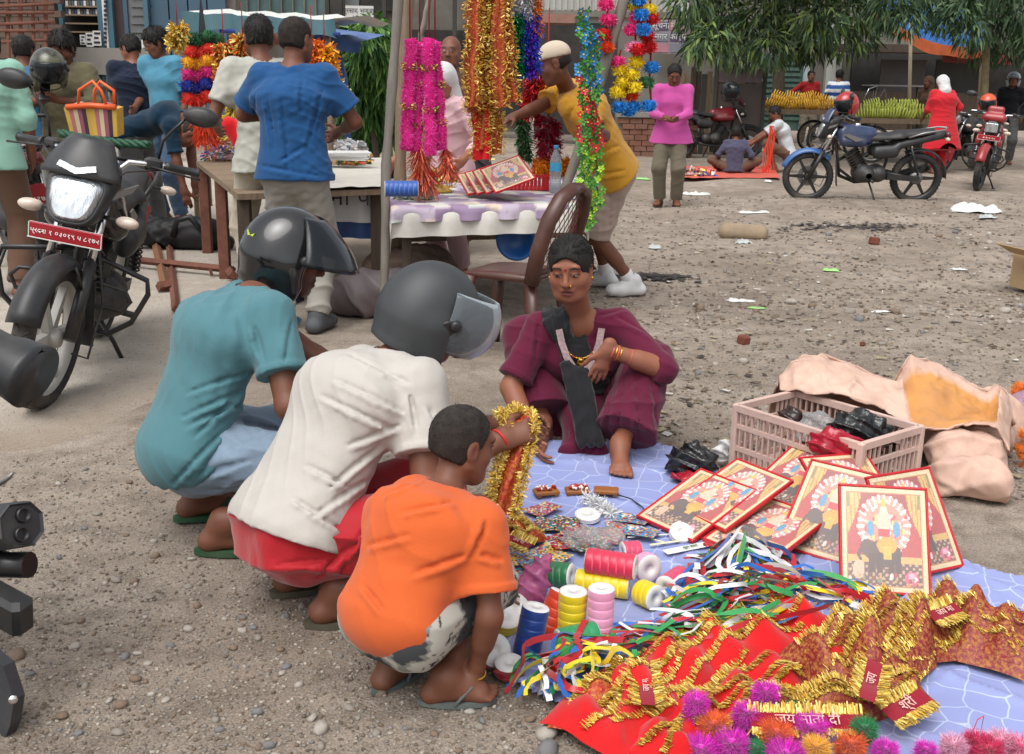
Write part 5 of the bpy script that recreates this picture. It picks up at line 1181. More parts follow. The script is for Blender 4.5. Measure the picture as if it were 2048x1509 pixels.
 mb.tube([(.085,.60,.36),(.11,.55,.45),(.10,.50,.62),(.06,.45,.80)],.005,6);mb.tube([(-.09,.63,.24),(-.12,.52,.20),(-.13,.44,.42),(-.09,.44,.66)],.005,6)
 FR.append(mb.build('cable',blk,rt))
 if guard:
  mb=MB()
  for s_ in(-1,1):
   mb.tube([(s_*.02,.30,.62),(s_*.13,.36,.60),(s_*.30,.36,.56),(s_*.315,.36,.50),(s_*.27,.36,.36),(s_*.18,.34,.28),(s_*.06,.28,.27)],.0125,10)
   mb.tube([(s_*.11,.35,.50),(s_*.22,.36,.49),(s_*.25,.36,.45),(s_*.22,.36,.40),(s_*.10,.34,.39)],.010,8)
   mb.tube([(s_*.07,.34,.60),(s_*.08,.33,.28)],.010,8)
  mb.build('leg_guard',blk,rt)
# --- body
 def ft(S):
  S.rc((0,.30,.83),(0,-.02,.82),.115,.085,.08,(1,0,0),1.18);S.rc((0,.22,.76),(0,.02,.74),.10,.075,.06,(1,0,0),1.25)
  for s_ in(-1,1):S.rc((s_*.12,.30,.74),(s_*.10,.08,.72),.055,.035,.06)
  S.half((0,0,.64),(0,0,-1))
 t_=sdf_part('tank',tank,rt,(-.28,-.2,.58),(.28,.52,1.02),.011,ft,'fuel_tank')
 MB().lathe([(0,.012),(.03,.012),(.038,0),(.038,-.02)],(0,.14,.935),(0,.05,1),18).build('fuel_cap',chrome,t_)
 if accent:
  for s_ in(-1,1):MB().prism([(0,0),(.20,.06),(.26,.05),(.10,-.03)],.006,(s_*.172,.08,.78),(0,1,0),(0,0,1)).build('stripe',accent,t_)
 def fs_(S):
  S.rc((0,-.02,.775),(0,-.36,.775),.06,.075,.06,(1,0,0),1.7);S.rc((0,-.36,.80),(0,-.74,.845),.07,.06,.06,(1,0,0),1.65);S.half((0,0,.735),(0,-.14,-1))
 sdf_part('seat',seat_m,rt,(-.2,-.9,.66),(.2,.12,.96),.011,fs_,'seat')
 def fc(S):
  for s_ in(-1,1):S.rc((s_*.115,-.36,.71),(s_*.06,-.84,.82),.045,.035,.03);S.rc((s_*.12,-.10,.62),(s_*.125,-.30,.64),.06,.06,.05,(0,0,1),1.3)
  S.rc((0,-.70,.80),(0,-.88,.83),.05,.045,.04,(1,0,0),1.6)
 sdf_part('tail',tank if cowl=='square' else body,rt,(-.24,-1.0,.46),(.24,.04,.96),.011,fc,'tail_cowl')
 def fl_(S):S.rc((-.06,-.93,.83),(.06,-.93,.83),.038,.038,.02,(0,.3,1),1.2)
 sdf_part('tlamp',lens_r,rt,(-.14,-1.02,.74),(.14,-.84,.92),.008,fl_,'tail_light')
 mb=MB()
 for s_ in(-1,1):mb.tube([(s_*.12,-.45,.80),(s_*.135,-.62,.86),(s_*.12,-.86,.90),(0,-.93,.91)],.011,9)
 mb.build('grab_rail',blk if guard else alloy,rt)
 mb=MB();n=12;vs=[]
 for i in range(n+1):
  a=R(60+i*120/n)
  for k in range(5):t=-1+k/2;vs.append(Vector((t*.07,-.64+math.cos(a)*(.36-.02*t*t),.305+math.sin(a)*(.36-.02*t*t))))
 mb.add(vs,[(i*5+k,(i+1)*5+k,(i+1)*5+k+1,i*5+k+1)for i in range(n)for k in range(4)],True);rm=mb.build('rear_mudguard',blk_pl,rt);so=rm.modifiers.new('thick','SOLIDIFY');so.thickness=.005
 rp=MB().box((0,-1.005,.60),(.19,.006,.15),rot=(R(12),0,0)).build('number_plate',plate_r,rt)
 lettering('plate_characters','प\n८१७',.05,white_p,rp,(0,-1.0095,.60),(1,0,0),(0,.2,1),.0005)
 mb=MB();mb.tube([(0,.40,.86),(0,.30,.40),(0,.10,.26),(0,-.20,.26),(0,-.26,.50),(0,-.24,.72)],.019,10)
 mb.tube([(0,.38,.92),(0,.05,.80),(0,-.30,.70),(0,-.80,.77)],.017,10)
 for s_ in(-1,1):mb.tube([(s_*.09,-.24,.38),(s_*.10,-.64,.305)],.02,8)
 mb.build('frame',blk,rt)
 def fe(S):
  S.rc((-.06,.02,.36),(.06,.02,.36),.115,.115,.03);S.rc((-.07,-.16,.36),(.07,-.16,.36),.10,.10,.04);S.rc((0,.05,.42),(0,.16,.56),.075,.065,.03,(1,0,0),1.1)
  S.rc((.09,.02,.35),(.125,.02,.35),.085,.078,.01);S.rc((-.09,-.02,.35),(-.125,-.02,.35),.09,.08,.01)
 en=sdf_part('engine',mat('engine_grey',(.045,.045,.047),rough=.5,metal=.4,dirt=.45,dirtcol=srgb(116,104,90),dscale=6),rt,(-.2,-.32,.18),(.2,.3,.68),.012,fe,'engine')
 for k in range(7):
  c=Vector((0,.055,.43)).lerp(Vector((0,.17,.60)),k/6);MB().box(c,(.19,.17,.009),rot=(R(-38),0,0)).build('cooling_fin',blk,en)
 e_=MB().tube([(.07,.22,.54),(.09,.30,.48),(.10,.26,.30),(.12,.06,.22),(.13,-.20,.24),(.135,-.34,.28)],.021,10).build('exhaust_pipe',blk,rt)
 MB().tube([(.135,-.32,.275),(.14,-.40,.30),(.15,-.80,.40),(.15,-.84,.41)],[.03,.05,.055,.04],16).build('silencer',blk_pl if not accent else blk,e_)
 if accent:MB().tube([(.206,-.46,.33),(.21,-.74,.40)],.014,8).build('heat_shield',alloy,e_)
 for s_ in(-1,1):
  sk=MB();p0,p1=Vector((s_*.125,-.62,.36)),Vector((s_*.125,-.50,.68));sk.tube([p0,p1],.014,8)
  for k in range(9):c=p0.lerp(p1,.12+k*.08);sk.lathe([(.022,-.006),(.03,0),(.022,.006)],c,p1-p0,12)
  sk.build('shock_absorber',chrome if not accent else blk,rt)
 mb=MB();mb.tube([(-.05,-.06,.27),(-.16,-.10,.13),(-.235,-.13,.012)],.011,8);mb.box((-.24,-.135,.008),(.05,.035,.014));mb.build('side_stand',blk,rt)
 for s_ in(-1,1):MB().tube([(s_*.11,-.05,.30),(s_*.24,-.06,.29)],.016,10).build('foot_peg',blk_pl,rt)
 mb=MB();mb.prism([(-.58,.0),(-.20,.02),(-.20,.09),(-.58,.06)],.03,(-.105,-.06,.28),(0,1,0),(0,0,1));mb.build('chain_guard',blk_pl,rt)
 for o in FR:o.matrix_basis=SM@o.matrix_basis
 return rt
def bike_at(px,py,fdir,front=True,k=.66):
 c=G(px,py);f=Vector((fdir[0],fdir[1],0)).normalized();return tuple(c-f*(k if front else-.64))
m1f=(.60,-.80)
m1f=(.17,-.98)
m1=moto('black motorcycle with red number plate and clear headlamp nearest at left',(-2.17,5.21,0),m1f,lean=15,steer=-10,body=blk_pl,tank=mat('gloss_black_paint',(.012,.012,.014),rough=.16,coat=.5,dirt=.2),rim=rim_w,guard=True,plate='प्रदेश १ ०३०१९ प ८१७२',accent=alloy);m1.scale=(1.04,1.04,1.04)
m2=moto('black motorcycle seen from behind with red tail light, beyond the nearest one',tuple(Vector((*W(78,290,5.3).xy,0))+Vector((-.5,.80,0))),(-.55,.83),lean=7,body=blk_pl,rim=blk,guard=True)
blue_t=mat('dark_blue_paint',srgb(28,48,84),rough=.25,coat=.5,dirt=.2);bluem=mat('blue_mudguard_paint',srgb(44,92,150),rough=.35,coat=.3,dirt=.15)
f4=(-1,.02)
m4=moto('blue motorcycle standing side-on in the middle of the dirt lot',bike_at(1610,402,f4),f4,lean=6,steer=-8,body=blk_pl,tank=blue_t,mud=bluem,accent=alloy)
red_t=mat('red_bike_paint',srgb(150,26,36),rough=.3,coat=.4,dirt=.2)
f3=(.98,.1)
m3=moto('dark motorcycle with a red tank behind the man in pink shirt',bike_at(1494,318,f3),f3,lean=6,body=blk_pl,tank=mat('black_red_paint',srgb(120,26,34),rough=.25,coat=.4))
f6=(-.38,-.92)
m6=moto('red motorcycle with square headlamp at the right edge',bike_at(1950,381,f6),f6,lean=9,steer=-10,body=red_t,tank=red_t,cowl='square',plate='ब ७ प २३',guard=True,mud=red_t)
f5=(-.75,-.66)
m5=moto('dark motorcycle with round headlamp standing behind the red one',bike_at(1880,345,f5),f5,lean=7,body=blk_pl,tank=blk_pl,cowl='round')
f7=(-.5,-.87)
m7=moto('silver-grey motorcycle half out of view behind the red one',bike_at(2085,345,f7),f7,lean=7,body=blk_pl,tank=alloy,cowl='round')
def helmet_thing(label,at,yaw,pitch,shell,visor=None,sc=1.0,group=None):
 r=empty('helmet_stand',at,0,label,'helmet',group);r.name='crash_helmet'
 HM=np.array(Matrix.Rotation(yaw,3,'Z')@Matrix.Rotation(R(-pitch),3,'X'));T=Frame(V3(0,0,0),HM,sc)
 h=helmet_on(r,T,dict(shell=shell,visor=visor or visor_smoke,pad=pad_m,trim=trim_m,vox=.010));h.name='shell'
 return r
redh=mat('red_helmet_shell',srgb(164,34,36),rough=.2,coat=.5);orh=mat('orange_helmet_shell',srgb(206,84,50),rough=.3,coat=.4)
helmet_thing('red helmet hung on the handlebar of the blue motorcycle',tuple(W(1692,210,9.05)),R(120),10,redh)
helmet_thing('orange helmet resting on a dark motorcycle at right',tuple(W(1975,208,11.2)),R(150),10,orh)
helmet_thing('black helmet resting on the dark motorcycle beside the fence',tuple(W(1462,186,12.6)),R(200),5,helm_gloss,sc=1.2)
helmet_thing('black helmet with yellow-green markings on the left rear motorcycle',tuple(W(98,140,6.0)),R(-150),10,mat('black_camo_shell',(.03,.032,.028),rough=.25,var=.9,vscale=14,coat=.4,dirt=.5,dirtcol=srgb(140,140,80),dscale=9))
m0=empty('motorcycle',tuple(at3(-1.35,1.35)),0,'black motorcycle tail with twin-outlet silencer at the lower left edge','motorcycle')
def P0(px,py,D):return W(px,py,D)-Vector(m0.location)
d0=Vector((.80,-.42,.25)).normalized()
c=P0(42,1050,1.42);s0=Vector((.45,.80,-.2));s0=(s0-d0*s0.dot(d0)).normalized();u0=s0.cross(d0)*-1
mb=MB();oct_=[(.056*x,.050*y)for x,y in((-1,.45),(-.5,1),(.5,1),(1,.45),(1,-.5),(.5,-1),(-.5,-1),(-1,-.5))]
for(sc,k)in((0,0),):pass
vs=[];prof=[(.86,.0),(.95,.006),(1.0,.0),(1.04,-.02),(1.04,-.05),(1.0,-.06),(1.02,-.50)]
for sc,k in prof:vs+=[c+d0*k+s0*p[0]*sc+u0*p[1]*sc for p in oct_]
fs=[(i*8+k,i*8+(k+1)%8,(i+1)*8+(k+1)%8,(i+1)*8+k)for i in range(len(prof)-1)for k in range(8)]+[tuple(range(7,-1,-1))]
mb.add(vs,fs,False);sil=mb.build('silencer',mat('grey_black_silencer',(.030,.032,.036),rough=.5,dirt=.15),m0)
for q in(-1,1):
 cc=c+s0*.004*q+u0*.021*q+d0*.003;MB().lathe([(.0,-.03),(.013,-.03),(.0135,.008),(.0165,.008),(.0175,.0),(.0175,-.01)],cc,d0,20).build('outlet_pipe',blk,sil)
tl=P0(12,725,1.45);td=Vector((.90,-.22,-.38)).normalized()
mb=MB();mb.tube([tl-td*.50,tl-td*.16,tl-td*.12,tl-td*.015,tl+td*.0,tl+td*.012,tl+td*.06,tl+td*.075,tl+td*.0751,tl+td*.02],[.056,.060,.063,.062,.067,.071,.078,.080,.068,.058],28,flat=.92,up=(0,0,1));mb.build('tail_cowl',blk_pl,m0)
mb=MB();mb.box(P0(10,1215,1.40),(.13,.06,.095),rot=(.15,.25,-.4),bev=.012);mb.build('heat_guard',blk_pl,m0)
MB().tube([P0(-60,1100,1.5),P0(10,1130,1.44),P0(60,1130,1.43)],.03,12).build('bracket',blk,m0)
m0w=wheel(m0,'rear_wheel',(P0(-360,1430,1.42).x,P0(-360,1430,1.42).y,.30),.30,.12,blk,'drum')
m0w.rotation_euler=(0,0,R(-62))
mb=MB();mb.prism([(-.05,.10),(.02,.07),(.045,.0),(.03,-.06),(-.02,-.16),(-.08,-.2),(-.1,.1)],.03,P0(8,1385,1.30),(.92,-.4,0),(0,0.1,1));mb.build('chain_cover',mat('blue_black_plastic',(.03,.034,.042),rough=.45,dirt=.15),m0)
MB().lathe([(0,.004),(.008,.004),(.01,0)],P0(26,1400,1.27),(.4,-.9,.1),12).build('bolt',chrome,m0)
mb=MB();mb.tube([P0(-60,985,1.5),P0(0,968,1.46),P0(18,956,1.45),P0(27,945,1.45)],[.010,.010,.008,.004],8,flat=.6);mb.build('brake_lever',alloy,m0)
MB().box((-.55,-.15,.45),(.45,.28,.35),bev=.06).build('body_shell',blk_pl,m0)
MB().tube([tl-td*.45,(-.35,-.1,.62),(-.9,-.1,.7)],[.07,.10,.13],14).build('seat',seat_m,m0)
# --- people further back
def cloth(n,rgb,**k):return fabric(n,srgb(*rgb),**k)
c_blue=cloth('royal_blue_jersey',(30,76,124),var=.06);c_grey=cloth('light_grey_twill',(150,146,138));c_ltgrey=cloth('off_white_cotton',(170,170,160));c_cream=cloth('cream_trousers',(178,170,152))
c_yel=cloth('yellow_polo',(190,138,42));c_beige=cloth('grey_beige_shorts',(170,152,142));c_pink=cloth('magenta_pink_shirt',(186,78,148));c_taupe=cloth('taupe_trousers',(104,96,82))
c_navy=cloth('navy_polo',(26,34,52));c_jean=cloth('grey_jeans',(96,96,96));c_jeanb=cloth('blue_jeans',(64,84,110));c_dteal=cloth('dark_teal_tee',(14,44,64));c_ltblue=cloth('sky_blue_polo',(80,140,166))
c_olive=cloth('olive_kurta_cloth',(96,90,68));c_mint=cloth('mint_shirt',(134,176,160));c_greyb=cloth('grey_blue_shirt',(116,124,134));c_steel=cloth('steel_blue_shirt',(58,100,132))
c_redk=cloth('red_kurta_cloth',(186,34,44));c_reds=cloth('dark_red_shirt',(146,30,32));c_white=cloth('white_shirt',(186,190,192));c_slate=cloth('slate_shirt',(70,70,90));c_blackj=cloth('black_jacket',(22,24,28));c_rose=cloth('pale_rose_cotton',(214,178,182));c_scarfw=cloth('white_net_scarf',(206,206,206));c_brown=cloth('brown_cloth',(96,72,58))
cap_m=cloth('beige_cap',(200,186,166));tan_sh=mat('brown_leather',srgb(70,52,42),rough=.6);gry_sh=mat('grey_sneaker',srgb(74,76,80),rough=.7);wht_sh=mat('white_sneaker',srgb(206,206,206),rough=.7)
def at_px(px,D,py=300):return tuple(W(px,py,D).xy)
person('tall man from behind in royal blue t-shirt and grey trousers',at_px(588,4.20),R(-6),H=1.70,vox=.008,shirt=(c_blue,.72,.06),pants=(c_grey,1.97,.012),hair='buzz',skin=SKIN2,wide=1.0,loose=.020,hemw=1.12,folds=.005,fdir=(.4,.1,1),fq=40,seed=31,creases=[(560,200,575,340,.010),(530,190,545,300,.009),(640,180,610,300,.010),(520,340,640,360,.009),(655,200,630,260,.009),(600,160,600,230,.007),(505,180,500,230,.009),(570,330,620,300,.008)],sleevew=.085,hand_r=(.16,.30,1.08),hand_l=(-.13,.30,1.18),elbow_r=(.9,-.5,-.3),elbow_l=(-.9,-.4,-.3),shoes=('shoe',gry_sh),pfolds=.01,head=(-22,4,0))
person('man in off-white shirt and cream trousers half hidden behind the blue t-shirt',at_px(532,4.75),R(28),H=1.74,vox=.010,shirt=(c_ltgrey,.72,.10),pants=(c_cream,1.97,.01),hair='short',skin=SKIN2,seed=33,folds=.008,hemw=1.12,hand_r=(.11,.10,1.56),elbow_r=(.9,.3,-.5),hand_l=(-.22,.25,1.05),shoes=('shoe',tan_sh))
yb=G(1266,590)
person('vendor leaning over the table in yellow polo shirt and beige cap',(yb.x,yb.y),world=True,H=1.72,vox=.008,face_yaw=R(78),pel=tuple(W(1224,334,4.92)),neck=tuple(W(1135,182,4.85)),bend=.03,wide=1.15,deep=1.15,head_at=tuple(W(1108,128,4.74)),head=(14,20,0),hand_r=tuple(W(1020,238,4.72)),hand_l=tuple(W(1190,262,4.48)),elbow_r=(.3,.5,-.6),elbow_l=(.6,-.6,-.5),palm_r=(0,0,-1),palm_l=(0,.2,1),curl_l=.7,foot_r=(yb.x-.16,yb.y+.30,.085),foot_l=(yb.x,yb.y,.085),toe_l=(-.9,-.25,0),shirt=(c_yel,.80,.07),loose=.012,hemw=1.0,folds=.005,seed=41,fq=44,creases=[(1160,330,1240,300,.012),(1150,290,1220,260,.010),(1140,210,1110,270,.010),(1190,360,1250,350,.010)],sleevew=.08,pants=(c_beige,.98,.03),hair='cap',cap_mat=cap_m,skin=SKIN2,shoes=('shoe',wht_sh,fabric('white_sock',srgb(220,220,220))))
person('woman in pale pink dress with white lace headscarf behind the table',at_px(905,5.45),R(148),H=1.52,vox=.010,neck=(-.02,.12,1.40),shirt=(c_rose,1.6,.45),kurta=1,pants=(c_rose,1.95,.02),hair='scarf',scarf_mat=c_scarfw,skin=SKIN3,seed=43,hand_r=(.28,.38,.92),hand_l=(-.30,.30,.95),head=(10,20,0),hemw=1.2)
person('bald man standing behind the hanging red and gold garlands',at_px(905,6.3),R(170),H=1.71,vox=.012,shirt=(c_brown,.8,.06),pants=(c_taupe,1.97,.01),hair='none',skin=SKIN2,seed=44)
pb=G(1335,413)
person('man in bright pink shirt standing with bowed head and joined hands',(pb.x,pb.y),R(168),H=1.60,vox=.010,shirt=(c_pink,1.75,.14),pants=(c_taupe,1.97,.02),hair='short',skin=SKIN2,seed=51,folds=.004,hemw=1.4,loose=.02,neck=(0,.04,1.42),head=(10,30,0),mustache=1,hand_r=(.03,.26,1.05),hand_l=(-.02,.30,1.03),elbow_r=(.8,-.5,-.4),elbow_l=(-.8,-.5,-.4),hdir_r=(-.8,.4,0),hdir_l=(.8,.3,0),palm_r=(0,0,1),palm_l=(0,0,1),shoes=('sandal',tan_sh))
person('man from behind in navy polo shirt and grey jeans',at_px(280,7.7),R(22),H=1.74,vox=.010,shirt=(c_navy,.75,.10),pants=(c_jeanb,1.96,.01),hair='short',skin=SKIN,seed=53,head=(38,22,0),hand_l=(-.20,.18,.86),hand_r=(.22,.16,.9),shoes=('shoe',gry_sh,fabric('grey_sock',srgb(120,120,120))),hemw=1.1,folds=.008)
b_=G(258,482)
person('man in dark teal t-shirt bending low over the black bag',(b_.x,b_.y),world=True,H=1.66,vox=.010,face_yaw=R(-80),pel=tuple(W(272,268,6.7)),neck=tuple(W(368,240,6.6)),bend=.06,head_at=tuple(W(384,268,6.52)),head=(-10,70,0),hand_r=tuple(W(378,425,6.42)),hand_l=tuple(W(395,420,6.6)),elbow_r=(-.3,-.5,0),foot_r=(b_.x,b_.y,.085),foot_l=(b_.x+.20,b_.y+.25,.085),shirt=(c_dteal,.8,.12),pants=(c_jean,1.9,.015),hair='buzz',skin=SKIN2,seed=57,folds=.005,shoes=('shoe',gry_sh),hemw=1.1)
person('young man in sky blue polo shirt beside the pompom strings',at_px(338,7.6),R(155),H=1.80,vox=.011,shirt=(c_ltblue,.8,.10),pants=(c_jeanb,1.97,.01),hair='thick',skin=SKIN2,seed=59,head=(-30,22,0),hand_r=(.16,.22,1.0))
po_=person('stout person in olive kurta looking down at a phone',at_px(150,6.3),R(172),H=1.70,vox=.010,shirt=(c_olive,1.55,.42),kurta=1,pants=(c_olive,1.95,.02),hair='thick',skin=SKIN2,seed=61,wide=1.22,deep=1.25,head=(5,28,0),hand_r=(.05,.30,1.18),hand_l=(-.07,.30,1.18),elbow_r=(.9,-.2,-.6),elbow_l=(-.9,-.2,-.6),palm_r=(-.5,0,1),palm_l=(.5,0,1),beard=.5)
pw_=Matrix.Rotation(R(172),3,'Z')@Vector((po_['wr'][1]+po_['wr'][-1])/2+V3(0,.07,.06))+Vector(po_['B']);ph=empty('mobile_phone',tuple(pw_),0,'dark mobile phone held by the person in olive kurta','phone')
MB().box((0,0,0),(.075,.009,.15),rot=(R(-35),0,.2),bev=.004).build('phone_body',blk_pl,ph);MB().box((0,-.0055,0),(.068,.003,.138),rot=(R(-35),0,.2)).build('screen',mat('phone_glass',(.02,.02,.025),rough=.3),ph)
person('person in mint green shirt cut off by the left edge',at_px(-22,4.9),R(10),H=1.70,vox=.012,shirt=(c_mint,1.3,.10),pants=(c_brown,1.97,.02),skin=SKIN2,seed=63,wide=1.1)
person('man in grey shirt standing at the far left edge',at_px(2,7.4),R(20),H=1.72,vox=.013,shirt=(c_greyb,.75,.08),pants=(c_jean,1.97,.01),skin=SKIN2,seed=65)
person('man from behind in steel blue shirt at the far left',at_px(57,6.9),R(-15),H=1.67,vox=.013,shirt=(c_steel,.75,.08),pants=(c_jean,1.97,.01),skin=SKIN2,seed=67,hemw=1.1)
person('man in dark red shirt with white neck scarf behind the banana cart',at_px(1608,16.4),R(185),H=1.66,vox=.014,shirt=(c_reds,1.2,.08),pants=(c_taupe,1.97,.02),skin=SKIN2,seed=71,hand_r=(.26,.02,1.0),elbow_r=(1,-.3,0))
def stripes(C,V):
 k=np.floor(V[:,2]/.075).astype(int)%2;C[:]=np.where(k[:,None]==0,np.array(srgb(214,216,216)),np.array(srgb(36,78,140)))
person('man in blue and white striped shirt at the banana cart',at_px(1664,15.4),R(-35),H=1.68,vox=.014,shirt=(mat('striped_jersey',attr=True,rough=.9,var=.06,bump=.2),.8,.14),shirt_paint=stripes,pants=(c_jean,1.97,.02),skin=SKIN2,seed=73,hemw=1.1)
person('woman from behind in red kurta with white headscarf',at_px(1878,11.6),R(14),H=1.56,vox=.013,shirt=(c_redk,1.3,.48),kurta=1,wide=1.15,deep=1.2,hemw=1.35,pants=(c_redk,1.9,.03),hair='scarf',scarf_mat=c_scarfw,skin=SKIN2,seed=75,hand_r=(.24,.05,.92),elbow_r=(1,-.4,0),hand_l=(-.2,.3,.95),neck=(0,.08,1.42),head=(10,15,0))
person('person with brown headcloth beside the woman in red kurta',at_px(1846,13.6),R(120),H=1.55,vox=.014,shirt=(c_brown,1.4,.3),pants=(c_taupe,1.9,.02),hair='scarf',scarf_mat=c_brown,skin=SKIN2,seed=77)
sb_=G(1467,352)
person('child from behind in slate shirt sitting on the red cloth',(sb_.x,sb_.y),R(-10),H=1.30,vox=.011,pel=(0,0,.17),neck=(0,.10,.68),foot_r=(.25,.45,.06),foot_l=(-.25,.45,.06),knee_r=(1,.2,.5),knee_l=(-1,.2,.5),hand_r=(.30,.25,.30),hand_l=(-.30,.25,.30),shirt=(c_slate,1.6,.10),pants=(c_brown,1.9,.01),skin=SKIN2,seed=81)
q_=G(1562,345)
person('man squatting in white shirt beside the hanging orange ribbons',(q_.x,q_.y),R(80),H=1.62,vox=.012,pel=(0,-.10,.30),neck=(0,.12,.84),foot_r=(.16,.12,.085),foot_l=(-.16,.12,.085),knee_r=(.3,1,.6),knee_l=(-.3,1,.6),hand_r=(.1,.66,.40),hand_l=(-.18,.55,.45),head=(10,35,0),shirt=(c_white,.8,.08),pants=(c_brown,1.4,.01),skin=SKIN2,seed=83)
person('rider in black jacket and grey helmet behind the right-hand motorcycles',at_px(2008,12.9),R(160),H=1.62,vox=.012,shirt=(c_blackj,1.9,.12),pants=(c_jean,1.95,.02),skin=SKIN2,hair='helmet',helmet=dict(shell=mat('grey_helmet_shell',srgb(140,150,156),rough=.3,coat=.3),visor=visor_clear,pad=pad_m,trim=trim_m,vox=.010,vel=(5,45)),seed=85)
# === stalls, tables and hanging garlands
def fuzz(path,rad,n,ln,wd,cols,seed=1,tang=.35,grav=.2,m=None,taper=.4,name='fringe',parent=None,lay=None):
 """short strips standing off a path: tinsel, feathers, wool"""
 r=np.random.RandomState(seed);P=np.array([tuple(p)for p in path],float);seg=np.linalg.norm(np.diff(P,axis=0),axis=1);cum=np.concatenate([[0],np.cumsum(seg)])
 t=r.uniform(0,cum[-1],n);i=np.clip(np.searchsorted(cum,t)-1,0,len(seg)-1);f=((t-cum[i])/seg[i])[:,None]
 p=P[i]*(1-f)+P[i+1]*f;tg=(P[i+1]-P[i])/seg[i][:,None]
 d=r.normal(size=(n,3));d-=tg*(d*tg).sum(1)[:,None];d/=np.linalg.norm(d,axis=1,keepdims=True)
 rr=(rad(t/cum[-1])if callable(rad)else rad)
 p=p+d*(np.asarray(rr)*r.uniform(.2,1,n))[:,None]
 dr=d+tg*r.normal(size=(n,1))*tang+r.normal(size=(n,3))*.3+np.array([0,0,-grav]);dr/=np.linalg.norm(dr,axis=1,keepdims=True)
 if lay is not None:dr=np.array(lay,float)+r.normal(size=(n,3))*.16;dr/=np.linalg.norm(dr,axis=1,keepdims=True)
 s=np.cross(dr,r.normal(size=(n,3))if lay is None else np.array([0,0,1.])+.3*r.normal(size=(n,3)));s/=np.linalg.norm(s,axis=1,keepdims=True)
 L=(ln*r.uniform(.6,1.3,n))[:,None];w2=(wd*.5*r.uniform(.7,1.3,n))[:,None]
 V=np.stack([p-s*w2,p+s*w2,p+dr*L+s*w2*taper,p+dr*L-s*w2*taper],1).reshape(-1,3);F=np.arange(4*n).reshape(n,4)
 cols=np.array(cols)
 k=r.randint(len(cols),size=n);c=cols[k]*r.uniform(.7,1.25,n)[:,None]
 o=link(name,np_mesh(name,V,F,m or MATS['tinsel'],colors=np.repeat(np.clip(c,0,1),4,0),smooth=False),parent)
 o['kind']='stuff'
 return o
tinsel=mat('tinsel',attr=True,rough=.3,metal=.15,var=.15,vscale=30,bump=0,spec=.6)
wool=mat('wool',attr=True,rough=.9,var=.15,vscale=30,bump=0,sheen=.4,spec=.1)
plast=mat('petal_plastic',attr=True,rough=.45,var=.12,vscale=20,bump=0)
GOLD=srgb(212,166,58);GOLD2=srgb(236,212,116);REDT=srgb(168,24,28);DRED=srgb(120,16,26)
def off(o,root):
 o.location=-Vector(root.location);return o
def hang(label,name,cat,group,px0,py0,px1,py1,D,sway=.01,n=10,dD=0):
 a,b=W(px0,py0,D),W(px1,py1,D+dD);root=empty(name,tuple(a),0,label,cat,group)
 pts=[a.lerp(b,i/n)+Vector((math.sin(i*1.7+px0)*sway,math.cos(i*1.3+px0)*sway,0))for i in range(n+1)]
 return root,pts
def core(pts,r,m,root,name='cord'):return off(MB().tube(pts,r,6).build(name,m,root),root)
cord_m=mat('red_cord',srgb(140,30,30),rough=.8)
# --- poles
def pole(label,pts,rad,m,cat='pole',name='wooden_pole'):
 r=empty(name,tuple(Vector(pts[0])),0,label,cat);mb=MB();pts=[Vector(p)for p in pts]
 n=14;ps=[];rs=[]
 for i in range(n+1):
  t=i/n*(len(pts)-1);k=min(int(t),len(pts)-2);ps.append(pts[k].lerp(pts[k+1],t-k)+Vector((mnoise.noise(Vector((i*.7,px_:=1.0,0)))*.012,0,0)));rs.append(rad*(1+.12*math.sin(i*2.1)))
 off(mb.tube(ps,rs,12).build('shaft',m,r),r);return r
pb0=W(768,600,4.22);pole('weathered grey wooden post at the left end of the vendor table',[(pb0.x,pb0.y,-.02),tuple(W(772,330,4.22)),tuple(W(802,-60,4.25))],.026,wood_g)
pole('crooked wooden post leaning diagonally beside the yellow vendor',[tuple(W(1118,420,4.42)),tuple(W(1180,230,4.42)),tuple(W(1258,-30,4.42))],.030,wood_g)
pole('thin second post behind the grey wooden post',[tuple(W(790,470,5.0).xy)+(-.02,),tuple(W(805,200,5.0)),tuple(W(818,-50,5.0))],.04,wood_m)
pole('horizontal bamboo bar carrying the garlands above the table',[tuple(W(790,-75,4.30)),tuple(W(1290,-85,4.36))],.02,wood_m)
pole('slim leaning stick above the pink garlands',[tuple(W(838,90,4.6)),tuple(W(872,-60,4.6))],.016,wood_g)
# --- vendor table
TZ=.70
tb=empty('vendor_table',tuple(at3(-.1,4.5)),0,'vendor table under lilac patchwork cloth with white plastic hem','table')
tq=[G(px,py,TZ)for px,py in((787,418),(1170,409),(1152,356),(775,360))];tc_=(tq[0]+tq[1]+tq[2]+tq[3])/4
off(MB().prism([(p.x,p.y)for p in tq],.03,(0,0,TZ-.02)).build('table_top',wood_m,tb),tb)
for p in tq:
 q=tc_.lerp(p,.88);off(MB().box((q.x,q.y,(TZ-.035)/2),(.05,.05,TZ-.035)).build('leg',wood_d,tb),tb)
for i in range(4):
 a,b=tq[i],tq[(i+1)%4];a,b=tc_.lerp(a,.88),tc_.lerp(b,.88);a.z=b.z=.30
 if i in(0,2):off(MB().tube([a,b],.02,6).build('rail',wood_m,tb),tb)
def patch(C,P):
 u=np.floor((P[:,0]+.35*P[:,1])/.105).astype(int);v=np.floor((P[:,1]-.3*P[:,0]+P[:,2])/.10).astype(int);pal=np.array([srgb(158,138,160),srgb(206,200,196),srgb(146,124,152),srgb(196,204,192),srgb(208,190,172),srgb(180,166,182)])
 k=(u*7+v*13+(u*v)%3)%6;C[:]=pal[k];n=np_noise(P,5,60,2);C[n>1.0]*=.8
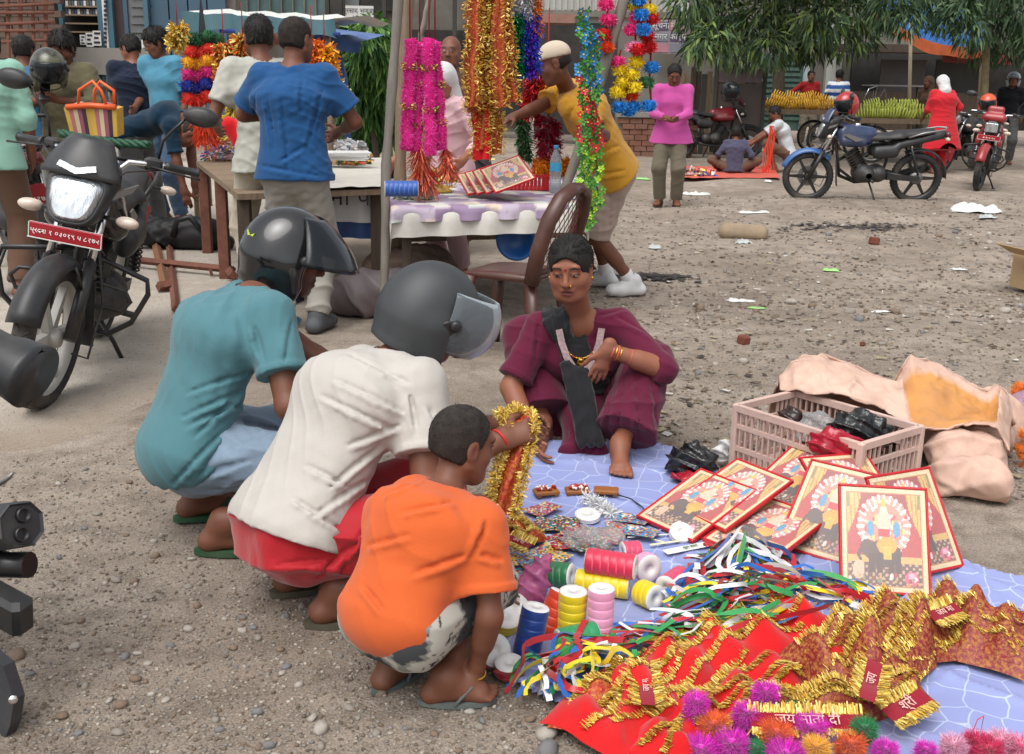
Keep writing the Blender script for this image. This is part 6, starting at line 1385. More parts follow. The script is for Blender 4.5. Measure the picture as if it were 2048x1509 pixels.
def sheet_on(quad,nu,nv,drop=(0,0,0,0),amp=.004,seed=1,z=0.0):
 """cloth over a quad with overhangs (front, right, back, left)"""
 us=[-.001-drop[3]]*0;V=[];U=[]
 L=(quad[1]-quad[0]).length;Wd=(quad[3]-quad[0]).length
 uu=np.linspace(-drop[3],L+drop[1],nu);vv=np.linspace(-drop[0],Wd+drop[2],nv)
 for u in uu:
  for v in vv:
   cu,cv=min(max(u,0),L),min(max(v,0),Wd);a=quad[0].lerp(quad[1],cu/L);b=quad[3].lerp(quad[2],cu/L);p=a.lerp(b,cv/Wd)
   ou,ov=u-cu,v-cv;ex=(quad[1]-quad[0]).normalized();ey=(quad[3]-quad[0]).normalized()
   dn=abs(ou)+abs(ov);wv=.018*math.sin(u*28+seed)*min(1,abs(ov)*12)+.018*math.sin(v*28)*min(1,abs(ou)*12)
   p=p+ex*(ou*.10+(math.copysign(.012,ou)if ou else 0))+ey*(ov*.10+(math.copysign(.012,ov)if ov else 0)+(wv if ov else 0))+Vector((0,0,-dn+z))
   if not(ou or ov):p.z+=amp*(1+mnoise.noise(Vector((u*9,v*9,seed))))
   V.append(tuple(p))
 idx=np.arange(nu*nv).reshape(nu,nv);Q=np.stack([idx[:-1,:-1].ravel(),idx[1:,:-1].ravel(),idx[1:,1:].ravel(),idx[:-1,1:].ravel()],1)
 return np.array(V),Q
pl_w=mat('white_plastic_hem',srgb(200,196,188),rough=.35,var=.12,vscale=8,bump=.3,bscale=25,dirt=.3)
V,Q=sheet_on(tq,60,50,(.15,.10,.02,.10),.004,2,-.004);off(link('plastic_underlay',np_mesh('plastic_underlay',V,Q,pl_w),tb),tb)
V,Q=sheet_on(tq,110,90,(.075,.06,.02,.06),.004,5,.004);V[:,1]-=.004;C=np.ones((len(V),3));patch(C,V);off(link('patchwork_cloth',np_mesh('patchwork_cloth',V,Q,mat('patchwork',attr=True,rough=.7,var=.1,bump=.2),colors=C),tb),tb)
# --- red basket with stacked pictures, bottle, spools on the table
def put(px,py,z=TZ+.01):return G(px,py,z)
bk_=empty('plastic_basket',tuple(put(1040,378)),R(10),'red plastic basket under the pictures on the vendor table','basket')
redpl=mat('red_plastic',srgb(188,30,36),rough=.4,var=.08)
for s_ in(-1,1):
 for k in range(13):MB().box((-.15+k*.025,s_*.11,.045),(.012,.004,.08)).build('slat',redpl,bk_)
 for k in range(9):MB().box((s_*.165,-.1+k*.025,.045),(.004,.012,.08)).build('slat',redpl,bk_)
MB().box((0,0,.004),(.33,.22,.006)).build('base',redpl,bk_)
for s_ in(-1,1):MB().box((0,s_*.112,.09),(.34,.01,.014)).build('rim',redpl,bk_);MB().box((s_*.168,0,.09),(.01,.22,.014)).build('rim',redpl,bk_)
def bottle(label,at,h=.24,r=.034):
 b=empty('water_bottle',at,0,label,'bottle')
 MB().lathe([(0,0),(r*.9,.002),(r,.012),(r,.06),(r*.94,.066),(r,.072),(r,.10),(r*.94,.106),(r,.112),(r,h*.66),(r*.8,h*.76),(r*.42,h*.88),(r*.4,h*.93)],(0,0,0),(0,0,1),22).build('bottle_body',clear('clear_pet',(.6,.66,.7),.30,.06),b)
 MB().lathe([(r*1.01,h*.46),(r*1.015,h*.47),(r*1.015,h*.63),(r*1.01,h*.64)],(0,0,0),(0,0,1),22).build('label_band',mat('bottle_label',srgb(64,160,206),rough=.4,var=.3,vscale=30),b)
 MB().lathe([(0,h),(r*.42,h),(r*.46,h*.985),(r*.46,h*.925),(r*.4,h*.92)],(0,0,0),(0,0,1),16).build('cap',mat('blue_cap',srgb(70,150,200),rough=.4),b)
bottle('clear water bottle with blue label and cap on the vendor table',tuple(put(1110,386)),.29,.036)
def spool(label,at,axis,L,r,m,group=None,end=None,wraps=True,cat='ribbon roll',name='ribbon_roll'):
 s=empty(name,at,0,label,cat,group);ax=Vector(axis).normalized();n=max(3,int(L/.022));prof=[]
 for k in range(n):
  h0,h1=-L/2+L*k/n,-L/2+L*(k+1)/n
  if wraps:prof+=[(r*.975,h0),(r,h0+L/n*.12),(r,h1-L/n*.12),(r*.975,h1)]
  else:prof+=[(r,h0),(r,h1)]
 MB().lathe(prof,(0,0,0),ax,28).build('ribbon',m,s)
 for q in(-1,1):MB().lathe([(0,q*(L/2+.0005)),(r*.25,q*(L/2+.0005)),(r*.26,q*(L/2+.003)),(r*.9,q*(L/2+.003)),(r*.98,q*L/2)],(0,0,0),ax,28).build('end_disc',end or white_p,s)
 return s
sat=lambda n,rgb:mat(n,srgb(*rgb),rough=.38,var=.10,vscale=12,bump=.25,bscale=60,stretch=(1,1,1),sheen=.2,spec=.5)
spool('blue thread spool stacked on the table beside the post',tuple(put(803,378,TZ+.125)),(1,.12,0),.17,.042,sat('blue_thread',(44,84,160)))
spool('coral thread spool under the blue one on the table',tuple(put(806,378,TZ+.045)),(1,.12,0),.18,.044,sat('coral_thread',(206,88,84)))
def heap(label,name,px,py,z,rx,ry,rz,n,ln,wd,cols,m,seed,group=None,cat='trim'):
 r_=np.random.RandomState(seed);c=G(px,py,z);h=empty(name,tuple(c),0,label,cat,group)
 pts=[Vector((r_.uniform(-rx,rx),r_.uniform(-ry,ry),0))for _ in range(14)]
 for p in pts:p.z=rz*max(0,1-(p.x/rx)**2*.6-(p.y/ry)**2*.6)
 fuzz(pts,rz*.5,n,ln,wd,cols,seed,.8,.5,m,.8,'strips',h)
 S=SDF((-rx*1.2,-ry*1.2,-.02),(rx*1.2,ry*1.2,rz*1.6),.012);S.ell((0,0,0),(rx*.9,ry*.9,rz*.9),None,.01);S.half((0,0,.001),(0,0,-1));finish('mound',S,mat('mound_'+name+str(seed),tuple(np.array(cols).mean(0)*.8),rough=.7),h)
 return h
heap('red and gold tinsel heap on the vendor table near the post','tinsel_heap',860,385,TZ+.01,.16,.09,.05,900,.05,.006,[GOLD,REDT,GOLD2,srgb(60,120,60)],tinsel,3)
heap('gold and red tinsel heap behind the spools','tinsel_heap',890,362,TZ+.01,.14,.10,.06,700,.05,.007,[REDT,GOLD2,REDT],tinsel,5)
heap('pale plastic packet heap at the near edge of the vendor table','packet_heap',830,398,TZ+.01,.12,.06,.03,300,.05,.02,[srgb(200,206,170),srgb(190,190,186),srgb(120,170,160)],plast,8)
bgb=empty('dark_bag',tuple(put(962,352)),0,'dark crumpled bag standing behind the pictures on the table','bag')
S=SDF((-.16,-.12,-.02),(.16,.12,.24),.009);S.rc((0,0,.05),(.02,0,.13),.075,.04,.03,(1,0,0),1.4);S.half((0,0,.002),(0,0,-1));finish('sack',S,mat('dark_bag_cloth',srgb(44,40,38),rough=.6),bgb,None,.012,(.6,.1,.8),40,4)
# --- chair
ch=empty('plastic_chair',tuple(at3(.005,3.80)),R(64),'brown plastic chair with lattice back in front of the vendor table','chair')
ch_m=mat('brown_plastic',srgb(74,42,34),rough=.32,var=.1,dirt=.25,dirtcol=srgb(120,100,86))
S=SDF((-.28,-.28,.36),(.28,.30,.52),.009);S.rc((-.15,0,.43),(.15,0,.43),.03,.03,.02,(0,1,0),7.5);S.half((0,0,.415),(0,0,-1));finish('seat',S,ch_m,ch)
for sx in(-1,1):
 for sy in(-1,1):MB().tube([(sx*.17,sy*.17,.43),(sx*.20,sy*.20,.2),(sx*.215,sy*.215,0)],[.040,.034,.028],8,flat=.6).build('leg',ch_m,ch)
 MB().tube([(sx*.20,-.19,.42),(sx*.215,-.23,.58),(sx*.205,-.28,.74),(sx*.15,-.315,.84),(sx*.06,-.33,.875),(0,-.332,.88)],[.028,.028,.028,.027,.026,.026],10,flat=1.5,up=(0,1,0)).build('back_frame',ch_m,ch)
for k in range(-7,8):
 for s_ in(-1,1):
  x0=k*.05;pts=[]
  for i in range(11):
   t=i/10;x=x0+s_*.28*(t-.5);z=.48+.38*t
   if abs(x)<=.19-max(0,t-.7)*.35:pts.append((x,-.215-.115*t+.02*(x/.2)**2,z))
  if len(pts)>2:MB().strip(pts,.010,side=(0.7,0,.7)).build('lattice_bar',ch_m,ch)
MB().tube([(-.2,-.21,.47),(0,-.225,.47),(.2,-.21,.47)],.015,8).build('back_rail',ch_m,ch)
bs_=empty('plastic_basin',tuple(W(1032,482,4.35)),0,'blue plastic basin hanging under the vendor table','basin')
MB().lathe([(0,.055),(.06,.055),(.085,.05),(.105,.0),(.118,-.004),(.118,-.01),(.10,-.006),(.08,.04),(0,.045)],(0,0,0),(.25,1,.1),28).build('bowl',mat('blue_plastic',srgb(22,84,152),rough=.35),bs_)
def lump(label,name,px,py,D,prims,m,cat,folds=.015,fq=26,seed=2,h=.012,z0=0.0,extra=None,group=None):
 b=W(px,py,D);b.z=z0;r=empty(name,tuple(b),0,label,cat,group)
 pts=np.array([p for(a,c,ra,rb,fl)in prims for p in(a,c)]);lo=pts.min(0)-.32;hi=pts.max(0)+.32;lo[2]=-.03
 S=SDF(lo,hi,h)
 for(a,c,ra,rb,fl)in prims:S.rc(a,c,ra,rb,.05,(0,0,1)if fl!=1 else None,fl)
 S.half((0,0,.003),(0,0,-1));o=finish(name+'_body',S,m,r,None,folds,(.6,.3,.7),fq,seed);o.name='body'
 if extra:extra(r)
 return r
tarp_g=mat('grey_mauve_tarpaulin',srgb(112,102,104),rough=.55,var=.15,bump=.3,bscale=20,dirt=.35)
lump('grey mauve tarpaulin bundle under the left end of the vendor table','tarpaulin_bundle',735,600,4.45,[((-.12,.05,.14),(.16,.05,.16),.14,.15,.9),((-.2,.1,.08),(.25,.0,.08),.10,.10,1)],tarp_g,'bundle',.025,18,4)
lump('brown sack slumped behind the tarpaulin bundle','jute_sack',800,560,4.85,[((-.1,.1,.16),(.18,.1,.2),.16,.17,.9),((.25,.1,.1),(.32,.12,.1),.12,.10,1)],mat('brown_sack',srgb(104,86,76),rough=.85,var=.2),'sack',.025,18,7)
# --- hanging garlands over the vendor table
MAG=[srgb(252,60,176),srgb(255,110,200),srgb(240,30,150)]
for k,(x0,x1)in enumerate(((822,812),(838,832),(856,862),(868,884))):
 g_,pts=hang('fluffy magenta garland with gold bands, %s of four'%('leftmost','second from left','third from left','rightmost')[k],'fluffy_garland','garland','magenta garlands',x0,78+6*(k%2),x1,300+(k%3)*6,4.30+.03*(k%2),.006,14)
 off(fuzz(pts,.030,9000,.013,.003,MAG,60+k,.3,.1,wool,.5,'fluff',g_),g_);core(pts,.030,mat('magenta_core',srgb(216,20,134),rough=.9),g_,'core');core([pts[0]+Vector((0,0,.5)),pts[0]],.004,cord_m,g_)
 for b_ in((.28,.62)if k%2==0 else(.40,.74)):
  q=pts[int(b_*14)];off(fuzz([q,q+Vector((0,0,-.035))],.040,260,.014,.006,[GOLD,GOLD2,srgb(60,90,40)],80+k,.2,0,tinsel,.8,'gold_band',g_),g_)
g_,pts=hang('red tinsel tassel below the magenta garlands','tinsel_tassel','tassel',None,838,290,850,375,4.33,.004,8);off(fuzz(pts,lambda t:.01+.04*t,900,.09,.003,[srgb(190,40,24),srgb(150,24,20),srgb(220,110,60)],91,.3,1.5,tinsel,.8,'strands',g_),g_)
g_,pts=hang('small red tinsel tassel right of the larger one','tinsel_tassel','tassel',None,890,295,896,345,4.33,.004,8);off(fuzz(pts,lambda t:.008+.02*t,350,.07,.003,[srgb(190,40,24),srgb(150,24,20),srgb(220,110,60)],92,.3,1.5,tinsel,.8,'strands',g_),g_)
def sash(root,pts,wid,m,fr,seed,fringe=True,foldn=3):
 n=len(pts);V=[];k=7;rr=random.Random(seed);ph=rr.uniform(0,6)
 for i,p in enumerate(pts):
  for j in range(k):
   u=j/(k-1)-.5;V.append((p.x+u*wid,p.y+.016*math.sin(u*6.28*foldn*.5+ph+i*.25),p.z+.004*math.sin(i+j)))
 idx=np.arange(n*k).reshape(n,k);Q=np.stack([idx[:-1,:-1].ravel(),idx[:-1,1:].ravel(),idx[1:,1:].ravel(),idx[1:,:-1].ravel()],1)
 off(link('sash',np_mesh('sash',V,Q,m),root),root)
 if fringe:
  for s_ in(-.5,.5):off(fuzz([Vector((p.x+s_*wid,p.y-.01,p.z))for p in pts],.010,int(110*n/4),.022,.005,[GOLD,GOLD2,srgb(180,120,30)],seed+int(s_*2),.5,.1,tinsel,.9,'gold_fringe',root),root)
red_net=mat('red_gold_net',srgb(160,30,24),rough=.5,var=.5,vscale=90,bump=.4,bscale=120,dirt=.8,dirtcol=srgb(214,160,60),dscale=110)
red_cl=fabric('red_chunri_cloth',srgb(196,20,28),var=.12,sheen=.3)
brocade=mat('maroon_gold_brocade',srgb(128,22,34),rough=.5,var=.35,vscale=90,bump=.5,bscale=120,dirt=.85,dirtcol=srgb(206,156,66),dscale=110,crease=.3,cscale=16)
specs=[(938,942,215,red_net),(958,950,225,red_net),(975,965,300,red_net),(990,985,270,red_net),(1008,1000,215,red_net),(1018,1022,205,red_net),(950,962,320,red_cl),(972,992,310,red_net)]
g_=empty('sash_bunch',tuple(W(975,-60,4.28)),0,'thick bunch of red and gold fringed sashes hanging in the centre','sashes')
for k,(x0,x1,y1,m_)in enumerate(specs):
 a,b=W(x0*.6+975*.4,-60,4.26+.02*(k%4)),W(x1,y1,4.24+.025*(k%4));pts=[a.lerp(b,i/16)+Vector((.008*math.sin(i+k),0,0))for i in range(17)]
 sash(g_,pts,.075 if m_ is red_net else .10,m_,None,100+k)
g_=empty('metallic_tinsel_bunch',tuple(W(1035,-60,4.4)),0,'bunch of metallic foil strings in silver, green, purple and blue','tinsel')
for k,(x,y0,y1,c)in enumerate(((1010,-60,130,srgb(190,30,90)),(1022,30,150,srgb(30,30,40)),(1032,20,135,srgb(20,150,80)),(1042,30,145,srgb(16,120,70)),(1052,20,150,srgb(40,60,190)),(1062,40,150,srgb(110,40,190)),(1070,30,140,srgb(40,70,200)),(1028,-60,30,srgb(210,210,214)),(1045,-60,30,srgb(220,220,224)),(1058,-60,35,srgb(210,210,214)),(1072,-60,70,srgb(230,120,30)))):
 pts=[W(x+math.sin(j)*2,y0+(y1-y0)*j/8,4.42)for j in range(9)];off(fuzz(pts,.016,700,.035,.006,[c,tuple(np.array(c)*1.3),tuple(np.array(c)*.5)],130+k,.5,1.0,tinsel,.8,'foil_string',g_),g_)
def flower_mesh(name,col,col2,r,n=5,m=None):
 mb=MB()
 for k in range(n):
  a=2*math.pi*k/n;d=Vector((math.cos(a),math.sin(a),.35));t=Vector((-math.sin(a),math.cos(a),0));mb.col=col
  mb.add([(0,0,0),d*r*.55+t*r*.32,d*r+Vector((0,0,-.1*r)),d*r*.55-t*r*.32],[(0,1,2,3)])
 mb.col=col2;mb.ball((0,0,r*.2),r*.2,6,4)
 return mb.mesh(name,m or plast,True)
def vine(label,px0,py0,px1,py1,D,bands,leafc,group,seed,n=34,r=.028):
 rr=random.Random(seed);root,pts=hang(label,'flower_vine','garland',group,px0,py0,px1,py1,D,.008,24);core(pts,.004,mat('green_stem',srgb(50,100,46),rough=.7),root,'stem')
 ms=[flower_mesh('flower',c,srgb(230,210,90),r)for c in bands];lm=flower_mesh('leaf_sprig',leafc,leafc,r*1.15,4)
 for i in range(n):
  t=i/(n-1);p=pts[int(t*24)].lerp(pts[min(24,int(t*24)+1)],t*24%1);b=min(len(bands)-1,int(t*len(bands)))
  for q in range(2):
   o=link('flower' if(i+q)%2 else 'leaf_sprig',ms[b]if(i+q)%2 else lm,root,p-root.location+Vector((rr.uniform(-.03,.03),rr.uniform(-.03,.02),0)),(rr.uniform(.9,2.2),0,rr.uniform(-.9,.9)))
BL,RD,GR,LG=srgb(44,130,196),srgb(206,36,60),srgb(70,140,50),srgb(150,200,50)
for k,(x0,x1)in enumerate(((1168,1166),(1180,1178),(1190,1194))):
 vine('blue, red and lime flower vine, %s of three'%('left one','middle one','right one')[k],x0,22+25*k,x1,420+(k%2)*35,4.28+.02*k,[BL,BL,RD,RD,LG,LG],GR,'flower vines at the crooked post',20+k)
def pom(root,c,r,cols,seed,n=500,m=None,name='pompom',ln=None):
 o=off(MB().ball(c,r*.6,10,7).build(name,mat('pom_%d_%d_%d'%tuple(int(q*255)for q in cols[0]),cols[0],rough=.9),root),root)
 q=fuzz([Vector(c)+Vector((0,0,r*.05)),Vector(c)-Vector((0,0,r*.05))],r*.4,n,ln or r*.55,r*.10,cols,seed,1.2,0,m or wool,.5,'fluff',o)
 return o
YEL,PNK,BLU,ORG=[srgb(240,214,40),srgb(226,190,20)],[srgb(226,40,120),srgb(236,90,150)],[srgb(30,120,200),srgb(60,150,220)],[srgb(220,60,24),srgb(236,96,30)]
RED=[srgb(206,28,30),srgb(180,16,24)]
strings=[('crimson and gold garland left of the crooked post top',1212,-60,100,[(-20,PNK),(10,PNK),(40,PNK),(70,RED),(95,ORG)]),('yellow looped garland with pink drop',1268,-60,190,[(-10,YEL),(10,YEL),(35,PNK),(60,PNK),(95,[srgb(236,140,180)]),(125,YEL),(150,YEL),(175,YEL)]),('garland of yellow, red and blue blossoms at the far right',1298,-60,215,[(-10,YEL),(20,YEL),(38,RED),(72,RED),(95,RED),(135,BLU),(165,[srgb(60,110,70)]),(212,BLU)]),('blue and pink garland behind the yellow loops',1282,-60,120,[(0,BLU),(30,BLU),(60,BLU),(100,RED)]),('yellow garland with blue flowers at its end',1240,100,220,[(125,PNK),(140,YEL),(165,YEL),(185,YEL),(215,BLU)]),('short red garland with a blue flower cluster',1262,150,225,[(178,RED),(190,ORG),(214,BLU),(222,BLU)])]
for k,(lb,x,y0,y1,ps)in enumerate(strings):
 g_,pts=hang(lb,'blossom_garland','garland',None,x,y0,x+3,y1,4.42+.03*(k%3),.006,10);core(pts,.006,cord_m,g_)
 for j,(y,c)in enumerate(ps):pom(g_,W(x+(j%3-1)*5,y,4.40+.03*(k%3)),.058,c,200+k*10+j,560,plast,'blossom')
for k,(lb,x0,y0,x1,y1,c,rad,n)in enumerate((('wide red tinsel garland beside the vendor',1075,140,1058,235,RED+[srgb(150,20,20)],.05,2200),('orange marigold garland at the vendor collar',1098,150,1090,205,[srgb(240,150,20),srgb(230,120,10)],.045,1500),('crimson tinsel garland below the vendor arm',1095,235,1098,310,[srgb(170,20,60),srgb(140,12,44)],.075,2200),('dark green leaf garland below the vendor arm',1046,235,1050,320,[srgb(30,70,34),srgb(44,90,40)],.030,1200),('marigold garland lying along the far table edge',1072,330,1150,338,[srgb(244,160,20),srgb(236,130,10)],.05,2600),('orange tinsel string hanging beside the foil strings',1070,-40,1072,68,ORG,.016,900))):
 g_,pts=hang(lb,'tinsel_garland','garland',None,x0,y0,x1,y1,4.95 if k!=5 else 4.46,.008,8);core([pts[0]+Vector((0,0,.4)),pts[0]]if k!=4 else pts,.004,cord_m,g_);off(fuzz(pts,rad,n,.035,.006,c,300+k,.5,.6,tinsel if k in(0,2,5)else plast,.7,'tufts',g_),g_)
# --- the stall behind the blue t-shirt: long table, awning, hung pompoms
t2=empty('long_stall_table',tuple(at3(-1.7,5.6)),0,'long wooden stall table with lettered banner hanging from its near edge','table')
q2=[G(px,py,.72)for px,py in((476,388),(765,378),(790,318),(392,322))];qc_=(q2[0]+q2[1]+q2[2]+q2[3])/4
for k in range(6):
 t0,t1=k/6+.004,(k+1)/6-.004;a,b,c,d=q2[0].lerp(q2[3],t0),q2[1].lerp(q2[2],t0),q2[1].lerp(q2[2],t1),q2[0].lerp(q2[3],t1)
 off(MB().prism([(p.x,p.y)for p in(a,b,c,d)],.035,(0,0,.70)).build('plank',wood_m,t2),t2)
for p in q2+[q2[0].lerp(q2[3],.5)]:q=qc_.lerp(p,.93);off(MB().box((q.x,q.y,.34),(.07,.07,.68)).build('leg',rust if p.x<-2 else wood_d,t2),t2)
V,Q=sheet_on([q2[0].lerp(q2[1],.45),q2[1],q2[2],q2[3].lerp(q2[2],.3)],50,50,(.0,.0,.0,.0),.01,7,.006);off(link('cloth',np_mesh('cloth',V,Q,fabric('pale_stall_cloth',srgb(190,186,176))),t2),t2)
bn=empty('lettered_banner',tuple(W(690,400,4.8)),0,'blue and white lettered banner draped over the stall table edge','banner')
a,b=W(645,370,4.86),W(745,375,4.84);n_=16
for nm,z0,z1,m_ in(('blue_band',.0,.05,mat('banner_blue',srgb(34,62,110),rough=.6)),('white_band',.05,.22,paper_w),('blue_band',.22,.32,MATS['banner_blue'])):
 V=[]
 for i in range(n_+1):
  p=a.lerp(b,i/n_);y=p.y-.03+.012*math.sin(i*.9);V+=[(p.x,y,p.z-z0),(p.x,y-.01,p.z-z1)]
 off(MB().add(V,[(2*i,2*i+1,2*i+3,2*i+2)for i in range(n_)],True).build(nm,m_,bn),bn)
lettering('lettering','रमा प',.15,ink,bn,W(690,396,4.77)-bn.location,(1,-.02,0),(0,0,1))
for k,(lb,px,py,cols,m_)in enumerate((('colourful ribbon heap on the stall table beside the blue t-shirt',690,330,[srgb(210,120,30),srgb(30,90,170),srgb(60,140,60),srgb(220,200,60),srgb(200,60,40)],plast),('heap of wrapped trinkets at the left end of the stall table',440,292,[srgb(190,40,50),srgb(220,200,90),srgb(206,206,206),srgb(200,90,60)],plast),('heap of white and gold packets on the stall table',455,318,[srgb(216,214,210),srgb(220,180,60),srgb(30,90,180),srgb(206,120,140)],plast),('heap of white plastic packets at the back of the stall table',700,300,[srgb(226,222,222),srgb(206,198,200),srgb(180,190,190)],plast))):
 heap(lb,'trinket_heap',px,py,.73,.20,.14,.06 if k<3 else .05,700 if k<3 else 300,.05,.014 if k<3 else .05,cols,m_,40+k,None,'trinkets')
wp=empty('white_sheet_stack',tuple(G(690,318,.80)),R(8),'flat white paper sheets lying on the stall table','paper')
for k in range(5):MB().box((.01*math.sin(k*2),.012*math.cos(k),k*.012),(.34,.24,.009),rot=(0,0,.06*(k-2))).build('sheet',paper_w,wp)
aw=empty('stall_awning',tuple(W(515,60,7.3)),0,'stall awning with white tarpaulin top and teal front flap','awning')
a,b=W(362,24,7.3),W(668,40,7.1);n_=24;V1,V2=[],[]
for i in range(n_+1):
 p=a.lerp(b,i/n_);s_=.018*math.sin(i*1.1)+.01*math.sin(i*2.7);V1+=[(p.x,p.y+s_,p.z+s_*.5),(p.x+.02,p.y+s_*1.3-.03,p.z-.15-.02*math.sin(i*.8))];V2+=[(p.x,p.y+s_,p.z+s_*.5),(p.x+.2,p.y+.7,p.z+.05+s_),(p.x+.3,p.y+1.6,p.z+.02+s_)]
off(MB().add(V1,[(2*i,2*i+1,2*i+3,2*i+2)for i in range(n_)],True).build('front_flap',mat('teal_tarp',srgb(52,92,100),rough=.5,var=.12,bump=.3,bscale=12),aw),aw)
off(MB().add(V2,[(3*i+j,3*i+j+1,3*i+j+4,3*i+j+3)for i in range(n_)for j in range(2)],True).build('roof_sheet',mat('white_tarp',srgb(206,208,202),rough=.5,var=.08,bump=.3,bscale=8),aw),aw)
for px,D in((372,7.35),(655,7.15),(400,8.7),(660,8.6)):p=W(px,40,D);off(MB().tube([(p.x,p.y,0),(p.x,p.y,p.z)],.025,8).build('post',wood_m,aw),aw)
p0_,p1_=W(440,62,7.25),W(680,70,7.1);off(MB().tube([p0_,p1_],.02,8).build('bar',mat('blue_bar',srgb(40,60,130),rough=.5),aw),aw)
bt=empty('blue_tarpaulin',tuple(W(690,90,8.2)),0,'blue tarpaulin shelter roof left of the leafy shrub','tarpaulin')
a,b=W(585,66,8.0),W(722,82,8.0);V=[]
for i in range(13):
 p=a.lerp(b,i/12);s_=.03*math.sin(i*1.3);V+=[(p.x,p.y-.1+s_,p.z-.12),(p.x,p.y+s_,p.z+.02*math.sin(i)),(p.x+.1,p.y+1.2,p.z+.10)]
off(MB().add(V,[(3*i+j,3*i+j+1,3*i+j+4,3*i+j+3)for i in range(12)for j in range(2)],True).build('sheet',mat('blue_tarp',srgb(70,98,150),rough=.4,var=.2,vscale=3,bump=.4,bscale=10,dirt=.2,dirtcol=srgb(150,160,175)),bt),bt)
off(MB().tube([W(672,90,8.0),W(690,160,7.9),tuple(W(700,200,7.8).xy)+(.02,)],.03,8).build('leg',mat('blue_leg',srgb(40,74,130),rough=.4),bt),bt)
PG=[[srgb(20,80,44),srgb(14,60,34)],[srgb(206,40,24),srgb(226,60,30)],[srgb(230,160,20),srgb(240,180,40)],[srgb(200,30,120),srgb(220,50,140)],[srgb(26,44,150),srgb(16,30,120)],[srgb(206,40,24),srgb(230,60,30)]]
pg=empty('pompom_curtain',tuple(W(408,30,6.25)),0,'tiered pompom hanging in green, red, yellow, pink and blue wool','pompoms')
for r_,(y,c)in enumerate(zip((78,104,126,150,172,198),PG)):
 for j in range(4):pom(pg,W(380+j*18+(r_%2)*3-(4 if r_>2 else 0),y+5*math.sin(j*2.2),6.22+.02*(j%2)),.085,c,400+r_*7+j,260)
for j,c in enumerate((PG[3],PG[0],PG[4],PG[2])):pom(pg,W(400+j*15,232+(j%2)*8,6.2),.06,c,460+j,240)
off(fuzz([W(408,225,6.22),W(415,275,6.22)],.06,900,.10,.004,[srgb(230,80,20),srgb(206,40,20)],470,.3,1.8,wool,.7,'tassel',pg),pg)
off(MB().tube([W(405,20,6.25),W(400,70,6.25)],.008,6).build('cord',cord_m,pg),pg);off(MB().prism([(-.03,0),(.0,.30),(.03,0)],.006,W(405,70,6.23),(1,0,0),(0,0,1)).build('tag',ink,pg),pg)
for k,(lb,x0,y0,x1,y1,c,n)in enumerate((('gold tinsel bunch left of the pompom hanging',357,55,352,92,[GOLD,GOLD2],700),('red and gold tinsel string right of the pompom hanging',450,90,452,200,[GOLD,GOLD2,srgb(206,90,30),REDT],1500),('yellow medallion garland beside the off-white shirt',464,150,470,255,[GOLD2,srgb(220,200,60),GOLD],1300),('orange and gold garland hung under the awning bar',484,75,478,150,[srgb(226,110,30),GOLD2,REDT],1200),('orange petal garland right of the blue t-shirt',626,85,630,140,[srgb(226,90,24),srgb(236,140,40)],900),('yellow petal garland right of the orange one',652,95,660,170,[srgb(236,180,40),srgb(226,140,30)],1200),('thin yellow garland hanging lowest beside the blue sleeve',668,160,676,205,[srgb(226,206,60),GOLD2],500))):
 g_,pts=hang(lb,'tinsel_garland','garland',None,x0,y0,x1,y1,6.0 if k<4 else 5.8,.012,8);core([pts[0]+Vector((0,0,.25)),pts[0]],.004,cord_m,g_);off(fuzz(pts,.05,n,.05,.014,c,500+k,.7,.5,tinsel if k<4 else plast,.8,'tufts',g_),g_)
rh=empty('red_heart_cushion',tuple(W(472,262,5.75)),0,'red heart-shaped cushion on the stall beside the off-white shirt','cushion')
S=SDF((-.2,-.1,-.2),(.2,.1,.2),.01);S.rc((0,0,-.08),(-.05,0,.04),.03,.06,.02);S.rc((0,0,-.08),(.05,0,.04),.03,.06,.02);finish('cushion',S,red_cl,rh)
sbg=empty('striped_shopping_bag',tuple(W(195,270,5.6)),R(-8),'striped shopping bag with orange plastic handles at the left','bag')
cols_=[srgb(206,170,80),srgb(180,110,116),srgb(206,190,150),srgb(150,84,106),srgb(70,50,60),srgb(200,164,70)]
for k in range(12):MB().prism([(-.17+k*.0285,0),(-.17+(k+1)*.0285,0),(-.19+(k+1)*.032,.20+.015*math.sin(k)),(-.19+k*.032,.20+.015*math.sin(k-1))],.10,(0,0,0),(1,0,0),(0,-.15,1)).build('stripe_panel',mat('bag_stripe_%d'%(k%6),cols_[k%6],rough=.5),sbg)
orp=mat('orange_plastic',srgb(226,96,44),rough=.4)
for s_ in(-1,1):MB().tube([(-.05+.03*s_,s_*.05-.03,.19),(-.03+.03*s_,s_*.05-.04,.30),(.05,s_*.05-.05,.36),(.12+.02*s_,s_*.05-.04,.30),(.13,s_*.05-.03,.19)],.011,8).build('handle',orp,sbg)
MB().tube([(-.17,-.075,.185),(.0,-.085,.20),(.19,-.075,.19)],.02,8).build('rim_band',orp,sbg)
dz=G(372,498)
db=empty('duffel_bag',tuple(dz),R(-4),'long black duffel bag lying on the concrete','bag')
S=SDF((-.6,-.35,-.02),(.6,.35,.45),.011);S.rc((-.26,0,.13),(.20,.02,.12),.135,.125,.05,(0,1,0),1.1);S.rc((.2,.02,.09),(.36,0,.06),.09,.05,.05,(0,1,0),1.3);S.rc((-.3,0,.2),(-.22,0,.22),.08,.06,.04);S.rc((.0,0,.18),(.16,0,.18),.07,.07,.05);S.half((0,0,.004),(0,0,-1))
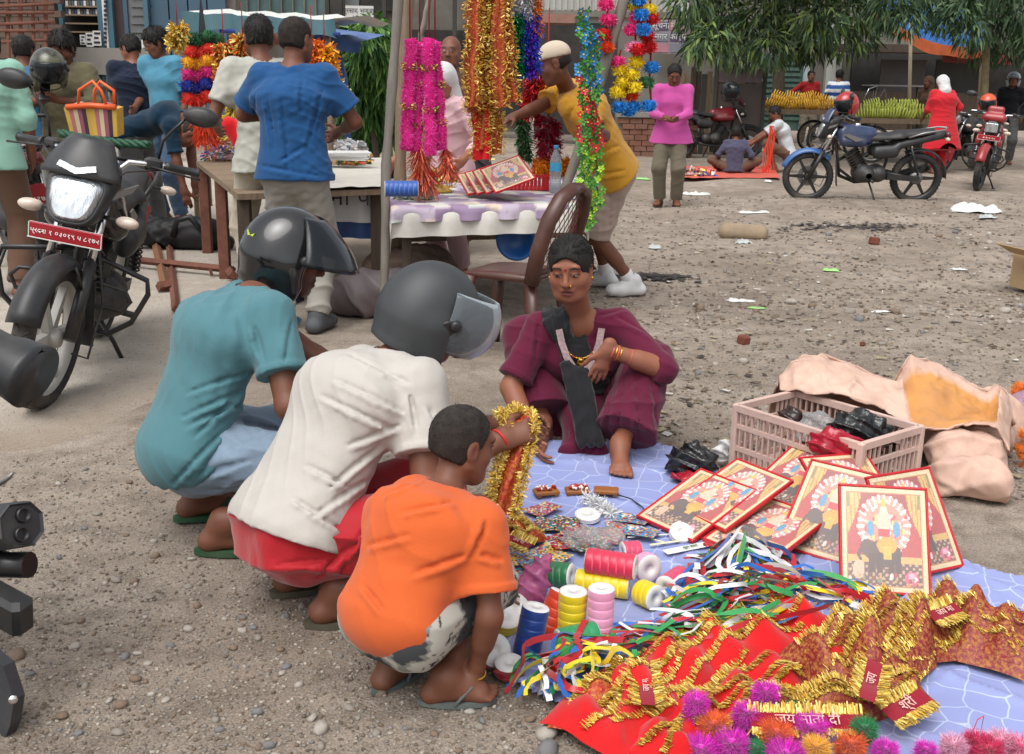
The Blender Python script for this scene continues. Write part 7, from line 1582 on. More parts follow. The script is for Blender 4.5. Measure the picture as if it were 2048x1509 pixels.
finish('bag_body',S,mat('black_nylon',srgb(22,22,24),rough=.6,bump=.3,bscale=100),db,None,.022,(.8,.2,.4),22,6);MB().tube([(-.05,-.14,.12),(0,-.16,.25),(.1,-.14,.28),(.2,-.13,.16)],.012,6,flat=2).build('strap',trim_m,db)
ib=empty('iron_bars',tuple(G(330,545)),0,'rusty iron trestle bars lying on the concrete beside the bag','iron bars')
def sq(a,b,w_,m):return off(MB().tube([a,b],w_*.75,4,smooth=False).build('bar',m,ib),ib)
sq(G(185,512,.06),G(468,540,.06),.035,rust);sq(G(312,490,.03),G(332,575,.03),.045,mat('worn_timber',srgb(128,88,60),rough=.85));sq(G(338,490,.025),G(352,620,.025),.035,rust);sq(G(420,538,.06),G(424,552,.012),.015,rust);sq(G(452,530,.07),G(466,552,.05),.045,rust);sq(G(316,574,.04),G(344,570,.04),.045,rust)
rp=empty('green_rope',tuple(W(200,275,3.5)),0,'green plastic rope stretched behind the nearest motorcycle','rope')
pts=[W(118,266,3.7).lerp(W(300,290,3.6),i/20)+Vector((0,0,-.012*math.sin(i/20*math.pi)))for i in range(21)]
for s_ in(0,2.1,4.2):off(MB().tube([p+Vector((0,.012*math.cos(i*1.2+s_),.012*math.sin(i*1.2+s_)))for i,p in enumerate(pts)],.011,6).build('strand',mat('green_rope',srgb(24,74,50),rough=.6,var=.3,vscale=60),rp),rp)
# --- banana carts
ban_y=mat('ripe_banana',srgb(214,164,44),rough=.5,var=.15,vscale=12,bump=.1);ban_g=mat('green_banana',srgb(182,192,84),rough=.5,var=.15,vscale=12,bump=.1)
def bunch_mesh(m):
 mb=MB()
 for k in range(7):
  a=(k-3)*.045;mb.tube([(a*.6,.04,-.03),(a,-.02,.0),(a*1.15,-.05,.06),(a*1.2,-.045,.14),(a*1.2,-.03,.17)],[.010,.018,.019,.014,.005],7)
 return mb.mesh('banana_bunch',m)
BY,BG_=bunch_mesh(ban_y),bunch_mesh(ban_g)
def cart(label,px0,px1,py,D,bm,blab,grp,seed,rows=3,wheelx=(.2,)):
 a,b=W(px0,py,D),W(px1,py,D);Lc=b.x-a.x;D=(a.y+b.y)/2;ct=empty('fruit_cart',((a.x+b.x)/2,D,0),0,label,'cart');z=a.z
 for k in range(7):MB().box((0,-.42+k*.14,z-.03),(Lc,.13,.03)).build('plank',wood_d,ct)
 for s_ in(-1,1):MB().box((0,s_*.5,z-.02),(Lc+.05,.04,.09)).build('edge_board',wood_m,ct)
 for f in wheelx:
  for s_ in(-1,1):
   w_=wheel(ct,'cart_wheel',(Lc*(f-.5),s_*.40,.33),.33,.04,alloy,'none',18,True);w_.rotation_euler=(0,0,R(90))
  MB().tube([(Lc*(f-.5),-.42,.33),(Lc*(f-.5),.42,.33)],.02,8).build('axle',blk,ct)
 for s_ in(-1,1):MB().tube([(s_*Lc*.42,-.4,z-.05),(s_*Lc*.42,-.4,.02)],.025,6).build('leg',wood_d,ct)
 rr=random.Random(seed)
 n=max(6,int(Lc/.24))
 for r_ in range(rows):
  for k in range(n-r_):
   o=link('banana_bunch',bm,None,(ct.location.x-Lc/2+.1+(k+r_*.5)*(Lc-.2)/(n-1)+rr.uniform(-.03,.03),D-.34+r_*.18+rr.uniform(-.03,.03),z+.04+r_*.075),(rr.uniform(-.3,.3),rr.uniform(-.3,.3),rr.uniform(-.5,.5)))
   tag(o,blab,'bananas',grp)
 return ct
cart('wooden cart loaded with ripe yellow bananas under the tree',1528,1668,220,14.8,BY,'bunch of ripe yellow bananas on the left-hand fruit cart','ripe banana bunches',5,3,(.78,))
cart('wooden cart loaded with pale green bananas behind the blue motorcycle',1712,1850,238,13.4,BG_,'bunch of pale green bananas on the cart behind the blue motorcycle','green banana bunches',6,3,(.2,))
rc_=empty('red_ground_cloth',tuple(G(1450,355)),0,'red cloth with small goods spread on the dirt behind the pink shirt','cloth')
qd=[G(1352,362),G(1560,362),G(1545,338),G(1368,338)];V,Q=sheet_on([p+Vector((0,0,.03))for p in qd],40,14,amp=.012,seed=9,z=.0);off(link('cloth',np_mesh('cloth',V,Q,fabric('red_orange_cloth',srgb(190,76,56))),rc_),rc_)
heap('small coloured goods on the red ground cloth','trinket_heap',1388,350,.05,.28,.12,.06,260,.07,.04,[srgb(220,220,220),srgb(60,80,160),srgb(220,180,60),srgb(200,60,60)],plast,61,None,'trinkets')
orr=empty('orange_ribbons',tuple(W(1532,300,11.4)),0,'bright orange red ribbons hanging in front of the squatting man','ribbons')
for k in range(7):
 a,b=W(1540+k*1.2,252,11.35),G(1522+k*4,352);b.z=.05;off(MB().strip([a.lerp(b,i/8)+Vector((.02*math.sin(i+k),0,0))for i in range(9)],.02).build('ribbon',sat('orange_red_ribbon',(222,70,44)),orr),orr)
ts=empty('tarpaulin_shelter',tuple(W(1860,70,14)),0,'blue tarpaulin roof with orange edge strip under the right-hand tree','tarpaulin')
a,b=W(1752,28,13.6),W(1965,100,13.4);V,V2=[],[]
for i in range(17):
 p=a.lerp(b,i/16)+Vector((0,0,-.22*math.sin(i/16*math.pi)));V+=[(p.x,p.y,p.z),(p.x+.2,p.y+.5,p.z+.45),(p.x+.4,p.y+2.0,p.z+.9)];V2+=[(p.x,p.y-.02,p.z+.06),(p.x,p.y-.04,p.z-.14-.02*math.sin(i))]
off(MB().add(V,[(3*i+j,3*i+j+1,3*i+j+4,3*i+j+3)for i in range(16)for j in range(2)],True).build('roof_sheet',mat('bright_blue_tarp',srgb(44,104,176),rough=.45,var=.12,bump=.3,bscale=8),ts),ts)
off(MB().add(V2,[(2*i,2*i+1,2*i+3,2*i+2)for i in range(16)],True).build('edge_strip',mat('orange_tarp',srgb(206,104,60),rough=.6,var=.25,vscale=5),ts),ts)
p=W(1822,45,13.5);off(MB().tube([tuple(W(1832,180,13.5).xy)+(0,),p],.035,8).build('post',mat('pale_bamboo',srgb(150,140,116),rough=.8),ts),ts)
p=W(1965,100,13.4);off(MB().tube([(p.x+.1,p.y,0),p],.03,8).build('post',wood_m,ts),ts)
off(MB().prism([(0,0),(1.5,-.12),(1.5,-.32),(.1,-.3)],.01,W(1880,92,13.6),(1,0,0),(0,0,1)).build('red_flap',mat('faded_red_tarp',srgb(150,74,66),rough=.7),ts),ts)
st_=empty('folding_stall_table',tuple(Vector((*W(1792,172,15.5).xy,0))),0,'thin metal table standing in the dim shed','table');z=W(1792,172,15.5).z
MB().box((0,0,z),(1.3,.6,.03)).build('table_top',alloy,st_)
for sx in(-1,1):
 for sy in(-1,1):MB().tube([(sx*.55,sy*.25,0),(sx*.55,sy*.25,z-.02)],.015,6).build('leg',blk,st_)
cb=empty('parked_bicycle',tuple(G(1745,262)),0,'bicycle handlebar and frame behind the blue motorcycle','bicycle')
xh,cz,_=W(1752,180,14.4)
wheel(cb,'front_wheel',(xh-.1-cb.location.x,cz-cb.location.y,.33),.33,.035,alloy,'none',18,True);wheel(cb,'rear_wheel',(xh+.3-cb.location.x,cz+.95-cb.location.y,.33),.33,.035,alloy,'none',18,True)
off(MB().tube([(xh+.3,cz+.95,.33),(xh+.1,cz+.5,.3),(xh-.02,cz+.1,.85),(xh-.1,cz,.33)],.018,8).build('frame',blk,cb),cb);off(MB().tube([W(1728,198,14.4),W(1738,178,14.4),W(1756,172,14.4),(xh-.02,cz+.1,.85),W(1770,178,14.4),W(1772,200,14.4)],.012,8).build('handlebar',chrome,cb),cb)
# === the goods on the blue sheet
def sheet_mat():
 m=bpy.data.materials.new('lavender_sheet');m.use_nodes=True;n=m.node_tree.nodes;l=m.node_tree.links;b=n['Principled BSDF'];b.inputs['Roughness'].default_value=.6;b.inputs['Specular IOR Level'].default_value=.3
 tc=n.new('ShaderNodeTexCoord');nz=n.new('ShaderNodeTexNoise');nz.inputs['Scale'].default_value=9;nz.inputs['Detail'].default_value=2;l.new(tc.outputs['Object'],nz.inputs['Vector'])
 mp=n.new('ShaderNodeMapping');mp.inputs['Rotation'].default_value=(0,0,.32);l.new(tc.outputs['Object'],mp.inputs['Vector'])
 ad=n.new('ShaderNodeMix');ad.data_type='VECTOR';ad.inputs['Factor'].default_value=.035;l.new(mp.outputs[0],ad.inputs['A']);l.new(nz.outputs['Color'],ad.inputs['B'])
 br=n.new('ShaderNodeTexVoronoi');br.feature='DISTANCE_TO_EDGE';br.inputs['Scale'].default_value=12;br.inputs['Randomness'].default_value=.55;bm=n.new('ShaderNodeMapRange');bm.inputs[1].default_value=.012;bm.inputs[2].default_value=.03;l.new(br.outputs['Distance'],bm.inputs[0]);bc=n.new('ShaderNodeMix');bc.data_type='RGBA';l.new(bm.outputs[0],bc.inputs['Factor'])
 bc.inputs['B'].default_value=(*srgb(144,154,202),1);bc.inputs['A'].default_value=(*srgb(182,194,224),1);l.new(ad.outputs['Result'],br.inputs['Vector'])
 vo=n.new('ShaderNodeTexVoronoi');vo.inputs['Scale'].default_value=4.2;l.new(ad.outputs['Result'],vo.inputs['Vector'])
 mr=n.new('ShaderNodeMapRange');mr.inputs[1].default_value=.085;mr.inputs[2].default_value=.10;mr.inputs[3].default_value=1;mr.inputs[4].default_value=0;l.new(vo.outputs['Distance'],mr.inputs[0])
 mx=n.new('ShaderNodeMix');mx.data_type='RGBA';l.new(mr.outputs[0],mx.inputs['Factor']);l.new(bc.outputs['Result'],mx.inputs['A']);mx.inputs['B'].default_value=(*srgb(206,168,204),1)
 n2=n.new('ShaderNodeTexNoise');n2.inputs['Scale'].default_value=3;n2.inputs['Detail'].default_value=8;l.new(tc.outputs['Object'],n2.inputs['Vector']);m2=n.new('ShaderNodeMapRange');m2.inputs[1].default_value=.5;m2.inputs[2].default_value=.75;m2.inputs[3].default_value=0;m2.inputs[4].default_value=.45;l.new(n2.outputs['Fac'],m2.inputs[0])
 m3=n.new('ShaderNodeMix');m3.data_type='RGBA';l.new(m2.outputs[0],m3.inputs['Factor']);l.new(mx.outputs['Result'],m3.inputs['A']);m3.inputs['B'].default_value=(*srgb(150,146,172),1)
 l.new(m3.outputs['Result'],b.inputs['Base Color'])
 return m
sx_,sy_=[p[0]for p in SHEET],[p[1]for p in SHEET];gx=np.arange(min(sx_)-.02,min(max(sx_),2.6),.013);gy=np.arange(max(min(sy_),1.6),max(sy_),.013);XX,YY=np.meshgrid(gx,gy,indexing='ij');P=np.stack([XX.ravel(),YY.ravel(),np.zeros(XX.size)],1)
ins=in_poly(P[:,0],P[:,1],SHEET);P[:,2]=.010+.007*np.maximum(0,np_noise(P,61,7,3))+.014*np.maximum(0,1-np.abs(np.sin(P[:,0]*5+P[:,1]*8+1.5*wav(P,8,3))))**8+.010*np.maximum(0,1-np.abs(np.sin(P[:,0]*9-P[:,1]*4+1.8*wav(P,9,4))))**9
idx=np.arange(len(P)).reshape(XX.shape);Q=np.stack([idx[:-1,:-1].ravel(),idx[1:,:-1].ravel(),idx[1:,1:].ravel(),idx[:-1,1:].ravel()],1);Q=Q[ins[Q].all(1)]
us_,inv=np.unique(Q,return_inverse=True);sh_o=link('ground_sheet',np_mesh('ground_sheet',P[us_],inv.reshape(-1,4),sheet_mat()));tag(sh_o,'lavender blue cloth with white net pattern spread on the ground','ground cloth')
SZ=.018
# --- printed pictures (a many-armed figure with an elephant, simplified)
def picture_grid(nx=74,ny=92):
 u,v=np.meshgrid((np.arange(nx)+.5)/nx,(np.arange(ny)+.5)/ny,indexing='ij');x=(u-.5)*2;y=v;C=np.zeros((nx,ny,3));C[:]=srgb(176,44,46)
 r=np.random.RandomState(5)
 def put(mask,c):C[mask]=srgb(*c)
 put(y>.80,(150,40,44))
 cur=(np.abs(x)>.62+.35*(y-.95)**2*4-.28*np.clip(y-.62,0,1))&(y>.45);put(cur,(214,176,96));put(cur&(np.sin(x*60+y*6)>.4),(180,136,60));put((np.abs(x)>.80)&(y>.80),(120,130,70))
 put((y<.34),(206,168,92));put((y<.27),(92,66,58));put((y<.27)&(np.sin(x*40)*np.sin(y*90)>.3),(190,160,130))
 d=np.sqrt((x/.62)**2+((y-.63)/.30)**2);put((d<1.0)&(d>.74),(206,150,140));put((d<1.03)&(np.sin(np.arctan2(y-.63,x*.5)*26)>.35)&(d>.72),(240,226,222));put(d<.74,(206,140,120))
 for k in range(70):
  a=r.uniform(0,6.28);q=r.uniform(.25,1.0);cx,cy=q*.58*math.cos(a),.63+q*.27*math.sin(a);rr=r.uniform(.02,.05);put((x-cx)**2+((y-cy)*1.6)**2<rr*rr,[(244,236,230),(236,206,196),(224,180,160),(206,60,70),(230,200,120)][k%5])
 for sx in(-.32,.30):put((x-sx)**2+((y-.60)*1.2)**2<.008,(44,150,190))
 put((x/.16)**2+((y-.66)/.14)**2<1,(230,196,170));put((x/.08)**2+((y-.79)/.05)**2<1,(236,206,184));put((x/.07)**2+((y-.855)/.045)**2<1,(226,184,80));put((np.abs(x)<.13)&(np.abs(y-.56)<.04),(206,40,60))
 put(((x+.02)/.42)**2+((y-.36)/.13)**2<1,(58,52,52));put(((x+.40)/.17)**2+((y-.41)/.085)**2<1,(66,58,58))
 for lx in(-.30,-.12,.14,.30):put((np.abs(x-lx)<.065)&(y>.17)&(y<.36),(48,44,46))
 put((np.abs(x+.50-.10*np.sin(y*14))<.04)&(y>.18)&(y<.40),(62,54,54));put(((x-.06)/.24)**2+((y-.44)/.085)**2<1,(226,160,50));put((np.abs(x-.06)<.10)&(y>.30)&(y<.44),(230,176,60))
 put(((x-.62)/.16)**2+((y-.13)/.07)**2<1,(214,84,120));put(((x-.62)/.08)**2+((y-.15)/.04)**2<1,(240,170,190));put(((x+.62)/.14)**2+((y-.20)/.09)**2<1,(214,180,150))
 for k in range(26):cx,cy,rr=r.uniform(-.85,.85),r.uniform(.03,.16),r.uniform(.02,.06);put((x-cx)**2+((y-cy)*2)**2<rr*rr,[(230,220,210),(206,150,70),(150,60,50),(120,130,90)][k%4])
 e=np.minimum(np.minimum(u,1-u)*1.0,np.minimum(v,1-v)*1.24);put(e<.055,(226,206,160));put((e<.062)&(e>.05),(186,120,60))
 C*=(1+.09*r.normal(size=(nx,ny,1))).clip(.5,1.5);return C*.74+np.array(srgb(212,190,184))*.22  # paled overall: sky reflection put into the print colours
PW,PH=.250,.312;PC=picture_grid();nx,ny=PC.shape[:2]
V=[];Fq=[];Cc=[]
xs_=np.linspace(-PW/2+.008,PW/2-.008,nx+1);ys_=np.linspace(.008,PH-.008,ny+1)
for i in range(nx):
 for j in range(ny):
  o=len(V);V+=[(xs_[i],ys_[j],.0075),(xs_[i+1],ys_[j],.0075),(xs_[i+1],ys_[j+1],.0075),(xs_[i],ys_[j+1],.0075)];Fq.append((o,o+1,o+2,o+3));Cc+=[PC[i,j]]*4
print_me=np_mesh('print',V,np.array(Fq),mat('glossy_print',attr=True,rough=.16,var=.03,bump=.04,bscale=10,coat=.8,spec=.5),colors=np.array(Cc),smooth=False)
mb=MB()
for(c,d)in(((0,.004,.004),(PW,.008,.014)),((0,PH-.004,.004),(PW,.008,.014)),((-PW/2+.004,PH/2,.004),(.008,PH-.016,.014)),((PW/2-.004,PH/2,.004),(.008,PH-.016,.014))):mb.box(c,d,bev=.002)
rim_me=mb.mesh('frame_rim',mat('red_frame_edge',srgb(190,28,36),rough=.35));bk_me=MB().box((0,PH/2,.001),(PW-.006,PH-.006,.008)).mesh('backing',mat('hardboard',srgb(110,84,62),rough=.9))
def picture(label,BL,BR,TL=None,up=None):
 """BL, BR world corners of the bottom edge; up: direction of the sides"""
 BL,BR=Vector(BL),Vector(BR);ux=(BR-BL).normalized()
 if isinstance(TL,tuple):
  d=ray(*TL);best=min((abs(((Vector((0,0,CAMH))+d*(t/400))-BL).length-PH)-(t/400)*.02,t)for t in range(600,2200)if CAMH+d.z*t/400>BL.z+.015);TL=Vector((0,0,CAMH))+d*(best[1]/400)
 uy=Vector(up if up is not None else(Vector(TL)-BL));uy=(uy-ux*uy.dot(ux)).normalized();uz=ux.cross(uy)
 r=empty('framed_picture',(0,0,0),0,label,'picture','framed pictures for sale');r.matrix_world=Matrix.Translation((BL+BR)/2)@Matrix((ux,uy,uz)).transposed().to_4x4()
 link('print',print_me,r);link('frame_rim',rim_me,r);link('backing',bk_me,r)
 return r
picture('framed picture standing most upright in front of the others',G(1680,1184,SZ),G(1862,1196,SZ),(1678,968))
picture('framed picture leaning half hidden behind the upright front one',G(1785,1165,SZ),G(1936,1132,SZ),(1740,955))
picture('framed picture leaning left of the upright front one',G(1568,1098,SZ),G(1690,1134,SZ),(1648,925))
picture('framed picture propped highest against the crate',G(1490,990,.05),G(1600,1030,.05),(1548,880))
picture('framed picture lying flat at the left end of the group',G(1272,1036,.03),G(1386,1088,.03),(1395,938))
picture('framed picture lying behind the leftmost one, mostly covered',G(1352,1020,.06),G(1440,1062,.06),(1455,915))
picture('framed picture lying in front, partly under ribbons',G(1412,1085,.035),G(1530,1132,.035),(1530,996))
picture('framed picture showing only its top edge before the crate',G(1700,1060,.06),G(1800,1050,.06),(1712,928))
for k in range(4):
 a=G(936+k*18,392-k*1,TZ+.022+.012*k);picture('framed picture in the fanned stack on the table, %s'%('lowest','second from below','third from below','topmost')[k],a,a+Vector((.235,.05,.05+.012*k)),up=(-.05,1,.35+.04*k))
# --- crate, sacks, bags
L_,N_,R_=G(1473,812,.25),G(1779,908,.25),G(1872,880,.25)
ex=(Vector((N_.x,N_.y,0))-Vector((L_.x,L_.y,0))).normalized();ey=Vector((-ex.y,ex.x,0));cw,cd,chh=.54,.34,.25
cr=empty('plastic_crate',(L_.x,L_.y,SZ-.012),math.atan2(ex.y,ex.x),'dusty pink plastic crate holding dark plastic bags','crate');cr_m=mat('dusty_pink_plastic',srgb(202,172,160),rough=.6,var=.12,bump=.2,bscale=60,dirt=.4,dirtcol=srgb(140,112,100),dscale=5)
MB().box((cw/2,cd/2,.008),(cw,cd,.016)).build('base',cr_m,cr)
def wall(x0,y0,dx,dy,L):
 d=Vector((dx,dy,0));n=Vector((-dy,dx,0));ang=math.atan2(dy,dx);o=Vector((x0,y0,0))
 for z,hgt in((.022,.03),(.085,.018),(.17,.016),(.238,.024)):MB().box(o+d*(L/2)+Vector((0,0,z)),(L,.012 if z<.23 else .022,hgt),rot=(0,0,ang)).build('rail',cr_m,cr)
 k=int(L/.026)
 for i in range(k+1):
  x=i*L/k
  if .36<x/L<.64 and L<.4:MB().box(o+d*x+Vector((0,0,.10)),(.007,.008,.13),rot=(0,0,ang)).build('slat',cr_m,cr)
  else:MB().box(o+d*x+Vector((0,0,.13)),(.007,.008,.20),rot=(0,0,ang)).build('slat',cr_m,cr)
wall(0,0,1,0,cw);wall(cw,0,0,1,cd);wall(cw,cd,-1,0,cw);wall(0,cd,0,-1,cd)
for x in(0,cw):
 for y in(0,cd):MB().box((x,y,.13),(.026,.026,.245),bev=.006).build('corner_post',cr_m,cr)
blackbag=mat('black_polythene',(.010,.011,.012),rough=.22,var=.1,bump=.5,bscale=35,bdist=.01,spec=.6)
redbag=mat('red_polythene',srgb(160,22,44),rough=.25,var=.2,vscale=10,bump=.4,bscale=35,bdist=.008);brnbag=mat('brown_polythene',srgb(44,28,26),rough=.2,bump=.4,bscale=35)
def bag(label,c,r,m,seed,knot=True,h=.006,fol=.011):
 b=empty('plastic_bag',tuple(c),0,label,'bag');S=SDF((-r[0]*1.5,-r[1]*1.5,-.02),(r[0]*1.5,r[1]*1.5,r[2]*2.6+.06),h)
 S.ell((0,0,r[2]*.9),r,None,.03);S.ell((r[0]*.3,0,r[2]*.7),(r[0]*.75,r[1]*.9,r[2]*.8),None,.03)
 if knot:S.rc((0,0,r[2]*1.6),(r[0]*.1,0,r[2]*2.1),.02,.012,.04)
 S.half((0,0,.001),(0,0,-1));finish('film',S,m,b,None,fol,(.5,.3,.8),90,seed,0,cq=75,full=True);return b
bag('shiny black plastic bag lying between the woman and the crate',G(1378,945,SZ),(.088,.075,.052),blackbag,3)
ci=Vector(cr.location);
def inc(u,v,z):return ci+ex*u*cw+ey*v*cd+Vector((0,0,z))
bag('large black plastic bag inside the crate',inc(.74,.55,.15),(.105,.075,.075),blackbag,5,False)
bag('dark brown plastic bag inside the crate at its left end',inc(.22,.5,.17),(.045,.04,.035),brnbag,7,False)
bag('clear crumpled plastic bag inside the crate',inc(.42,.5,.13),(.07,.06,.06),clear('clear_film',(.7,.7,.7),.25,.12),9,False)
bag('crumpled red plastic bag hanging over the crate edge',inc(.80,-.02,.17),(.085,.05,.052),redbag,11,False)
bag('red plastic bag scrap beside the black bag',G(1375,962,SZ),(.07,.03,.012),redbag,13,False)
bag('white paper scrap behind the black bag',G(1445,925,SZ),(.03,.02,.05),paper_w,14,False)
for k,dz_ in enumerate((.02,.08)):pass
MB_in=bag('black plastic bag filling the bottom of the crate',inc(.55,.5,.02),(.17,.11,.07),blackbag,15,False)
sack_m=mat('pink_woven_sack',attr=True,rough=.85,var=.14,vscale=9,bump=.5,bscale=260,bdist=.002,dirt=.4,dirtcol=srgb(146,108,94),dscale=6,crease=1.0,cscale=11,cdist=.03)
PK,OR_=srgb(206,172,154),srgb(196,138,76)
sk=empty('woven_sack',tuple(Vector((*G(1945,1000).xy,0))),0,'pinkish woven sack slumped beside the crate with its mouth open','sack')
def lo(p):return np.array(p)-np.array(sk.location)
S=SDF((-.85,-.55,-.03),(.6,1.15,.6),.010)
S.rc(lo(W(1905,955,2.36)),lo(W(1985,965,2.30)),.085,.078,.05);S.rc(lo(W(1905,905,2.45)),lo(W(1960,915,2.45)),.10,.10,.06);S.rc(lo(W(1890,880,2.6)),lo(W(1970,875,2.65)),.10,.11,.06);S.rc(lo(W(1900,855,2.72)),lo(W(1985,840,2.76)),.11,.13,.06);S.rc(lo(W(1700,840,2.78)),lo(W(1860,850,2.76)),.10,.12,.06)
S.half((0,0,.006),(0,0,-1))
finish('sack_body',S,sack_m,sk,PK,.014,(.3,.5,.8),26,8,0,cq=30)
ridge=[(1556,772,2.72),(1580,735,2.74),(1605,714,2.76),(1645,710,2.78),(1680,722,2.78),(1715,735,2.78),(1760,758,2.74),(1790,766,2.70),(1806,735,2.68),(1820,714,2.68),(1855,722,2.70),(1900,742,2.70),(1945,770,2.68),(1975,785,2.66),(1995,768,2.68),(2015,790,2.66),(2030,850,2.62)]
front=[(1560,782,2.66),(1590,782,2.62),(1625,786,2.58),(1665,790,2.55),(1700,798,2.53),(1735,806,2.52),(1770,818,2.51),(1800,842,2.48),(1830,858,2.46),(1860,862,2.45),(1895,858,2.44),(1925,850,2.44),(1950,846,2.44),(1972,846,2.43),(1990,850,2.42),(2005,870,2.42),(2020,900,2.40)]
def curve_resample(pts,n):
 P=[W(*p)for p in pts];out=[]
 for i in range(n):
  t=i/(n-1)*(len(P)-1);k=min(int(t),len(P)-2);f=t-k;f=f*f*(3-2*f)*.5+f*.5;out.append(P[k].lerp(P[k+1],f))
 return out
nu,nv=90,26;RA,FB=curve_resample(ridge,nu),curve_resample(front,nu);V,C=[],[]
for i in range(nu):
 for j in range(nv):
  t=j/(nv-1);p=RA[i].lerp(FB[i],t);inside=42<i<80
  sag=-.05*math.sin(t*math.pi)if inside else .035*math.sin(t*math.pi)
  p=p+Vector((0,sag*.6,sag))+Vector((0,.012*mnoise.noise(p*14),.022*mnoise.noise(p*11)+.010*abs(mnoise.noise(p*26))+.006*mnoise.noise(p*50)));V.append(tuple(p-sk.location))
  ins_=(min(max((i-43)/2,0),1)*min(max((79-i)/2,0),1))*min(max((t-.10)/.06,0),1)*min(max((.95-t)/.05,0),1);C.append(np.array(PK)*(1-ins_)+np.array(OR_)*ins_)
nb2=10
base_n=len(V)
for i in range(nu):
 for j in range(nb2):
  t=j/(nb2-1);p=RA[i]+Vector((0,.10*t+.05*math.sin(t*3),-RA[i].z*.9*t))+Vector((0,0,.012*mnoise.noise(Vector((i*.3,t*4,0)))));V.append(tuple(p-sk.location));C.append(PK)
idx=np.arange(nu*nv).reshape(nu,nv);Q1=np.stack([idx[:-1,:-1].ravel(),idx[:-1,1:].ravel(),idx[1:,1:].ravel(),idx[1:,:-1].ravel()],1);idx=base_n+np.arange(nu*nb2).reshape(nu,nb2);Q2=np.stack([idx[:-1,:-1].ravel(),idx[:-1,1:].ravel(),idx[1:,1:].ravel(),idx[1:,:-1].ravel()],1)
mo=link('sack_mouth',np_mesh('sack_mouth',V,np.concatenate([Q1,Q2]),sack_m,colors=np.array(C)),sk);so=mo.modifiers.new('thick','SOLIDIFY');so.thickness=.006
# --- ribbon rolls
RP=dict(pinkred=(206,44,76),yellow=(228,200,30),pink=(228,156,190),blue=(24,60,134),green=(36,140,88),crimson=(150,20,34),rose=(206,70,104),orange=(206,60,30),dkgreen=(40,110,70))
RM={k:sat('ribbon_'+k,v)for k,v in RP.items()}
clear_wrap=clear('film_wrap',(.8,.8,.82),.12,.08)
UPV=Vector((0,0,1))
def roll(label,px,py,z,axis,L,r,k):return spool(label,tuple(G(px,py,z)),axis,L,r,RM[k],'ribbon rolls on the blue sheet')
roll('long deep pink ribbon roll lying on top of the yellow one',1222,1128,.105,(.95,-.30,0),.135,.036,'pinkred')
roll('yellow ribbon roll lying under the deep pink one',1205,1168,.045,(.95,-.25,0),.145,.034,'yellow')
roll('yellow ribbon roll standing upright beside the pink one',1144,1225,.075,(.03,0,1),.118,.037,'yellow')
roll('pale pink ribbon roll standing upright',1201,1230,.085,(.0,.02,1),.145,.034,'pink')
roll('dark blue ribbon roll standing tilted in clear film',1062,1262,.075,(.18,.10,1),.125,.035,'blue')
roll('green ribbon roll lying in front of the standing rolls',1155,1278,.045,(.92,.35,.05),.10,.036,'green')
roll('yellow ribbon roll lying right of the standing rolls',1296,1190,.045,(.55,-.75,.1),.058,.036,'yellow')
roll('rose ribbon roll lying right of the small yellow roll',1348,1166,.045,(.6,.78,0),.085,.036,'rose')
roll('white ended ribbon roll right of the deep pink roll',1293,1135,.06,(.45,-.85,.1),.03,.042,'pink')
roll('dark red flat ribbon roll at the sheet edge beside the boy',1019,1335,.033,(.05,-.2,1),.026,.038,'crimson')
roll('orange red ribbon roll beside the boy hand',985,1302,.045,(.35,-.7,.45),.036,.042,'orange')
roll('yellow flat ribbon roll beside the boy sleeve',1005,1240,.04,(.3,-.3,1),.03,.045,'yellow')
roll('yellow ring of ribbon tape behind the blue roll',1030,1215,.05,(.5,-.4,.8),.022,.042,'yellow')
roll('dull green ribbon roll behind the yellow rolls',1122,1150,.05,(.9,-.4,.1),.06,.036,'dkgreen')
roll('orange red ribbon roll leaning behind the standing yellow roll',1108,1225,.06,(.4,.3,.9),.11,.034,'orange')
roll('rose ribbon roll behind the long deep pink one',1262,1105,.05,(.9,.2,0),.05,.034,'rose')
spool('flat white disc spool beside the leftmost pictures',tuple(G(1362,1067,.045)),(.1,-.55,.85),.02,.037,white_p,None)
spool('flat white disc spool near the small wooden trays',tuple(G(1175,1032,.03)),(.0,-.15,1),.014,.042,white_p,None)
fm=empty('pink_film_bag',tuple(G(1062,1225,SZ)),0,'pink plastic film bag around the dark blue roll','film')
S=SDF((-.12,-.10,-.01),(.12,.14,.26),.007);S.rc((.0,.03,.05),(.03,.04,.13),.04,.022,.03,(1,0,0),1.2);S.half((0,0,.002),(0,0,-1));finish('film',S,clear('pink_film',srgb(206,110,160),.45,.2),fm,None,.010,(.5,.3,.8),90,6,0,cq=75,full=True)
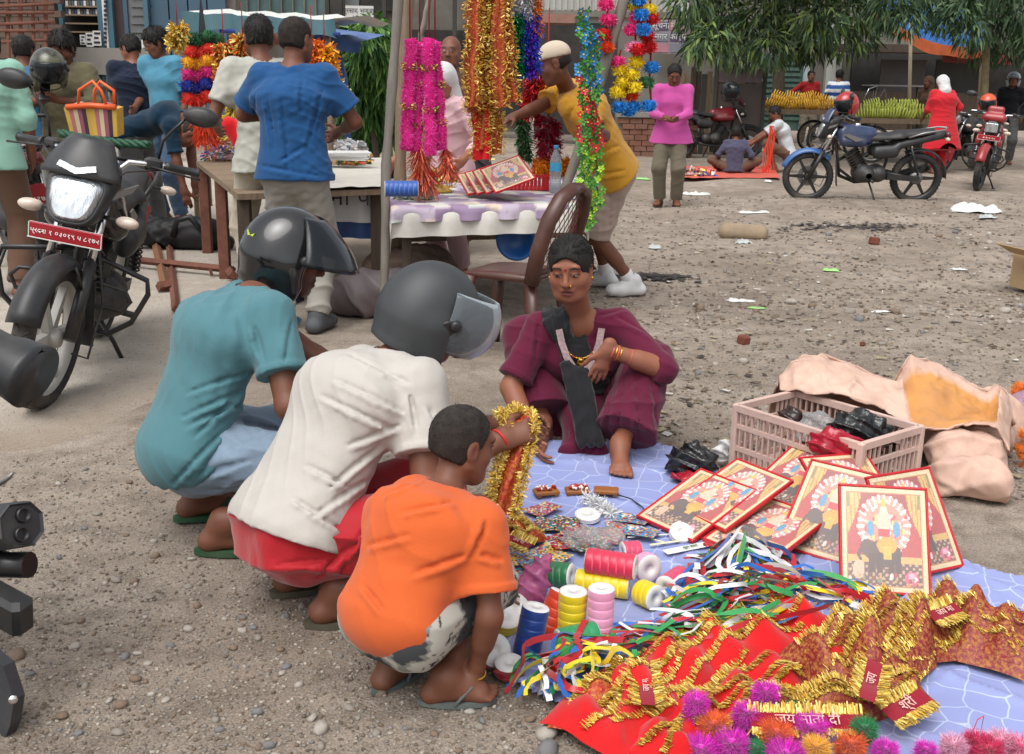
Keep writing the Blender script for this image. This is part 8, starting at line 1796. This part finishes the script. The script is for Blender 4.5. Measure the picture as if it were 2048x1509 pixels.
# --- ribbon bundles
RC=[sat('strand_red',(176,22,34)),sat('strand_blue',(34,96,176)),sat('strand_green',(40,140,70)),sat('strand_yellow',(226,200,40)),sat('strand_white',(218,218,220))]
def bundle(label,path,n,seed,spread=.05,wid=.014,zamp=.05):
 rr=random.Random(seed);P=[G(px,py,z+SZ)for px,py,z in path];root=empty('ribbon_bundle',tuple(P[0]),0,label,'ribbons','five-coloured ribbon bundles')
 for k in range(n):
  o1,o2,ph,f=rr.uniform(-1,1),rr.uniform(-1,1),rr.uniform(0,6.3),rr.uniform(1.5,3.5);a,b=rr.uniform(0,.18),rr.uniform(.75,1.0);pts=[]
  for i in range(22):
   t=a+(b-a)*i/21;s_=t*(len(P)-1);q=min(int(s_),len(P)-2);f_=s_-q;f_=f_*f_*(3-2*f_)
   p=P[q].lerp(P[q+1],f_);tg=(P[q+1]-P[q]).normalized();sd=tg.cross(UPV);e=.5+1.0*abs(t-.5)
   p=p+sd*(o1*spread*e*1.4+.02*math.sin(ph+t*6.28*f))+tg*(.02*math.sin(ph*2+t*9));p.z=max(SZ+.004,p.z+zamp*.5*(1+o2)*(.3+.7*abs(math.sin(ph+t*f*3.1))));pts.append(p-root.location)
  MB().strip(pts,wid*rr.uniform(.8,1.15),twist=rr.uniform(-3,3)).build('ribbon',RC[k%5],root)
 return root
bundle('ribbon bundle spilling over the sheet corner beside the boy',[(1235,1290,.02),(1150,1305,.03),(1080,1340,.03),(1030,1400,.0)],20,1,.05)
bundle('looped ribbon bundle in front of the green roll',[(1240,1310,.03),(1170,1330,.04),(1130,1375,.03),(1180,1400,.0)],18,2,.05)
bundle('ribbon bundle running right from the standing rolls',[(1215,1290,.02),(1330,1270,.03),(1450,1225,.03),(1560,1190,.03)],22,3,.05)
bundle('raised ribbon tangle below the flat pictures',[(1390,1240,.02),(1430,1160,.06),(1480,1100,.07),(1540,1130,.04),(1560,1190,.02)],26,4,.06,zamp=.07)
bundle('ribbon tangle in the middle of the heap',[(1330,1215,.02),(1420,1200,.05),(1500,1180,.06),(1600,1190,.03)],26,5,.06,zamp=.07)
bundle('ribbon bundle trailing right under the upright picture',[(1480,1170,.03),(1600,1175,.03),(1700,1205,.02),(1800,1245,.0)],22,6,.045)
bundle('ribbon bundle along the top edge of the red cloth',[(1240,1265,.02),(1380,1285,.03),(1500,1250,.04),(1640,1210,.03)],22,7,.05)
bundle('short ribbon tuft beside the rose roll',[(1390,1120,.02),(1440,1130,.05),(1520,1110,.03)],14,8,.05)
# --- fringed cloths in the foreground
def drape(label,name,path,wid,m,seed,hgt=.06,rows=5,frn=420,redtop=None,cat='cloth',fcols=None):
 """crumpled cloth laid along a path, with rows of gold fringe on its folds"""
 P=[G(px,py,SZ)for px,py in path];root=empty(name,tuple(P[0]),0,label,cat);nu,nv=120,44;V=np.zeros((nu,nv,3));r_=np.random.RandomState(seed)
 for i in range(nu):
  t=i/(nu-1)*(len(P)-1);k=min(int(t),len(P)-2);f=t-k;p=P[k].lerp(P[k+1],f);tg=(P[min(k+2,len(P)-1)]-P[max(k-0,0)]).normalized();sd=Vector((-tg.y,tg.x,0));w_=wid if not callable(wid)else wid(i/(nu-1))
  for j in range(nv):u=j/(nv-1)-.5;V[i,j]=p+sd*u*w_
 F_=V.reshape(-1,3);U=np.tile(np.linspace(-1,1,nv),nu);E=np.repeat(np.linspace(-1,1,nu),nv)
 env=np.clip((1-np.abs(U)**3),0,1)*np.clip((1-np.abs(E)**6)+.25,0,1)
 rid=(.5+.5*np.sin(F_[:,0]*30+F_[:,1]*24+2.2*wav(F_,seed,8)))**1.3;rid2=(.5+.5*np.sin(F_[:,0]*62-F_[:,1]*30+2.0*wav(F_,seed+2,13)))**1.5
 F_[:,2]=SZ+.004+env*hgt*(.35+.55*rid+.3*rid2+.10*crumple(F_,seed+4,20))+.004*(1+wav(F_,seed+8,60));F_[:,2]=np.maximum(F_[:,2],SZ+.003)
 F_[:,:2]+=(.012*np.stack([wav(F_,seed+5,18),wav(F_,seed+6,18)],1))
 idx=np.arange(nu*nv).reshape(nu,nv);Q=np.stack([idx[:-1,:-1].ravel(),idx[1:,:-1].ravel(),idx[1:,1:].ravel(),idx[:-1,1:].ravel()],1);off(link('cloth',np_mesh('cloth',F_,Q,m),root),root)
 Gd=F_.reshape(nu,nv,3)
 for k in range(rows):
  j0=int((k+.5)/rows*(nv-1))if rows>2 else(0,nv-1)[k];ph=r_.uniform(0,6);path_=[]
  for i in range(0,nu,2):
   j=int(np.clip(j0+3.5*math.sin(i*.09+ph),0,nv-1));path_.append(Vector(Gd[i,j])+Vector((0,0,.006)))
  d0_=path_[-1]-path_[0];lay=Vector((-d0_.y,d0_.x,0)).normalized()*(1 if r_.rand()<.6 else-1)+Vector((0,-.15,.25));q_=len(path_);a_=int(q_*r_.uniform(0,.25));b_=int(q_*r_.uniform(.6,1))
  off(fuzz(path_[a_:b_],.004,int(frn*1.8),.016,.0024,fcols or[GOLD,GOLD2,srgb(226,190,80),srgb(170,114,36)],seed*10+k,.35,-.25,tinsel,.9,'gold_fringe',root,lay=tuple(lay)),root)
 return root,Gd
d1,g1=drape('bright red cloth with gold fringes spread in the foreground','fringed_red_cloth',[(1150,1500),(1270,1400),(1400,1330),(1520,1265),(1610,1225)],.24,fabric('scarlet_cloth',srgb(200,24,28),var=.08,sheen=.2,crease=.4,cscale=14),21,.065,6,420)
d1b,g1b=drape('second bright red fringed cloth nearest to the viewer','fringed_red_cloth',[(1300,1540),(1420,1450),(1560,1370),(1680,1310)],.20,MATS['scarlet_cloth'],27,.06,6,400)
d2,g2=drape('maroon and gold brocade heap at the right','brocade_heap',[(1600,1395),(1700,1350),(1800,1290),(1920,1275),(2090,1330)],.27,brocade,33,.125,12,330)
d3,g3=drape('maroon brocade border lying in front of the heap','brocade_border',[(1480,1430),(1600,1425),(1720,1425),(1850,1400)],.12,brocade,39,.06,5,400)
d4,g4=drape('red and gold net cloth at the lower left end of the cloths','fringed_net_cloth',[(1170,1480),(1230,1400),(1300,1350)],.17,red_net,45,.05,5,350)
border=fabric('maroon_border',srgb(140,18,40),var=.1,sheen=.3);pale_t=mat('pale_pink_thread',srgb(226,178,170),rough=.7)
def band(root,a,b,wid,text,size,lift=.012):
 a,b=Vector(a),Vector(b);ux=(b-a).normalized();uz=Vector((0,-.45,.9));uz=(uz-ux*uz.dot(ux)).normalized();uy=uz.cross(ux);o=off(MB().strip([a.lerp(b,i/8)+uz*(.003*math.sin(i))for i in range(9)],wid,side=tuple(uy)).build('border_band',border,root),root)
 lettering('lettering',text,size,pale_t,o,a.lerp(b,.5)+uz*.006,ux,uy,.0006)
 for s_ in(-1,1):off(fuzz([a+uy*s_*wid*.55,b+uy*s_*wid*.55],.004,260,.020,.0032,[GOLD,GOLD2],abs(int(a.x*1000))+5+s_,.3,-.2,tinsel,.9,'gold_fringe',root,lay=tuple(uy*s_+uz*.3)),root)
band(d3,G(1500,1440,.085),G(1730,1445,.085),.034,'जय माता दी',.032);band(d3,G(1775,1432,.075),G(1850,1390,.08),.036,'श्री',.034);band(d2,G(1733,1400,.12),G(1750,1325,.13),.034,'जय',.032);band(d1,G(1296,1410,.09),G(1285,1322,.09),.032,'जय माता दी',.022);band(d2,G(1862,1235,.13),G(1915,1215,.13),.03,'जय मा',.024)
hc_=empty('held_sash',tuple(W(1030,840,1.84)),0,'red net sash with gold tinsel edge held out by the man in grey','sash')
pts=[W(px,py,D)for px,py,D in((1022,826,1.86),(1034,822,1.84),(1042,850,1.80),(1030,910,1.78),(1014,970,1.76),(1000,1035,1.74))];P_=[]
for i in range(31):
 t=i/30*5;k=min(int(t),4);P_.append(pts[k].lerp(pts[k+1],t-k))
V=[]
for i,p in enumerate(P_):
 for j in range(9):u=j/8-.5;V.append(tuple(p-hc_.location+Vector((u*.078*(.6+.4*min(1,i/8)),.012*math.sin(u*9+i*.2),u*.01))))
idx=np.arange(31*9).reshape(31,9);Q=np.stack([idx[:-1,:-1].ravel(),idx[:-1,1:].ravel(),idx[1:,1:].ravel(),idx[1:,:-1].ravel()],1);link('net_cloth',np_mesh('net_cloth',V,Q,red_net),hc_)
for s_ in(-.5,.5):off(fuzz([p+Vector((s_*.075,-.012,0))for p in P_],.007,1300,.015,.003,[GOLD,GOLD2,srgb(236,206,110)],700+int(s_*2),.5,.1,tinsel,.9,'gold_edge',hc_),hc_)
off(fuzz(P_[:9],.010,600,.018,.003,[GOLD,GOLD2,srgb(236,206,110)],710,.5,-.2,tinsel,.9,'gold_edge',hc_),hc_)
fold,gf=drape('small folded red sash with gold fringe beside the orange sleeve','folded_sash',[(1005,1065),(1045,1085),(1075,1100)],.10,red_net,51,.04,5,300)
band(fold,G(1015,1075,.075),G(1062,1095,.075),.022,'जय मा',.018)
# --- fluffy flower garlands at the bottom
def petal_ball(root,c,r,cols,seed,elong=(1,1,1.3),n=3600,name='feather_tuft'):
 o=off(MB().ball(c,(r*.5*elong[0],r*.5*elong[1],r*.55*elong[2]),12,8).build(name,mat('tuft_%d_%d_%d'%tuple(int(q*255)for q in cols[0]),cols[0],rough=.9,sheen=.4),root),root)
 rr=np.random.RandomState(seed);a=Vector(c)-Vector((0,0,r*.5*elong[2]));b=Vector(c)+Vector((0,0,r*.5*elong[2]));fuzz([a,b],r*.42,n,r*.55,r*.032,cols,seed,.6,-.6,wool,.3,'fluff',o);return o
fg=empty('feather_garland',tuple(G(1560,1495,SZ)),0,'fluffy garland in magenta, orange and green lying at the bottom edge','garland')
MG,OG,GN,YG=[srgb(216,30,190),srgb(236,60,206),srgb(190,16,160)],[srgb(222,84,36),srgb(236,116,50)],[srgb(20,120,66),srgb(40,150,84)],[srgb(240,170,40),srgb(246,196,80)]
for k,(px,py,z,r,c,el)in enumerate(((1392,1420,.09,.034,MG,(.8,.8,1.5)),(1428,1462,.06,.042,OG,(1,1,1)),(1530,1400,.10,.036,MG,(.8,.8,1.5)),(1492,1440,.07,.038,MG,(1,1,1.2)),(1462,1500,.05,.045,MG,(1.1,1,1)),(1552,1482,.06,.045,OG,(1,1,1.1)),(1620,1470,.06,.048,MG,(1.2,1,1)),(1632,1505,.07,.036,YG,(1,1,1)),(1586,1425,.06,.024,GN,(.8,.8,1.2)),(1727,1468,.07,.036,GN,(1,1,1.1)),(1510,1505,.05,.028,GN,(1,1,1)),(1400,1512,.04,.045,MG,(1.2,1,1)),(1700,1500,.05,.04,OG,(1,1,1)),(1570,1525,.05,.05,MG,(1.2,1,1)),(1770,1510,.05,.034,MG,(1.2,1,1)))):petal_ball(fg,G(px,py,z),r,c,800+k,el)
fg2=empty('feather_garland',tuple(G(1930,1505,SZ)),0,'pale pink and crimson fluffy garland with ribbon loop at the lower right','garland')
for k,(px,py,r,c)in enumerate(((1850,1512,.03,MG),(1905,1505,.036,[srgb(226,150,180),srgb(236,180,200)]),(1950,1498,.036,[srgb(200,24,80),srgb(220,60,110)]),(2000,1500,.04,[srgb(226,140,170),srgb(236,180,200)]),(1975,1515,.04,[srgb(200,24,80),srgb(220,60,110)]),(2040,1512,.04,[srgb(220,60,120),srgb(236,150,180)]))):petal_ball(fg2,G(px,py,.05),r,c,840+k)
off(MB().strip([G(1955,1492,.07),G(1945,1465,.10),G(1955,1440,.13),G(1968,1432,.14),G(1962,1460,.11),G(1958,1485,.08)],.006).build('ribbon_loop',RM['rose'],fg2),fg2)
# --- printed packets, trays, sticks
def packet_mesh(seed,w_,h_):
 r=np.random.RandomState(seed);nx,ny=14,18;pal=[np.array(srgb(*c))for c in((206,60,70),(226,206,190),(90,160,200),(230,190,80),(190,120,140),(70,110,90),(236,236,232),(160,40,50))]
 V,F,C=[],[],[];base=pal[r.randint(8)]
 for i in range(nx):
  for j in range(ny):
   x0,x1,y0,y1=-w_/2+w_*i/nx,-w_/2+w_*(i+1)/nx,-h_/2+h_*j/ny,-h_/2+h_*(j+1)/ny;o=len(V);z=lambda x,y:.004+.003*math.sin(x*60+seed)*math.sin(y*50+seed)
   V+=[(x0,y0,z(x0,y0)),(x1,y0,z(x1,y0)),(x1,y1,z(x1,y1)),(x0,y1,z(x0,y1))];F.append((o,o+1,o+2,o+3));c=base if r.rand()<.35 else pal[r.randint(8)];C+=[c*.9]*4
 return np_mesh('packet_print',V,np.array(F),mat('printed_film',attr=True,rough=.2,var=.05,bump=.3,bscale=40,coat=.5),colors=np.array(C),smooth=False)
PM=[packet_mesh(k,.085,.115)for k in range(6)]
rr=random.Random(12)
for k,(px,py)in enumerate(((1015,1050),(1090,1050),(1120,1085),(1060,1120),(1035,1155),(1100,1110),(1155,1065),(1180,1090),(1240,1055),(1265,1040),(1050,1185),(1020,1120),(1085,1020),(1130,1050),(1215,1075),(1280,1065),(1000,1090))):
 o=link('printed_packet',PM[k%6],None,G(px,py,SZ+.004+.004*(k%4)),(rr.uniform(-.06,.06),rr.uniform(-.06,.06),rr.uniform(-1.2,1.2)));tag(o,'small printed packet lying among others left of the ribbon rolls','packet','printed packets on the sheet')
for k,(px,py)in enumerate(((840,905),(850,935),(870,950))):
 o=link('printed_packet',PM[(k+2)%6],None,W(px,py,1.80+.04*k),(1.0,.2,.6+k*.5));tag(o,('colourful','blue and red','pink')[k]+' printed packet on the lap of the man in grey','packet')
for k,(px,py,a)in enumerate(((1092,990,.3),(1155,988,.1),(1212,988,-.1))):
 t_=empty('wooden_tray',tuple(G(px,py,SZ)),a,'small %s on the blue sheet before the woman'%('wooden tray with red beads left of two','wooden tray with red beads in the middle','plain orange wooden block right of the trays')[k],'tray');wm_=mat('orange_wood',srgb(150,92,44),rough=.6)
 MB().box((0,0,.012),(.085,.05,.014),bev=.003).build('board',wm_,t_)
 for s_ in(-1,1):MB().box((s_*.03,0,.004),(.012,.045,.008)).build('foot',wm_,t_)
 if k<2:
  for j in range(30):MB().ball((rr.uniform(-.033,.033),rr.uniform(-.017,.017),.023+rr.uniform(0,.006)),.0055,6,4).build('bead',mat('red_beads',srgb(176,56,40),rough=.4)if j%3 else white_p,t_)
for k,(x0,y0,x1,y1)in enumerate(((1240,1062,1330,1085),(1300,1090,1410,1075),(1330,1105,1430,1085),(1255,1075,1345,1068))):
 s_=empty('card_strip',tuple(G(x0,y0,SZ)),0,('cream','pale yellow','white lettered','thin ivory')[k]+' card strip lying before the flat pictures','card');off(MB().strip([G(x0,y0,.03),G((x0+x1)/2,(y0+y1)/2,.034),G(x1,y1,.03)],(.008,.012,.034,.008)[k]).build('strip',mat('cream_card',srgb(222,216,180),rough=.6)if k<2 else white_p,s_),s_)
 if k==2:lettering('lettering','शुभ लाभ',.016,mat('green_print',srgb(90,130,90)),s_,(G(x0,y0,.036)+G(x1,y1,.036))/2-s_.location+Vector((0,0,.003)),G(x1,y1)-G(x0,y0),Vector((-(G(x1,y1)-G(x0,y0)).y,(G(x1,y1)-G(x0,y0)).x,0)))
bag('clear plastic film bag over the packets behind the rolls',G(1180,1095,SZ),(.10,.05,.03),MATS['clear_film'],31,False,.008,.01)
wt=empty('white_tassel',tuple(G(1195,1010,SZ)),0,'white cotton tassel beside the wooden trays','tassel');off(fuzz([G(1170,995,.03),G(1200,1012,.03),G(1225,1030,.028)],.008,500,.03,.004,[srgb(226,226,226)],901,.9,.3,wool,.6,'threads',wt),wt)
wi=empty('black_wire',tuple(G(1238,992,SZ)),0,'thin black wire curling from the orange block','wire');off(MB().tube([G(1235,990,.028),G(1262,998,.024),G(1285,1015,.024),G(1295,1028,.024)],.0025,6).build('wire',trim_m,wi),wi)
for k,(px,py,D,n)in enumerate(((2040,785,2.9,5),(2050,880,2.55,7))):
 mg=empty('marigold_garland',tuple(G(px,py+60)),0,('orange marigold garland behind the sack','orange marigold garland right of the sack')[k],'garland')
 for j in range(n):petal_ball(mg,W(px+9*math.sin(j*2),py-10+j*(4 if k==0 else 14),D),.035,[srgb(236,120,16),srgb(240,150,30)],860+10*k+j,(1,1,.8),700,'marigold')
lump('mottled grey mauve cloth bundle behind the sack at the right edge','cloth_bundle',2045,840,2.85,[((0,0,.08),(.2,0,.08),.09,.09,1)],mat('mauve_print',srgb(150,120,136),rough=.8,var=.5,vscale=40),'bundle',.02,24,3)
bx=empty('cardboard_box',tuple(G(2092,585)),R(12),'brown cardboard box at the right edge of the lot','box');cbm=mat('cardboard',srgb(176,150,112),rough=.85,var=.1)
MB().box((.05,.12,.12),(.30,.30,.24)).build('box_body',cbm,bx);MB().prism([(-.16,0),(.16,0),(.18,.14),(-.18,.14)],.006,(-.12,.12,.245),(0,1,0),(-.8,0,.45)).build('flap',cbm,bx);MB().prism([(-.15,0),(.15,0),(.15,.14),(-.15,.14)],.006,(.05,-.03,.245),(1,0,0),(0,-.8,.35)).build('flap',cbm,bx)
litm=[mat('white_litter_film',srgb(214,216,214),rough=.35,var=.1,bump=.5,bscale=40),mat('green_litter_film',srgb(150,206,120),rough=.4),mat('grey_litter_film',srgb(176,180,178),rough=.4)]
def litter(label,px,py,rx,ry,h,m,seed):
 c=G(px,py);r=np.random.RandomState(seed);n=16;xs2,ys2=np.meshgrid(np.linspace(-1,1,n),np.linspace(-1,1,n),indexing='ij');P=np.stack([xs2.ravel()*rx,ys2.ravel()*ry,np.zeros(n*n)],1);s_=1.5/max(rx,.02)
 env=np.clip(1.15-np.abs(xs2.ravel())**4-np.abs(ys2.ravel())**4,.12,1);P[:,2]=h*.55*env*(np.clip(crumple(P,seed,5*s_)*.5+.5,0,1.2))+.004;P[:,:2]*=(1+.25*wav(P,seed+3,3*s_))[:,None]
 idx=np.arange(n*n).reshape(n,n);Q=np.stack([idx[:-1,:-1].ravel(),idx[1:,:-1].ravel(),idx[1:,1:].ravel(),idx[:-1,1:].ravel()],1);o=link('litter_scrap',np_mesh('litter_scrap',P,Q,m,smooth=False),None,(c.x,c.y,ground_z(c.x,c.y)+.002),(0,0,r.uniform(-.4,.4)));tag(o,label,'litter','litter scattered on the dirt')
for k,(lb,px,py,rx,ry,h,m)in enumerate((('white crumpled film on the dirt right of the pink-shirt man feet',1385,383,.20,.08,.07,0),('long white film strip on the dirt below the red cloth',1512,426,.22,.05,.05,0),('heap of white plastic litter below the blue motorcycle rear wheel',1952,420,.24,.16,.16,0),('second white plastic scrap right of the large litter heap',1975,432,.10,.08,.07,2),('white film scrap right of the vendor shorts',1312,496,.07,.06,.05,2),('pale film scrap below the half buried sack',1487,490,.07,.06,.05,2),('bright green wrapper on the dirt',1662,545,.06,.04,.03,1),('long white film scrap in the middle of the dirt',1478,597,.09,.035,.03,0),('pale green wrapper beside the long white scrap',1515,613,.045,.02,.012,1),('white paper scrap at the right of the dirt',1922,545,.06,.03,.02,0),('white flake of paper above the sack',1762,624,.05,.022,.015,0),('yellow green scrap left of the pink-shirt man',1285,358,.10,.08,.04,1),('tiny white scrap before the red cloth',1535,367,.05,.04,.05,0))):litter(lb,px,py,rx,ry,h,litm[m],60+k)
yb_=empty('yellow_plastic_piece',tuple(G(1235,528)),0,'yellow plastic piece on the ground behind the woman','litter');MB().box((0,0,.02),(.10,.05,.03),rot=(0,0,-.4),bev=.008).build('piece',mat('yellow_plastic',srgb(222,160,30),rough=.4),yb_)
bmesh_b=None
for k,(px,py,s_,lb)in enumerate(((1487,686,.055,'broken red brick piece nearest the woman shoulder'),(1747,497,.075,'broken red brick piece in the middle of the dirt'),(1725,690,.025,'tiny brick chip above the sack'))):
 c=G(px,py);V_,F__=stone_mesh(90+k);mb=MB();mb.box((0,0,s_*.42),(s_,s_*1.1,s_*.9),rot=(.12,.1,.5+k),bev=s_*.12);o=mb.build('brick_piece',mat('red_brick_piece',srgb(112,62,48),rough=.95,var=.25,vscale=30,bump=.6,bscale=60),None,loc=(c.x,c.y,ground_z(c.x,c.y)));tag(o,lb,'brick')
lump('half buried cement sack lying on the dirt','cement_sack',1490,470,6.85,[((-.16,0,.06),(.14,0,.05),.085,.075,1)],mat('cement_sack_cloth',srgb(146,128,106),rough=.9,var=.2),'sack',.014,22,5)
for k,(px,py,rx,ry,lb)in enumerate(((1300,556,.22,.10,'burnt black ash patch right of the vendor foot'),(1700,455,.75,.25,'dark ash streak before the litter heap'))):
 c=G(px,py);pts=[];r=np.random.RandomState(k);n=260;mbv,mbf=[],[]
 for i in range(n):
  x,y,s_=c.x+r.normal()*rx*.6,c.y+r.normal()*ry*.6,r.uniform(.012,.04);o=len(mbv);a=r.uniform(0,6);z=ground_z(x,y)
  for q in range(4):mbv.append((x+s_*math.cos(a+q*1.57),y+s_*math.sin(a+q*1.57),z+.004+.012*r.rand()))
  mbf.append((o,o+1,o+2,o+3))
 o=link('ash_patch',np_mesh('ash_patch',mbv,mbf,mat('black_ash',srgb(58,54,52),rough=1,var=.5,vscale=30),smooth=False));tag(o,lb,'ash',kind='stuff')
